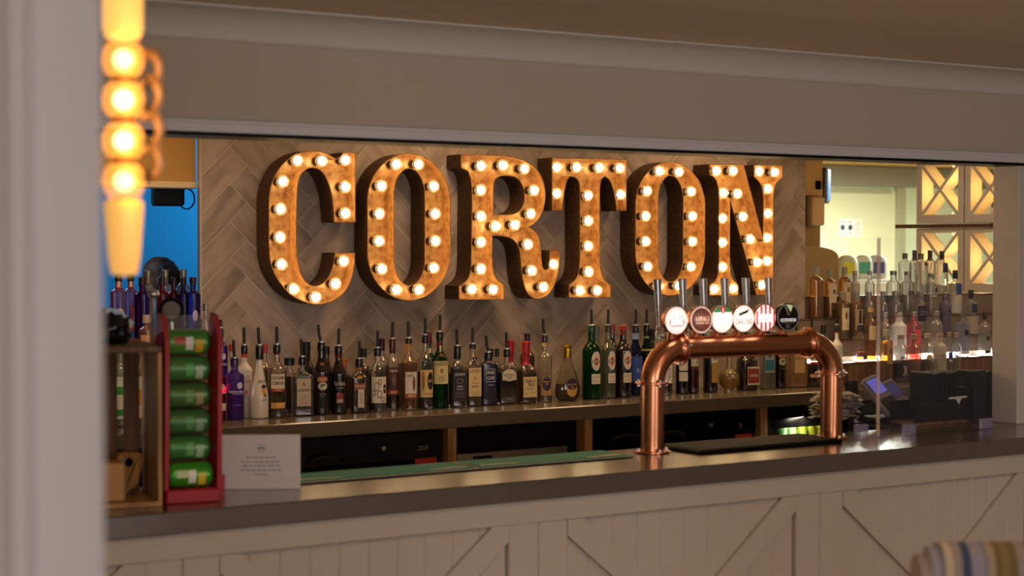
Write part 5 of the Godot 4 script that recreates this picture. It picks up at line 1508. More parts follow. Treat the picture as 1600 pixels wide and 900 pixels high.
	if i < 6:
		var lt := Transform3D(Basis(Vector3.UP, 0.35) * Basis(Vector3.RIGHT, -0.05), o + Vector3(0, -0.022, zz))
		var mb := MB.new()
		mb.turned([Vector4(0, 0, 3, 0.8), Vector4(0.0085, 0.0, 3, 0.8), Vector4(0.0085, 0.012, 3, 0.8), Vector4(0.0145, 0.150, 4, 0.75), Vector4(0.0138, 0.1535, 4, 0.75), Vector4(0, 0.154, 4, 0.75)], 24, lt)
		part("lever", mb.mesh(), mats.steel, v)

# ---------------------------------------------------------------- what stands on the front counter
func build_counter_things() -> void:
	# towelling bar runners: green pile, rubber back, pale bound edge
	var e := [py_(455, 757, BAR).x, py_(742, 733, BAR).x, py_(989, 715, BAR).x]
	var runner_labels := ["green towelling bar runner beside the card sign", "green towelling bar runner against the left copper tap leg"]
	for k in 2:
		var x0: float = e[k] + 0.002
		var x1: float = e[k + 1] - 0.002
		var zf := -4.335
		var zb := -4.505
		var t := thing("bar_runner", runner_labels[k], "bar mat", Vector3((x0 + x1) / 2.0, BAR, (zf + zb) / 2.0), 0.0, "green bar runners on the counter")
		var hx_ := (x1 - x0) / 2.0
		var hz := (zf - zb) / 2.0
		part("backing", MB.new().box(Vector3(0, 0.002, 0), Vector3(hx_ * 2, 0.004, hz * 2), 0.001).mesh(), mats.rubber, t)
		part("binding", MB.new().box(Vector3(0, 0.0052, 0), Vector3(hx_ * 2, 0.0026, hz * 2), 0.001).mesh(), mat(hx("b7a890"), 0.8), t)
		part("pile", MB.new().box(Vector3(0, 0.0068, 0), Vector3(hx_ * 2 - 0.016, 0.0036, hz * 2 - 0.016), 0.0015).mesh(), mat(hx("16866a"), 0.9, 0.0, {"sheen": 0.5}), t)
		for s in [-1.0, 1.0]:
			var q := PackedVector2Array([Vector2(s * (hx_ - 0.03), -0.03), Vector2(s * (hx_ - 0.13), -0.045), Vector2(s * (hx_ - 0.16), -0.062), Vector2(s * (hx_ - 0.10), -0.060), Vector2(s * (hx_ - 0.02), -0.055)])
			part("printed_mark", MB.new().prism(q, 0.0, 0.0006, Transform3D(Basis(Vector3.RIGHT, PI / 2.0) * Basis(Vector3(0, 0, 1), PI), Vector3(0, 0.0092, 0))).mesh(), mat(hx("c9bfa0"), 0.8), t)
	# black drip tray between the legs
	var tx0 := py_(1096, 711, BAR).x
	var tx1 := py_(1302, 690, BAR).x
	var dt := thing("drip_tray", "long black drip tray between the copper tap legs", "tray", Vector3((tx0 + tx1) / 2.0, BAR, -4.388))
	var dw := (tx1 - tx0) / 2.0
	part("tray", MB.new().box(Vector3(0, 0.006, 0), Vector3(dw * 2, 0.012, 0.215), 0.004).mesh(), mats.black, dt)
	for k in 11:
		part("bar", MB.new().box(Vector3(0, 0.0135, -0.09 + 0.018 * k), Vector3(dw * 2 - 0.02, 0.003, 0.009), 0.001).mesh(), mats.rubber, dt)
	# card sign
	var a := py_(347, 765, BAR)
	var b := py_(469, 764, BAR)
	var sg := thing("table_sign", "white landscape card sign in a clear acrylic stand on the counter", "sign", (a + b) / 2.0, -atan2(b.z - a.z, b.x - a.x))
	var sw := a.distance_to(b) / 2.0
	part("holder", span(Vector3(-sw - 0.002, 0.0, -0.0055), Vector3(sw + 0.002, 0.150, -0.002), 0.001), mat(Color(1, 1, 1), 0.02, 0.0, {"pane": 0.08}), sg)
	part("foot", span(Vector3(-sw, 0.0, -0.045), Vector3(sw, 0.003, 0.012), 0.001), mat(Color(1, 1, 1), 0.02, 0.0, {"pane": 0.12}), sg)
	var card := part("card", span(Vector3(-sw, 0.003, -0.0018), Vector3(sw, 0.148, -0.0008)), mat(hx("ddd6d2"), 0.6), sg)
	part("front_pane", span(Vector3(-sw - 0.002, 0.0, 0.0), Vector3(sw + 0.002, 0.150, 0.002), 0.0008), mat(Color(1, 1, 1), 0.03, 0.0, {"pane": 0.04}), sg)
	var ink := mat(hx("7e7f86"), 0.7)
	part("crest", MB.new().lathe([Vector2(0.0085, 0), Vector2(0.0100, 0), Vector2(0.0100, 0.0003), Vector2(0.0085, 0.0003)], 24, Transform3D(Basis(Vector3.RIGHT, PI / 2.0), Vector3(0, 0.112, -0.0005))).mesh(), ink, card)
	part("crest", bxm(Vector3(0, 0.112, -0.0004), Vector3(0.018, 0.005, 0.0003)), ink, card)
	for k in 5:                                # five centred lines of small illegible print
		var wl: float = [0.082, 0.108, 0.100, 0.110, 0.036][k]
		var x: float = -wl / 2.0
		while x < wl / 2.0:
			var ww: float = minf(rng.randf_range(0.006, 0.016), wl / 2.0 - x)
			part("print", bxm(Vector3(x + ww / 2.0, 0.0865 - 0.0115 * k, -0.0005), Vector3(ww, 0.0032, 0.0003)), ink, card)
			x += ww + 0.003
	# acrylic screen: main sheet, return sheet, clip feet
	var pane := mat(Color(0.93, 0.95, 1.0), 0.02, 0.0, {"pane": 0.012, "spec": 0.3})
	var sx0 := pz(1371, 680, -4.345).x
	var sc := thing("acrylic_screen", "clear acrylic hygiene screen standing on the counter by the card reader", "screen", Vector3(sx0, BAR, -4.345))
	part("sheet", span(Vector3(0.0, 0.002, -0.0025), Vector3(1.05, 0.690, 0.0025), 0.001), pane, sc)
	part("return_sheet", span(Vector3(0.0, 0.002, -0.145), Vector3(0.005, 0.690, -0.003), 0.001), pane, sc)
	part("polished_edge", MB.new().box(Vector3(0.002, 0.346, 0.0), Vector3(0.012, 0.688, 0.012), 0.003).mesh(), mat(hx("ecd2c0"), 0.2, 0.0, {"pane": 0.45}), sc)  # light reflected by the edge is put into this pale pinkish colour
	var foot := mat(hx("b8b4d8"), 0.15, 0.0, {"pane": 0.32})
	for q in [Vector3(pz(1417, 678, -4.345).x - sx0, 0, 0.0), Vector3(pz(1537, 666, -4.345).x - sx0, 0, 0.0), Vector3(0.002, 0, -0.09)]:
		var f := part("foot", MB.new().box(q + Vector3(0, 0.019, 0.008), Vector3(0.062, 0.038, 0.014), 0.003).mesh(), foot, sc)
		for k in 4:
			part("rib", bxm(q + Vector3(0, 0.007 + 0.008 * k, 0.0155), Vector3(0.056, 0.002, 0.002)), mat(hx("8f8cb8"), 0.3), f)
	# card terminals on a black stand
	terminal("grey card terminal with a lit violet screen, tilted on a black stand", pz(1378, 622, -4.74), 1.0, true)
	terminal("second card terminal with silver keys just behind the lit one", pz(1404, 626, -4.80), 0.95, false)
	var st := thing("terminal_stand", "black post and base that carry the card terminals", "stand", Vector3(4.66, BAR, -4.72))
	part("base", MB.new().box(Vector3(0.0, 0.012, 0.0), Vector3(0.14, 0.02, 0.12), 0.006).mesh(), mats.black, st)
	part("post", MB.new().tube([Vector3(-0.06, 0.02, -0.05), Vector3(-0.06, 0.08, -0.08), Vector3(-0.05, 0.14, -0.11)], [0.02, 0.022, 0.026], 14).mesh(), mats.black, st)
	# crumpled white napkins on a black holder
	var np := thing("napkin_stack", "untidy stack of white paper napkins behind the right copper leg", "napkins", pz(1305, 667, -4.76) * Vector3(1, 0, 1) + Vector3(0, BAR, 0))
	part("holder", MB.new().box(Vector3(0, 0.012, 0), Vector3(0.10, 0.024, 0.10), 0.004).mesh(), mats.black, np)
	for k in 11:
		var mb := MB.new()
		var rings: Array = []
		var fn := FastNoiseLite.new()
		fn.seed = 60 + k
		fn.frequency = 8.0
		for i in 9:
			var row := PackedVector3Array()
			for j in 9:
				var u := i / 8.0 - 0.5
				var v := j / 8.0 - 0.5
				row.append(Vector3(u * 0.14, fn.get_noise_2d(u, v) * 0.008 - (u * u + v * v) * 0.022 * rng.randf_range(0.5, 1.2), -v * 0.14))
			rings.append(row)
		mb.skin(rings, false, 3.0)
		var low := rings.duplicate()
		for i in 9:
			var row: PackedVector3Array = rings[8 - i].duplicate()
			for j in 9:
				row[j].y -= 0.0025
			low[i] = row
		mb.skin(low, false, 3.0)
		part("napkin", mb.mesh(), mat(hx(["d8d2cc", "cac3bc", "e0dad4"][k % 3]), 0.85), np, Transform3D(Basis(Vector3.UP, rng.randf_range(-0.5, 0.5)), Vector3(rng.randf_range(-0.012, 0.012), 0.034 + 0.0085 * k, rng.randf_range(-0.01, 0.01))))
	# menu folders in dark wooden troughs, behind the screen
	var tr := thing("menu_trough", "dark wooden trough that holds the black menu folders", "holder", Vector3(pz(1480, 660, -4.60).x, BAR, -4.60))
	var tw := pz(1552, 660, -4.60).x - pz(1418, 660, -4.60).x
	part("base", span(Vector3(-tw / 2, 0.0, -0.07), Vector3(tw / 2, 0.012, 0.07), 0.002), mats.darkwood, tr)
	part("front", span(Vector3(-tw / 2, 0.012, 0.055), Vector3(tw / 2, 0.085, 0.07), 0.002), mat(hx("130e0b"), 0.55, 0.0, {"spec": 0.3}), tr)
	part("back", span(Vector3(-tw / 2, 0.012, -0.07), Vector3(tw / 2, 0.085, -0.055), 0.002), mat(hx("130e0b"), 0.55, 0.0, {"spec": 0.3}), tr)
	folders(1436, 1484, 582, 7, "left group behind the screen", "left group of black menu folders", 0.012, -4.60)
	folders(1505, 1535, 579, 6, "right group beside the white post", "right group of black menu folders", 0.012, -4.60)
	folders(1490, 1504, 604, 2, "short pair between the groups", "short menu folders between the groups", 0.012, -4.60)
	var sv := single("serviette", MB.new().prism(PackedVector2Array([Vector2(-0.045, 0.012), Vector2(0.045, 0.014), Vector2(0.05, 0.008), Vector2(0.018, 0.006), Vector2(0.004, -0.016), Vector2(-0.012, 0.004), Vector2(-0.05, 0.005)]), -0.001, 0.001).mesh(), mat(hx("cfcac4"), 0.8), "folded white paper corner poking out between the menu folders", "paper", "", Transform3D(Basis(), pz(1497, 625, -4.528)))
	var wide := [[1512.0, 1546.0, 579.0, "wide black menu folder leaning at the right of the right group", -4.515], [1549.0, 1577.0, 615.0, "low black folder standing against the white post", -4.56], [1578.0, 1588.0, 616.0, "narrow black folder at the far right end by the white post", -4.545]]
	for q in wide:
		var p0 := pz(q[0], 665, q[4])
		var p1 := pz(q[1], 665, q[4])
		var top := pz((q[0] + q[1]) / 2.0, q[2], q[4]).y
		var m := MB.new().box(Vector3(0, (top - BAR) / 2.0, 0), Vector3(p1.x - p0.x, top - BAR, 0.012), 0.002).mesh()
		if q[4] == -4.515:
			single("menu_folder", MB.new().box(Vector3(0, (top - BAR) / 2.0, 0), Vector3(0.10, top - BAR, 0.012), 0.002).mesh(), mat(hx("101113"), 0.5, 0.0, {"spec": 0.3}), q[3], "menu", "", Transform3D(Basis(Vector3.UP, 0.3), Vector3((p0.x + p1.x) / 2.0, BAR, q[4])))
		else:
			single("menu_folder", m, mat(hx("131416"), 0.5, 0.0, {"spec": 0.3}), q[3], "menu", "", Transform3D(Basis(), Vector3((p0.x + p1.x) / 2.0, BAR, q[4])))
	# lime green bottles on the open shelf below
	for k in 5:
		var bx: float = [1223.0, 1238.0, 1253.0, 1267.0, 1281.0][k]
		var t := bottle({"n": "lime_bottle", "l": ["pale green small bottle, leftmost of five under the back counter", "pale green small bottle, second of five under the back counter", "lime green small bottle, middle of five under the back counter", "yellow-green small bottle, fourth of five, left of the copper leg", "yellow-green small bottle, fifth of five, touching the copper leg"][k], "g": "lime green bottles in the lit cooler", "px": bx, "w": 14.4, "z": -6.02, "y": 0.6955, "h": 0.235, "k": "tall", "c": ["7adf7a", "8ae06a", "b8e03a", "cfe02a", "dfe02a"][k], "a": 0.7, "cap": "cap", "cc": "e0e8c0", "ch": 0.02, "d": [["r", 0.50, 0.78, 1.8, ["a8f0a0", "b8f090", "d0f050", "a8b020", "b0b020"][k]], ["t", 0.55, 0.06, "J2O", "2a5a1a", "sans-bold", 0.9]]})

func folders(px0: float, px1: float, top: float, n: int, label: String, group: String, y: float, z: float) -> void:
	var x0 := pz(px0, 650, z).x
	var x1 := pz(px1, 650, z).x
	var h := pz(px0, top, z).y - BAR - y
	var first: Node3D = null
	for k in n:
		var x := lerpf(x0, x1, (k + 0.5) / n)
		var hh := h - 0.003 * ((k * 5) % 3)
		var f := thing("menu_folder", "%s black menu folder from the left in the %s" % [["first", "second", "third", "fourth", "fifth", "sixth", "seventh"][k], label], "menu", Vector3(x, BAR + y, z), 0.0, group)
		f.rotation.z = 0.02 if k == 0 and n > 5 else 0.0
		part("cover", MB.new().box(Vector3(0, hh / 2.0, 0), Vector3((x1 - x0) / n * 0.86, hh, 0.10), 0.003).mesh(), mat(hx("0c0b0c"), 0.5, 0.0, {"spec": 0.25}), f)
		part("page_edge", bxm(Vector3(0, hh + 0.0005, 0), Vector3((x1 - x0) / n * 0.5, 0.002, 0.09)), mat(hx("8f8880"), 0.5), f)

func terminal(label: String, at: Vector3, k: float, lit: bool) -> void:
	var t := thing("card_terminal", label, "card reader", at, deg_to_rad(-14.0))
	t.rotation = Vector3(deg_to_rad(-38.0), deg_to_rad(-8.0), deg_to_rad(20.0))
	t.scale = Vector3(k, k, k)
	var grey := mat(hx("847c7e") if lit else hx("a8a4a6"), 0.35)
	part("body", MB.new().box(Vector3.ZERO, Vector3(0.082, 0.185, 0.034), 0.010).mesh(), grey, t)
	part("screen_frame", MB.new().box(Vector3(0, 0.045, 0.0172), Vector3(0.072, 0.078, 0.003), 0.001).mesh(), mat(hx("7a7478"), 0.3), t)
	part("screen", bxm(Vector3(0, 0.045, 0.0192), Vector3(0.058, 0.064, 0.0012)), mat(hx("5a58b0"), 0.2, 0.0, {"emit": hx("6a68d0"), "power": 0.55 if lit else 0.05}), t)
	part("keypad", MB.new().box(Vector3(0.0, -0.045, 0.0175), Vector3(0.066, 0.075, 0.004), 0.002).mesh(), mat(hx("15181c"), 0.3) if lit else mat(hx("a8a6a8"), 0.3), t)
	for r in 5:
		for c in 3:
			var col := hx("3a4048") if lit else hx("d8d6d8")
			if r == 4:
				col = [hx("c03a2c"), hx("d8b030"), hx("3a9a5a")][c]
			part("key", MB.new().box(Vector3(-0.021 + 0.021 * c, -0.018 - 0.0135 * r, 0.0205), Vector3(0.015, 0.008, 0.004), 0.001).mesh(), mat(col, 0.4), t)
	part("printer_cover", MB.new().box(Vector3(0, 0.085, 0.006), Vector3(0.070, 0.016, 0.034), 0.006).mesh(), mat(hx("a29a98"), 0.3), t)

# ---------------------------------------------------------------- left end of the counter
func build_left_things() -> void:
	# upright wooden crate, open towards the drinkers
	var zf := -4.16
	var zb := -4.40
	var x1 := pz(254, 700, zf).x
	var x0 := x1 - 0.30
	var h := pz(240, 541, zf).y - BAR
	var turn := deg_to_rad(-11.0)
	var hw := 0.15
	var corner := Vector3(x1, BAR, zf)
	var bas := Basis(Vector3.UP, turn)
	var cr := thing("wooden_crate", "old brown wooden crate standing on end at the left of the counter", "crate", corner - bas * Vector3(hw, 0, (zf - zb) / 2.0), turn)
	var hz := (zf - zb) / 2.0
	part("bottom_board", span(Vector3(-hw, 0, -hz), Vector3(hw, 0.014, hz), 0.002), mats.wood, cr)
	part("top_board", span(Vector3(-hw, h - 0.016, -hz), Vector3(hw, h, hz), 0.002), mats.darkwood, cr)
	part("side_board", span(Vector3(-hw, 0.014, -hz), Vector3(-hw + 0.014, h - 0.016, hz), 0.002), mats.darkwood, cr)
	part("side_board", span(Vector3(hw - 0.012, 0.014, -hz), Vector3(hw, h - 0.016, hz), 0.002), mats.wood, cr)
	var gx := func(px: float) -> float:              # where the back of the crate is seen at a pixel, from its left edge
		var inv := cr.transform.affine_inverse()
		var a := inv * EYE
		var d := inv.basis * ray(px, 650)
		return (a + d * ((-hz + 0.005 - a.z) / d.z)).x + hw
	var edges := [0.014, gx.call(183.0), gx.call(192.5), gx.call(217.5), gx.call(226.5), 0.288]
	for k in 3:
		part("slat", span(Vector3(-hw + edges[2 * k], 0.014, -hz), Vector3(-hw + edges[2 * k + 1], h - 0.016, -hz + 0.010), 0.002), mats.darkwood if k != 2 else mats.wood, cr)
	var bxx := single("small_box", span(Vector3(-0.055, 0, -0.045), Vector3(0.055, 0.098, 0.045), 0.004), mat(hx("b98a4e"), 0.6), "small plain tan box inside the foot of the crate", "box", "", Transform3D(bas, cr.transform * Vector3(0.005, 0.0145, 0.045)))
	# carved wooden bracket with a hole
	var br := thing("wooden_bracket", "carved wooden bracket with a round hole, leaning inside the crate", "bracket", cr.transform * Vector3(0.095, 0.0145, -0.03), 0.1)
	part("arm", MB.new().prism(PackedVector2Array([Vector2(-0.042, 0.0), Vector2(-0.026, 0.0), Vector2(-0.014, 0.045), Vector2(0.018, 0.108), Vector2(-0.030, 0.112), Vector2(-0.044, 0.10)]), -0.012, 0.012).mesh(), mats.wood, br)
	part("arm", MB.new().prism(PackedVector2Array([Vector2(0.018, 0.108), Vector2(0.034, 0.10), Vector2(0.012, 0.03), Vector2(-0.026, 0.0), Vector2(-0.012, 0.034), Vector2(0.006, 0.075)]), -0.012, 0.012).mesh(), mats.wood, br)
	part("eye", MB.new().lathe([Vector2(0.0, 0.0125), Vector2(0.012, 0.0125), Vector2(0.012, -0.0125), Vector2(0, -0.0125)], 18, Transform3D(Basis(Vector3.RIGHT, PI / 2.0), Vector3(-0.012, 0.085, 0.001))).mesh(), mats.black, br)
	# on the crate: crumpled black bag, clear tumbler, white card
	var fn := FastNoiseLite.new()
	fn.seed = 3
	fn.frequency = 9.0
	var top := BAR + h
	var lump := func(c: Vector3, r: Vector3, amp: float) -> ArrayMesh:
		var rings: Array = []
		for i in 15:
			var t := PI * i / 14.0 - PI / 2.0
			var ring := PackedVector3Array()
			for j in 24:
				var g := TAU * j / 24.0
				var p := Vector3(cos(t) * cos(g), sin(t), -cos(t) * sin(g))
				var q := p * r * (1.0 + amp * fn.get_noise_3d(p.x * 0.35 + c.x, p.y * 0.35, p.z * 0.35))
				q.y = maxf(q.y, -r.y * 0.8)
				ring.append(q + Vector3(0, r.y * 0.8, 0))
			rings.append(ring)
		return MB.new().skin(rings, true, 3.0).mesh()
	var bag := thing("black_bag", "crumpled glossy black bag with a teal patch on the crate", "bag", cr.transform * Vector3(0.045, h, -0.02))
	part("bag_body", lump.call(Vector3.ZERO, Vector3(0.052, 0.046, 0.05), 0.35), mat(hx("0d0f11"), 0.22, 0.0, {"coat": 0.6}), bag)
	part("bag_neck", MB.new().prism(PackedVector2Array([Vector2(-0.03, 0.05), Vector2(-0.018, 0.094), Vector2(0.014, 0.090), Vector2(0.058, 0.052), Vector2(0.03, 0.046)]), -0.02, 0.02).mesh(), mat(hx("0f3440"), 0.3, 0.0, {"coat": 0.4}), bag)
	var cb := thing("clear_bag", "crumpled clear plastic bag beside the black bag on the crate", "bag", cr.transform * Vector3(-0.025, h, 0.05))
	part("film", lump.call(Vector3(4, 0, 0), Vector3(0.045, 0.034, 0.04), 0.4), mat(hx("c9d4dc"), 0.08, 0.0, {"pane": 0.22}), cb)
	single("white_card", MB.new().prism(PackedVector2Array([Vector2(-0.09, 0.0), Vector2(0.05, 0.0), Vector2(-0.045, 0.115), Vector2(-0.09, 0.115)]), -0.001, 0.001).mesh(), mat(hx("d8d4d8"), 0.6), "white card corner standing behind the black bag on the crate", "card", "", Transform3D(Basis(Vector3.UP, -0.2), cr.transform * Vector3(-0.03, h, -0.09)))
	# a tall bar blade and a chrome ring behind the rack
	var tl := thing("bar_tool", "long clear muddler standing behind the can rack", "bar tool", Vector3(pz(240, 500, -4.52).x, BAR, -4.52))
	part("rod", MB.new().tube([Vector3(0, 0.0, 0), Vector3(0, 0.32, 0), Vector3(0.0, 0.52, 0)], [0.016, 0.013, 0.010], 14).mesh(), mat(hx("c8c0b8"), 0.05, 0.0, {"solid": 0.045}), tl)
	part("knob", MB.new().ball(Vector3(0, 0.53, 0), Vector3(0.015, 0.013, 0.015), 14).mesh(), mats.steel, tl)
	var rg := thing("strainer", "round chrome cocktail strainer with a dark rim behind the can rack", "strainer", Vector3(pz(268, 500, -4.50).x, BAR, -4.50), deg_to_rad(-25))
	var rp: Array = []
	for i in 25:
		rp.append(Vector3(cos(TAU * i / 24.0) * 0.030, 0.485 + sin(TAU * i / 24.0) * 0.030, 0))
	part("ring", MB.new().tube(rp, 0.006, 10, false).mesh(), mats.black, rg)
	part("plate", MB.new().lathe([Vector2(0.0, 0.001), Vector2(0.028, 0.001), Vector2(0.028, -0.001), Vector2(0, -0.001)], 24, Transform3D(Basis(Vector3.RIGHT, PI / 2.0), Vector3(0, 0.485, 0))).mesh(), mat(hx("6a645a"), 0.45, 0.5), rg)
	part("handle", MB.new().tube([Vector3(0, 0.0, 0), Vector3(0, 0.455, 0)], 0.006, 10).mesh(), mats.steel, rg)
	# red can dispenser with six cans
	var ra := pz(267, 782, -4.20)
	var rb := pz(343, 782, -4.20)
	var rk := thing("can_rack", "red gravity can rack with a clear top on the counter", "rack", Vector3((ra.x + rb.x) / 2.0 - 0.010, BAR, -4.225), deg_to_rad(-7))
	var redm := mat(hx("a8141c"), 0.45)
	var cw := 0.062
	var lean := 0.07
	part("base", MB.new().box(Vector3(0, 0.018, 0.0), Vector3(0.142, 0.036, 0.11), 0.004).mesh(), redm, rk)
	part("back_plate", MB.new().box(Vector3(0, 0.22, -0.062), Vector3(0.13, 0.40, 0.004), 0.001, Transform3D(Basis(Vector3.RIGHT, -lean), Vector3.ZERO)).mesh(), redm, rk)
	for s in [-1.0, 1.0]:
		var pl := PackedVector2Array([Vector2(-0.05, 0.036), Vector2(0.035, 0.036), Vector2(0.030, 0.20), Vector2(0.034, 0.38), Vector2(0.032, 0.45), Vector2(0.012, 0.488), Vector2(-0.03, 0.480), Vector2(-0.065, 0.42), Vector2(-0.060, 0.2)])
		var tf := Transform3D(Basis(Vector3.UP, -PI / 2.0), Vector3(s * (cw + 0.007), 0, 0))
		part("side_plate", MB.new().prism(pl, -0.0055, 0.0055, tf * Transform3D(Basis(Vector3.UP, PI), Vector3.ZERO) * Transform3D(Basis.from_scale(Vector3(1, 1, 1)), Vector3.ZERO)).mesh(), redm, rk)
	part("clear_lid", MB.new().box(Vector3.ZERO, Vector3(0.118, 0.05, 0.004), 0.001, Transform3D(Basis(Vector3.RIGHT, -0.45), Vector3(0, 0.458, -0.005))).mesh(), mat(hx("e8ecec"), 0.05, 0.0, {"pane": 0.06}), rk)
	for k in 6:
		var y := 0.036 + 0.0335 + 0.0685 * k
		var can := thing("soda_can", ["bright green can lying at the mouth of the red rack, lowest of six", "green can second from the bottom of the red rack", "dull green can third from the bottom of the red rack", "shaded green can fourth from the bottom of the red rack", "green can second from the top of the red rack", "green can with coloured lettering, topmost in the red rack"][k], "can", Vector3.ZERO, 0.0, "green cans in the red rack")
		can.transform = rk.transform * Transform3D(Basis(Vector3(0, 0, 1), PI / 2.0), Vector3(0.0, y, (0.012 if k == 0 else -0.008)))
		var body := mat(hx(["46a82c", "4a8a4a", "4c7e46", "507c42", "528a4c", "529a40"][k]), 0.3, 0.35)
		part("body", MB.new().lathe([Vector2(0.0, -0.054), Vector2(0.024, -0.056), Vector2(0.031, -0.050), Vector2(0.0328, -0.044), Vector2(0.0328, 0.044), Vector2(0.028, 0.052), Vector2(0.0265, 0.056)], 28).mesh(), body, can)
		part("lid", MB.new().lathe([Vector2(0.0265, 0.0545), Vector2(0.0275, 0.0575), Vector2(0.0255, 0.0575), Vector2(0.025, 0.054), Vector2(0, 0.054)], 24).mesh(), mats.brushed, can)
		part("lid", MB.new().lathe([Vector2(0.0, -0.0542), Vector2(0.022, -0.0575), Vector2(0.026, -0.0555)], 24).mesh(), mats.brushed, can)
		var bc: Array = [["e8d23c", "f0f0e0", "c8d8a0"], ["a8c8a0", "6ab06a"], ["8aa888", "5a9a5a"], ["a8a070", "6a9a5a"], ["b8d0b0", "60b060"], ["d8b028", "e8e0d8", "b04a3c"]][k]
		for q in bc.size():
			var s := sheet(0.036 if q < 2 else 0.02, 0.020 if q < 2 else 0.03)
			var face := bend(s[0], s[1], 0.0328, 0.0328, 2.0, -0.026 + 0.026 * q, 0.0005, -0.006 + 0.008 * q)
			part("print", face, mat(hx(bc[q]), 0.35), can, Transform3D(Basis(Vector3.UP, deg_to_rad(-8)), Vector3.ZERO))
	single("red_clip", MB.new().prism(PackedVector2Array([Vector2(0, 0), Vector2(0.03, 0.0), Vector2(0.03, 0.055), Vector2(0.018, 0.05), Vector2(0.0, 0.018)]), -0.008, 0.008).mesh(), redm, "small red plastic stop between the can rack and the card sign", "clip", "", Transform3D(Basis(Vector3.UP, -0.3), Vector3(rb.x + 0.012, BAR, -4.27)))

# ---------------------------------------------------------------- the rooms beyond the two openings
func build_far_rooms() -> void:
	var zb := -11.2
	struct("wall_far_right", span(Vector3(5.7, 0, zb - 0.1), Vector3(15.0, 2.9, zb)), mat(hx("ccd8b8"), 0.85))
	struct("wall_far_side", span(Vector3(14.9, 0, zb), Vector3(15.0, 2.9, -6.34)), mat(hx("d4d8b4"), 0.85))
	struct("ceiling_far_right", span(Vector3(5.7, 2.42, zb - 0.1), Vector3(15.0, 2.52, -6.52)), mat(hx("b08a50"), 0.85))
	struct("trim_4", span(Vector3(5.7, 2.24, zb), Vector3(14.9, 2.42, zb + 0.05), 0.01), mat(hx("8f8c80"), 0.7))
	struct("wall_far_front", span(Vector3(9.1, 0, -6.52), Vector3(15.0, 2.9, -6.36)), mat(hx("c9b48c"), 0.85))
	struct("wall_partition", span(Vector3(5.6, 0, zb - 0.1), Vector3(5.7, 2.9, -6.37)), mat(hx("a87f45"), 0.85))
	struct("wall_far_left", span(Vector3(-3.0, 0, -10.6), Vector3(5.6, 2.9, -10.5)), mat(hx("2aa6d6"), 0.8))
	struct("ceiling_far_left", span(Vector3(-3.0, 2.80, -10.6), Vector3(5.6, 2.9, -6.43)), mat(hx("b08a50"), 0.85))
	# light fittings of those rooms
	var cp := thing("ceiling_panel", "flat square lighting panel in the ceiling of the green room", "light", Vector3(9.8, 2.42, -8.8))
	part("frame", span(Vector3(-1.25, -0.02, -0.55), Vector3(1.25, 0, 0.55), 0.004), mats.trim, cp)
	part("diffuser", span(Vector3(-1.2, -0.026, -0.5), Vector3(1.2, -0.02, 0.5)), mat(hx("fff8e8"), 0.5, 0.0, {"emit": hx("fff4dc"), "power": 1.5}), cp)
	var sl := thing("stage_light", "blue flood lamp high on the side of the far blue room", "light", Vector3(5.4, 2.62, -9.4))
	part("housing", MB.new().box(Vector3.ZERO, Vector3(0.2, 0.14, 0.14), 0.01).mesh(), mats.black, sl)
	part("bracket", MB.new().tube([Vector3(0, 0.06, 0), Vector3(0, 0.18, 0)], 0.015, 10).mesh(), mats.black, sl)
	part("lens", span(Vector3(-0.085, -0.055, -0.078), Vector3(0.085, 0.055, -0.071)), mat(hx("80c0ff"), 0.4, 0.0, {"emit": hx("4aa8ff"), "power": 3.0}), sl)
	spot(Vector3(5.4, 2.60, -9.50), Vector3(-0.45, -0.55, -0.55), 4.0, hx("8cd0ff"), 65.0, 0.06, "stage_light_beam")
	area(Vector3(2.0, 2.78, -8.3), Vector3(0, -1, -0.2), 1.2, 0.6, 3.6, hx("b4dcff"), "blue_room_light")
	var bp := thing("ceiling_panel", "flat bluish lighting panel in the ceiling of the blue room", "light", Vector3(2.0, 2.80, -8.3))
	part("diffuser", span(Vector3(-0.6, -0.012, -0.3), Vector3(0.6, 0, 0.3)), mat(hx("c0e0ff"), 0.5, 0.0, {"emit": hx("8cc4ff"), "power": 1.0}), bp)
	# tan pillar, brown below, with a screen on its far side
	var p0 := pz(1259, 300, -7.6)
	var p1 := pz(1286, 300, -7.6)
	var ym := pz(1270, 306, -7.6).y
	var pl := thing("pillar", "tan painted pillar with brown lower part beside the tiled wall", "pillar", Vector3((p0.x + p1.x) / 2.0, 0, -7.7))
	var pw := (p1.x - p0.x) / 2.0
	part("shaft", span(Vector3(-pw - 0.1, ym, -0.1), Vector3(pw, 2.42, 0.1), 0.004), mat(hx("b39a70"), 0.7), pl)
	part("cladding", span(Vector3(-pw - 0.1, 0.0, -0.095), Vector3(pw - 0.012, ym, 0.095), 0.004), mat(hx("7c6344"), 0.6), pl)
	part("bracket", MB.new().box(Vector3(-pw + 0.06, ym - 0.09, 0.12), Vector3(0.11, 0.17, 0.05), 0.01).mesh(), mat(hx("b59a78"), 0.5), pl)
	var tv := thing("wall_screen", "slim wall screen showing blue, seen nearly edge-on on the tan pillar", "screen", pz(1295, 290, -7.62), deg_to_rad(38))
	var th := pz(1295, 262, -7.62).y - pz(1295, 318, -7.62).y
	part("casing", MB.new().box(Vector3(0.0, 0, -0.02), Vector3(0.13, th, 0.035), 0.012).mesh(), mat(hx("2c3238"), 0.4), tv)
	part("picture", MB.new().box(Vector3(0.014, 0.006, 0.0), Vector3(0.095, th - 0.03, 0.004), 0.001).mesh(), mat(hx("3a7ac0"), 0.3, 0.0, {"emit": hx("4a98e8"), "power": 0.7}), tv)
	part("arm", MB.new().box(Vector3(-0.06, 0.0, -0.06), Vector3(0.10, 0.05, 0.06), 0.004).mesh(), mats.black, tv)
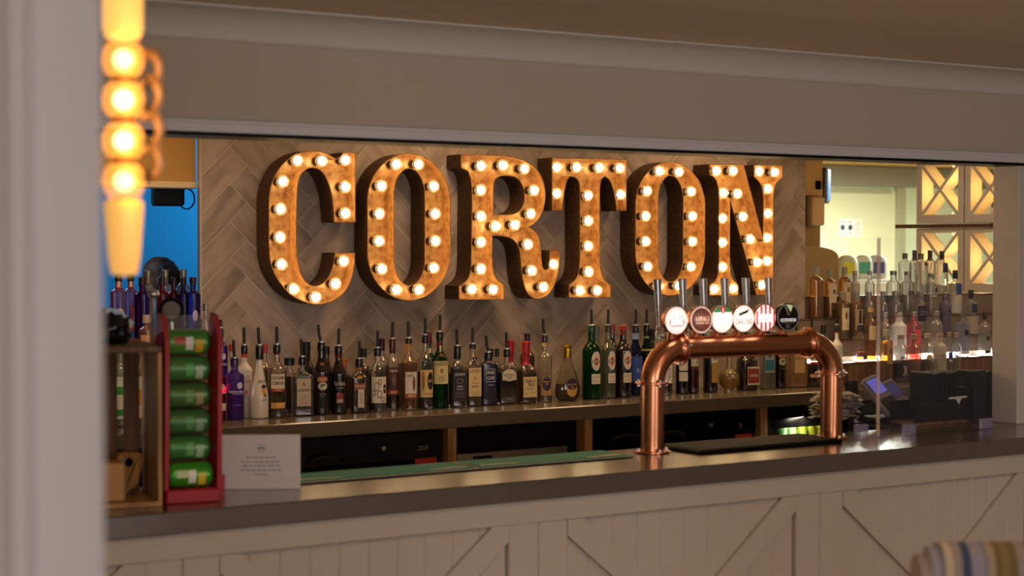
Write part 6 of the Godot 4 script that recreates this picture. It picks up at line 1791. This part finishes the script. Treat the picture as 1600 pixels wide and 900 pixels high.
	# three notices on the green wall
	var pz0 := zb + 0.0195
	for k in 3:
		var a := pz(1311.0 + 12.0 * k, 342, pz0)
		var b := pz(1322.0 + 12.0 * k, 369, pz0)
		var nt := thing("notice", ["white notice with a dark blue round sign, left of three on the green wall", "white notice with a dark blue round sign, middle of three on the green wall", "white notice with orange lines, right of three on the green wall"][k], "notice", Vector3((a.x + b.x) / 2.0, (a.y + b.y) / 2.0, pz0))
		var w := b.x - a.x
		var h := a.y - b.y
		part("paper", span(Vector3(-w / 2, -h / 2, -0.003), Vector3(w / 2, h / 2, 0.0)), mat(hx("eef0ea"), 0.7), nt)
		if k < 2:
			part("round_sign", MB.new().lathe([Vector2(0, 0.002), Vector2(w * 0.30, 0.002), Vector2(w * 0.30, 0)], 20, Transform3D(Basis(Vector3.RIGHT, PI / 2.0), Vector3(0, 0.0, 0))).mesh(), mat(hx("2f3f5c"), 0.6), nt)
			for s in [-0.33, 0.33]:
				part("print", bxm(Vector3(0, h * s, 0.001), Vector3(w * 0.5, h * 0.06, 0.002)), mat(hx("6a7686"), 0.6), nt)
		else:
			for i in 6:
				part("print", bxm(Vector3(0, h * (0.36 - 0.14 * i), 0.001), Vector3(w * (0.66 if i % 2 else 0.5), h * 0.06, 0.002)), mat(hx("d09a78"), 0.6), nt)
	# a door frame in the green wall
	var d0 := pz(1296, 300, zb)
	var d1 := pz(1403, 300, zb)
	var df := struct("door_1", span(Vector3(d0.x - 0.3, 0, zb), Vector3(d1.x, d1.y, zb + 0.015)), mat(hx("d2d6b2"), 0.8))
	part("head_trim", span(Vector3(d0.x - 0.3, d1.y - 0.02, zb + 0.015), Vector3(d1.x - 0.10, d1.y + 0.02, zb + 0.03), 0.003), mat(hx("a8a888"), 0.7), df)
	part("jamb_trim", span(Vector3(d1.x - 0.05, 0, zb + 0.015), Vector3(d1.x + 0.05, d1.y + 0.04, zb + 0.05), 0.003), mat(hx("a2a284"), 0.7), df)
	# high tan booth back behind the gold bottles
	var b0 := pz(1256, 400, -7.0)
	var b1 := pz(1314, 400, -7.0)
	var bt := pz(1285, 385, -7.0).y
	var booth := thing("booth_back", "tall tan padded booth back behind the gold tequila bottles", "seat", Vector3((b0.x + b1.x) / 2.0, 0, -7.05))
	var bw := (b1.x - b0.x) / 2.0
	var shape := PackedVector2Array([Vector2(-bw - 0.3, 0.0), Vector2(bw, 0.0), Vector2(bw + 0.004, bt - 0.16), Vector2(bw, bt - 0.05), Vector2(bw - 0.03, bt - 0.022), Vector2(0.0, bt), Vector2(-bw - 0.3, bt + 0.004)])
	part("pad", MB.new().prism(smooth(shape, 2), -0.06, 0.03).mesh(), mat(hx("b09870"), 0.5, 0.0, {"sheen": 0.3}), booth)
	part("seat", span(Vector3(-bw - 0.3, 0, -0.55), Vector3(bw, 0.46, -0.062), 0.03), mat(hx("b09870"), 0.5), booth)
	# white cupboard with bagged stock on it
	var c0 := pz(1322, 430, -8.2)
	var c1 := pz(1398, 430, -8.2)
	var ct := pz(1350, 437, -8.2).y
	var cup := thing("white_cupboard", "plain white cupboard with bagged stock on top in the green room", "cupboard", Vector3((c0.x + c1.x) / 2.0, 0, -8.4))
	var cw := (c1.x - c0.x) / 2.0
	part("body", span(Vector3(-cw, 0, -0.2), Vector3(cw, ct, 0.18), 0.004), mat(hx("d8dcd0"), 0.5), cup)
	part("door", span(Vector3(-cw + 0.01, 0.06, 0.18), Vector3(-0.003, ct - 0.02, 0.198), 0.003), mat(hx("d8dcd0"), 0.45), cup)
	part("door", span(Vector3(0.003, 0.06, 0.18), Vector3(cw - 0.01, ct - 0.02, 0.198), 0.003), mat(hx("d8dcd0"), 0.45), cup)
	for s in [-0.03, 0.03]:
		part("handle", MB.new().tube([Vector3(s, ct * 0.5 - 0.08, 0.212), Vector3(s, ct * 0.5 + 0.08, 0.212)], 0.006, 8).mesh(), mats.steel, cup)
	var bags := [[1337.0, "white bag with a square yellow label on the white cupboard", "e4e8de", "e8e030", 0.072], [1362.0, "white bag with a teal label on the white cupboard", "dfe4da", "4aa894", 0.062], [1384.0, "white bag with dark blue print, right on the white cupboard", "c8ccd4", "3a4a8a", 0.066]]
	for k in 3:
		var q: Array = bags[k]
		var bp2 := pz(q[0], 430, -8.25)
		var bg := thing("stock_bag", q[1], "bag", Vector3(bp2.x, ct, -8.33), deg_to_rad(-25))
		var prof: Array = [Vector4(0, 0, 3, 0.6), Vector4(q[4] * 0.9, 0, 3, 0.6), Vector4(q[4], 0.03, 3, 0.6), Vector4(q[4] * 0.97, 0.10, 3, 0.6), Vector4(q[4] * 0.85, 0.135, 2.6, 0.6), Vector4(q[4] * 0.5, 0.155, 2.2, 0.6), Vector4(0, 0.16, 2, 0.6)]
		part("bag_body", MB.new().turned(prof, 24).mesh(), mat(hx(q[2]), 0.45), bg)
		part("label", MB.new().box(Vector3(0, 0.075, q[4] * 0.6 - 0.001), Vector3(0.075, 0.075, 0.004), 0.001).mesh(), mat(hx(q[3]), 0.5), bg)
	# black projector hung from the lintel of the blue room, with its cable ring
	var s0 := pz(246, 297, -7.2)
	var s1 := pz(291, 320, -7.2)
	var sp := thing("speaker", "black speaker hanging under the yellow beam before the blue wall", "speaker", Vector3((s0.x + s1.x) / 2.0, s1.y, -7.25), deg_to_rad(-14))
	var sw := (s1.x - s0.x) / 2.0
	var sh := s0.y - s1.y
	part("cabinet", MB.new().box(Vector3(0, sh / 2.0 + 0.01, 0), Vector3(sw * 2.0, sh + 0.03, 0.12), 0.008).mesh(), mat(hx("17120e"), 0.5), sp)
	part("grille", MB.new().box(Vector3(-sw * 0.45, sh / 2.0, 0.062), Vector3(sw * 0.8, sh * 0.8, 0.006), 0.002).mesh(), mat(hx("4a3a26"), 0.7), sp)
	part("mount", MB.new().tube([Vector3(0, sh, 0), Vector3(0, 2.80 - s1.y, 0)], 0.018, 10).mesh(), mats.black, sp)
	var rp: Array = []
	for i in 21:
		rp.append(Vector3(sw + 0.012 + 0.035 * cos(TAU * i / 20.0), sh * 0.42 + 0.045 * sin(TAU * i / 20.0), 0.03))
	part("cable_loop", MB.new().tube(rp, 0.004, 6, false).mesh(), mat(hx("2f6a9a"), 0.5), sp)
	build_person()

# ---------------------------------------------------------------- a person in the far room: one continuous surface from a field of tapered capsules
func nets(bones: Array, lo: Vector3, hi: Vector3, cell: float, blend: float) -> ArrayMesh:
	var nx := int((hi.x - lo.x) / cell) + 2
	var ny := int((hi.y - lo.y) / cell) + 2
	var nz := int((hi.z - lo.z) / cell) + 2
	var f := PackedFloat32Array()
	f.resize(nx * ny * nz)
	f.fill(1.0)
	for b in bones:
		var a: Vector3 = b[0]
		var c: Vector3 = b[1]
		var ra: float = b[2]
		var rb: float = b[3]
		var sq: Vector3 = b[4] if b.size() > 4 else Vector3.ONE
		var m := maxf(ra, rb) + blend + cell * 2.0
		var d := c - a
		var dd := maxf(d.length_squared(), 1e-9)
		for k in range(maxi(0, int((minf(a.z, c.z) - m - lo.z) / cell)), mini(nz, int((maxf(a.z, c.z) + m - lo.z) / cell) + 1)):
			for j in range(maxi(0, int((minf(a.y, c.y) - m - lo.y) / cell)), mini(ny, int((maxf(a.y, c.y) + m - lo.y) / cell) + 1)):
				for i in range(maxi(0, int((minf(a.x, c.x) - m - lo.x) / cell)), mini(nx, int((maxf(a.x, c.x) + m - lo.x) / cell) + 1)):
					var p := lo + Vector3(i, j, k) * cell
					var t := clampf((p - a).dot(d) / dd, 0.0, 1.0)
					var q := (p - a - d * t) / sq
					var v := q.length() - lerpf(ra, rb, t)
					var at := (k * ny + j) * nx + i
					var h := clampf(0.5 + 0.5 * (f[at] - v) / blend, 0.0, 1.0)
					f[at] = lerpf(f[at], v, h) - blend * h * (1.0 - h)
	var ids := {}
	var mb := MB.new()
	var off := [Vector3i(0, 0, 0), Vector3i(1, 0, 0), Vector3i(0, 1, 0), Vector3i(1, 1, 0), Vector3i(0, 0, 1), Vector3i(1, 0, 1), Vector3i(0, 1, 1), Vector3i(1, 1, 1)]
	var edges := [[0, 1], [2, 3], [4, 5], [6, 7], [0, 2], [1, 3], [4, 6], [5, 7], [0, 4], [1, 5], [2, 6], [3, 7]]
	for k in nz - 1:
		for j in ny - 1:
			for i in nx - 1:
				var val := PackedFloat32Array()
				var inside := 0
				for o in off:
					var w := f[((k + o.z) * ny + j + o.y) * nx + i + o.x]
					val.append(w)
					if w < 0.0:
						inside += 1
				if inside == 0 or inside == 8:
					continue
				var s := Vector3.ZERO
				var n := 0
				for e in edges:
					var a := val[e[0]]
					var b := val[e[1]]
					if (a < 0.0) != (b < 0.0):
						s += Vector3(off[e[0]]).lerp(Vector3(off[e[1]]), a / (a - b))
						n += 1
				var g := Vector3(val[1] + val[3] + val[5] + val[7] - val[0] - val[2] - val[4] - val[6], val[2] + val[3] + val[6] + val[7] - val[0] - val[1] - val[4] - val[5], val[4] + val[5] + val[6] + val[7] - val[0] - val[1] - val[2] - val[3])
				ids[(k * ny + j) * nx + i] = mb.vert(lo + (Vector3(i, j, k) + s / n) * cell, g.normalized())
	for key in ids:
		var i: int = key % nx
		var j: int = (key / nx) % ny
		var k: int = key / (nx * ny)
		var v0 := f[(k * ny + j) * nx + i]
		for ax in 3:
			var st: Vector3i = [Vector3i(1, 0, 0), Vector3i(0, 1, 0), Vector3i(0, 0, 1)][ax]
			var v1 := f[((k + st.z) * ny + j + st.y) * nx + i + st.x]
			if (v0 < 0.0) == (v1 < 0.0):
				continue
			var u: Vector3i = [Vector3i(0, 1, 0), Vector3i(0, 0, 1), Vector3i(1, 0, 0)][ax]
			var w: Vector3i = [Vector3i(0, 0, 1), Vector3i(1, 0, 0), Vector3i(0, 1, 0)][ax]
			var ix := func(o: Vector3i) -> int:
				return ids.get(((k - o.z) * ny + j - o.y) * nx + i - o.x, -1)
			var a: int = ix.call(Vector3i.ZERO)
			var b: int = ix.call(u)
			var c: int = ix.call(u + w)
			var d: int = ix.call(w)
			if a < 0 or b < 0 or c < 0 or d < 0:
				continue
			if v0 < 0.0:
				mb.tri(a, b, c)
				mb.tri(a, c, d)
			else:
				mb.tri(a, c, b)
				mb.tri(a, d, c)
	return mb.mesh()

func build_person() -> void:
	var at := pz(246, 400, -8.9)
	var p := thing("person", "person with dark curly hair tied in a bun, seen from behind before the blue wall", "person", Vector3(at.x, 0, -8.9), deg_to_rad(-100))
	# own axes: faces +z, 1.66 m tall
	var skin := [
		[Vector3(0, 1.53, 0.005), Vector3(0, 1.57, -0.005), 0.072, 0.078, Vector3(0.92, 1.1, 1.08)], [Vector3(0, 1.475, 0.045), Vector3(0, 1.50, 0.03), 0.036, 0.055], [Vector3(0, 1.52, 0.088), Vector3(0, 1.50, 0.098), 0.008, 0.013],
		[Vector3(0, 1.37, -0.015), Vector3(0, 1.47, 0.0), 0.052, 0.048], [Vector3(-0.018, 1.478, 0.075), Vector3(0.018, 1.478, 0.075), 0.009, 0.009], [Vector3(-0.074, 1.52, -0.005), Vector3(-0.076, 1.50, -0.004), 0.016, 0.011], [Vector3(0.074, 1.52, -0.005), Vector3(0.076, 1.50, -0.004), 0.016, 0.011],
	]
	var body: Array = []
	for q in skin:
		body.append(q)
	var trunk := [[Vector3(0, 0.92, 0), Vector3(0, 1.06, 0), 0.125, 0.110, Vector3(1.25, 1, 0.9)], [Vector3(0, 1.06, 0), Vector3(0, 1.28, 0), 0.110, 0.125, Vector3(1.2, 1, 0.9)], [Vector3(-0.15, 1.33, -0.01), Vector3(0.15, 1.33, -0.01), 0.062, 0.062]]
	body.append_array(trunk)
	for s in [-1.0, 1.0]:
		body.append([Vector3(s * 0.17, 1.32, -0.01), Vector3(s * 0.215, 1.06, -0.02), 0.050, 0.038])
		body.append([Vector3(s * 0.215, 1.06, -0.02), Vector3(s * 0.20, 0.83, 0.06), 0.036, 0.026])
		body.append([Vector3(s * 0.20, 0.83, 0.06), Vector3(s * 0.195, 0.76, 0.075), 0.026, 0.030])
		for k in 4:
			body.append([Vector3(s * 0.193, 0.76, 0.060 + 0.018 * k), Vector3(s * 0.185, 0.68 + 0.006 * absf(k - 1.5), 0.070 + 0.018 * k), 0.010, 0.008])
		body.append([Vector3(s * 0.19, 0.79, 0.09), Vector3(s * 0.165, 0.735, 0.125), 0.011, 0.009])
		body.append([Vector3(s * 0.085, 0.90, 0), Vector3(s * 0.09, 0.48, 0.01), 0.085, 0.056])
		body.append([Vector3(s * 0.09, 0.48, 0.01), Vector3(s * 0.095, 0.08, -0.02), 0.054, 0.036])
		body.append([Vector3(s * 0.095, 0.04, -0.04), Vector3(s * 0.11, 0.03, 0.13), 0.038, 0.030])
	part("body", nets(body, Vector3(-0.34, -0.02, -0.2), Vector3(0.34, 1.70, 0.22), 0.012, 0.02), mat(hx("7a4f38"), 0.55), p)
	var shirt: Array = []
	for q in trunk:
		shirt.append([q[0], q[1], q[2] + 0.012, q[3] + 0.012, q[4] if q.size() > 4 else Vector3.ONE])
	for s in [-1.0, 1.0]:
		shirt.append([Vector3(s * 0.17, 1.32, -0.01), Vector3(s * 0.205, 1.12, -0.018), 0.060, 0.052])
	part("shirt", nets(shirt, Vector3(-0.36, 0.7, -0.24), Vector3(0.36, 1.50, 0.24), 0.014, 0.025), mat(hx("1b1b22"), 0.8), p)
	var pants: Array = []
	for s in [-1.0, 1.0]:
		pants.append([Vector3(s * 0.075, 0.90, 0), Vector3(s * 0.09, 0.48, 0.01), 0.102, 0.070])
		pants.append([Vector3(s * 0.09, 0.48, 0.01), Vector3(s * 0.095, 0.10, -0.02), 0.068, 0.052])
	part("trousers", nets(pants, Vector3(-0.3, 0.0, -0.2), Vector3(0.3, 1.05, 0.2), 0.014, 0.02), mat(hx("22242c"), 0.8), p)
	var hair: Array = [[Vector3(0, 1.575, -0.020), Vector3(0, 1.56, -0.035), 0.076, 0.080, Vector3(1, 1.0, 1.0)], [Vector3(0, 1.54, -0.110), Vector3(0, 1.52, -0.115), 0.036, 0.034]]
	for i in 46:
		var g := i * 2.399963
		var yy := 1.0 - i / 46.0 * 1.35
		var rr := sqrt(maxf(1.0 - yy * yy, 0.0))
		var d := Vector3(cos(g) * rr, yy, sin(g) * rr)
		if d.z > 0.45 and d.y < 0.55:
			continue
		var c := Vector3(0, 1.565, -0.028) + d * 0.072
		hair.append([c, c + Vector3(0, -0.01, -0.004), 0.015, 0.012])
	for i in 14:
		var g := i * 2.399963
		var yy := 1.0 - (i + 0.5) / 7.0
		var rr := sqrt(maxf(1.0 - yy * yy, 0.0))
		var c := Vector3(0, 1.530, -0.112) + Vector3(cos(g) * rr, yy, sin(g) * rr) * 0.030
		hair.append([c, c + Vector3(0, -0.008, 0), 0.016, 0.013])
	part("hair", nets(hair, Vector3(-0.14, 1.42, -0.24), Vector3(0.14, 1.70, 0.1), 0.006, 0.012), mat(hx("3e281c"), 0.6, 0.0, {"sheen": 0.4}), p)
	for s in [-1.0, 1.0]:
		var e := part("eye", MB.new().ball(Vector3(s * 0.030, 1.532, 0.074), Vector3(0.011, 0.0085, 0.008), 12).mesh(), mat(hx("e0d8d0"), 0.2), p)
		part("iris", MB.new().ball(Vector3(s * 0.030, 1.532, 0.0795), Vector3(0.005, 0.005, 0.004), 10).mesh(), mat(hx("22140c"), 0.2), e)
		part("shoe", MB.new().turned([Vector4(0, 0, 2.4, 1), Vector4(0.048, 0, 2.4, 2.7), Vector4(0.052, 0.02, 2.4, 2.6), Vector4(0.046, 0.06, 2.2, 2.2), Vector4(0.036, 0.10, 2, 1.4), Vector4(0.034, 0.115, 2, 1.2)], 20, Transform3D(Basis(), Vector3(s * 0.1, 0, 0.035))).mesh(), mats.black, p)

# ---------------------------------------------------------------- close to the viewer: door casing, hanging lamp, chair back
func build_foreground() -> void:
	var z := -1.60
	var x1 := pz(164, 450, z).x
	var pl := thing("door_casing", "pale painted door casing with a rounded edge moulding, close at the left", "door casing", Vector3(x1 - 0.20, 0, z - 0.06))
	var m: Material = mat(hx("bdb8ba"), 0.5)
	var xb0 := pz(8, 450, z).x - pl.position.x
	var xb1 := pz(50, 450, z).x - pl.position.x
	var w := 0.20
	var prof := PackedVector2Array([Vector2(-w, -0.06), Vector2(w, -0.06), Vector2(w, 0.054), Vector2(w - 0.002, 0.059), Vector2(w - 0.007, 0.06), Vector2(xb1 + 0.004, 0.06), Vector2(xb1 + 0.001, 0.058)])
	for i in 9:
		var g := PI * i / 8.0
		prof.append(Vector2((xb0 + xb1) / 2.0 + (xb1 - xb0) / 2.0 * cos(g), 0.058 + 0.012 * sin(g)))
	prof.append_array(PackedVector2Array([Vector2(xb0 - 0.001, 0.052), Vector2(-w, 0.050)]))
	part("upright", MB.new().prism(prof, 0.0, 2.345, Transform3D(Basis(Vector3(1, 0, 0), Vector3(0, 0, 1), Vector3(0, -1, 0)), Vector3(0, 2.345, 0))).mesh(), m, pl)
	part("plinth_block", span(Vector3(-w - 0.004, 0, -0.064), Vector3(w + 0.004, 0.16, 0.066), 0.004), m, pl)
	# hanging lamp of stacked amber glass globes, out of focus
	var lz := -2.42
	var top := pz(192, 0, lz)
	var lx := pz(193, 200, lz).x
	var yy := func(py: float) -> float:
		return pz(193, py, lz).y
	var k: float = depth(Vector3(lx, 1.9, lz)) / F
	var lp := thing("hanging_lamp", "hanging lamp of stacked amber glass globes glowing beside the door casing", "lamp", Vector3(lx, yy.call(432.0), lz))
	var by: float = lp.position.y
	var rr := 31.0 * k
	var gl := func(power: float) -> Material:
		return mat(hx("ffc05a"), 0.25, 0.0, {"emit": hx("ffc064"), "power": power})
	var neck := mat(hx("6a4a22"), 0.4, 0.6)
	part("rod", MB.new().tube([Vector3(0, yy.call(-60.0) - by, 0), Vector3(0, 2.345 - by, 0)], 0.006, 10).mesh(), neck, lp)
	part("ceiling_rose", MB.new().lathe([Vector2(0.0, 2.325 - by), Vector2(0.05, 2.327 - by), Vector2(0.055, 2.345 - by)], 24).mesh(), neck, lp)
	part("glass_tube", MB.new().lathe([Vector2(0, yy.call(60.0) - by), Vector2(rr * 0.86, yy.call(59.0) - by), Vector2(rr, yy.call(45.0) - by), Vector2(rr, yy.call(-50.0) - by), Vector2(rr * 0.5, yy.call(-62.0) - by), Vector2(0, yy.call(-62.0) - by)], 24).mesh(), gl.call(1.0), lp)
	var cs := [[93.0, 1.1], [156.0, 1.7], [220.0, 1.5], [283.0, 1.0]]
	for q in cs:
		var c := Vector3(0, yy.call(q[0]) - by, 0)
		var prof2: Array = []
		for i in 13:
			var g := PI * i / 12.0 - PI / 2.0
			prof2.append(Vector4(rr * 1.04 * pow(maxf(cos(g), 0.0), 0.55), 30.0 * k * sin(g), 2, 1))
		var gb := part("globe", MB.new().turned(prof2, 28, Transform3D(Basis(), c)).mesh(), mat(hx("ffb050"), 0.1, 0.0, {"pane": 0.3, "emit": hx("ffb850"), "power": 1.05}), lp)
		part("bulb", MB.new().ball(c, Vector3(rr * 0.5, rr * 0.5, rr * 0.5), 16).mesh(), mat(hx("fff0d0"), 0.4, 0.0, {"emit": hx("ffdf9a"), "power": q[1] * 3.0}), gb)
		part("spacer", MB.new().lathe([Vector2(0, -0.004), Vector2(rr * 0.6, -0.004), Vector2(rr * 0.6, 0.004), Vector2(0, 0.004)], 20, Transform3D(Basis(), c + Vector3(0, -31.0 * k, 0))).mesh(), neck, lp)
		omni(c + Vector3(0.0, 0.0, rr + 0.012), 0.010, hx("ffb450"), 0.025, lp, "globe_light")
	part("glass_tip", MB.new().lathe([Vector2(0, 0), Vector2(rr * 0.66, 0.004), Vector2(rr * 0.80, yy.call(400.0) - by), Vector2(rr * 0.98, yy.call(320.0) - by), Vector2(rr * 0.9, yy.call(313.0) - by), Vector2(0, yy.call(313.0) - by)], 28).mesh(), gl.call(0.62), lp)
	# curled amber glass drops on the right of the stack
	for q in [[104.0, 0.25], [145.0, 0.45], [200.0, 0.5], [252.0, 0.4]]:
		var c := Vector3(rr + 15.0 * k, yy.call(q[0]) - by, -0.005)
		var p: Array = []
		for i in 11:
			var g := lerpf(2.6, -2.0, i / 10.0)
			p.append(c + Vector3(cos(g) * 16.0 * k, sin(g) * 24.0 * k, 0))
		part("glass_scroll", MB.new().tube(p, [7.0 * k, 8.0 * k, 9.0 * k, 9.0 * k, 9.0 * k, 9.0 * k, 8.0 * k, 7.0 * k, 6.0 * k, 5.0 * k, 3.0 * k], 12).mesh(), mat(hx("7a5a38"), 0.25, 0.0, {"emit": hx("b87828"), "power": q[1] * 0.12, "coat": 0.6}), lp)
		part("dark_bead", MB.new().ball(c + Vector3(-8.0 * k, -22.0 * k, 0), Vector3(9.0 * k, 11.0 * k, 9.0 * k), 12).mesh(), mat(hx("1a120a"), 0.3), lp)
	# striped chair back
	var d := 3.1
	var q0: Vector3 = EYE + ray(1440, 880) * d
	var q1: Vector3 = EYE + ray(1640, 845) * d
	var ch := thing("striped_chair", "high-backed chair in striped woven fabric, bottom right corner", "chair", Vector3((q0.x + q1.x) / 2.0, 0, (q0.z + q1.z) / 2.0), -atan2(q1.z - q0.z, q1.x - q0.x))
	var cw := Vector2(q1.x - q0.x, q1.z - q0.z).length() / 2.0 + 0.01
	var ctop: float = (EYE + ray(1560, 846) * d).y
	var cols := ["8c8078", "8a8490", "6a6a72", "b3a488", "8c8078", "34425e", "3a4660", "8a8490", "77757c", "9a8a70", "6a5a34", "7a6a3c", "6a5a34", "8c8078", "34425e", "8a8490", "9a8a70", "6a5a34"]
	var widths := [0.020, 0.016, 0.006, 0.014, 0.016, 0.010, 0.006, 0.022, 0.008, 0.012, 0.012, 0.014, 0.014, 0.02, 0.012, 0.02, 0.02, 0.02]
	var x := -cw
	var i := 0
	while x < cw - 0.002 and i < cols.size():
		var x2 := minf(x + widths[i], cw)
		var pts := PackedVector2Array()
		for s in 7:                              # section of the padded back: depth and height, rounded at the top
			var g := PI * s / 6.0
			pts.append(Vector2(-0.05 * cos(g), ctop - 0.05 + edge_drop(x, cw) + 0.05 * sin(g)))
		pts.append(Vector2(0.05, 0.42))
		pts.append(Vector2(-0.05, 0.42))
		part("stripe", MB.new().prism(pts, x, x2, Transform3D(Basis(Vector3(0, 0, 1), Vector3(0, 1, 0), Vector3(-1, 0, 0)), Vector3.ZERO) * Transform3D(Basis(Vector3.UP, PI), Vector3.ZERO)).mesh(), mat(hx(cols[i]), 0.95, 0.0, {"sheen": 0.3}), ch)
		x = x2
		i += 1
	part("seat", MB.new().box(Vector3(0, 0.38, 0.24), Vector3(cw * 2, 0.12, 0.44), 0.03).mesh(), mat(hx("8c8078"), 0.95), ch)
	for sx in [-1.0, 1.0]:
		for sz in [-0.01, 0.42]:
			part("leg", MB.new().lathe([Vector2(0, 0), Vector2(0.014, 0), Vector2(0.022, 0.42), Vector2(0, 0.42)], 12, Transform3D(Basis(), Vector3(sx * (cw - 0.03), 0, sz))).mesh(), mats.darkwood, ch)

func edge_drop(x: float, w: float) -> float:
	var d := w - absf(x)
	return -0.022 * pow(clampf(1.0 - d / 0.05, 0.0, 1.0), 2.0)
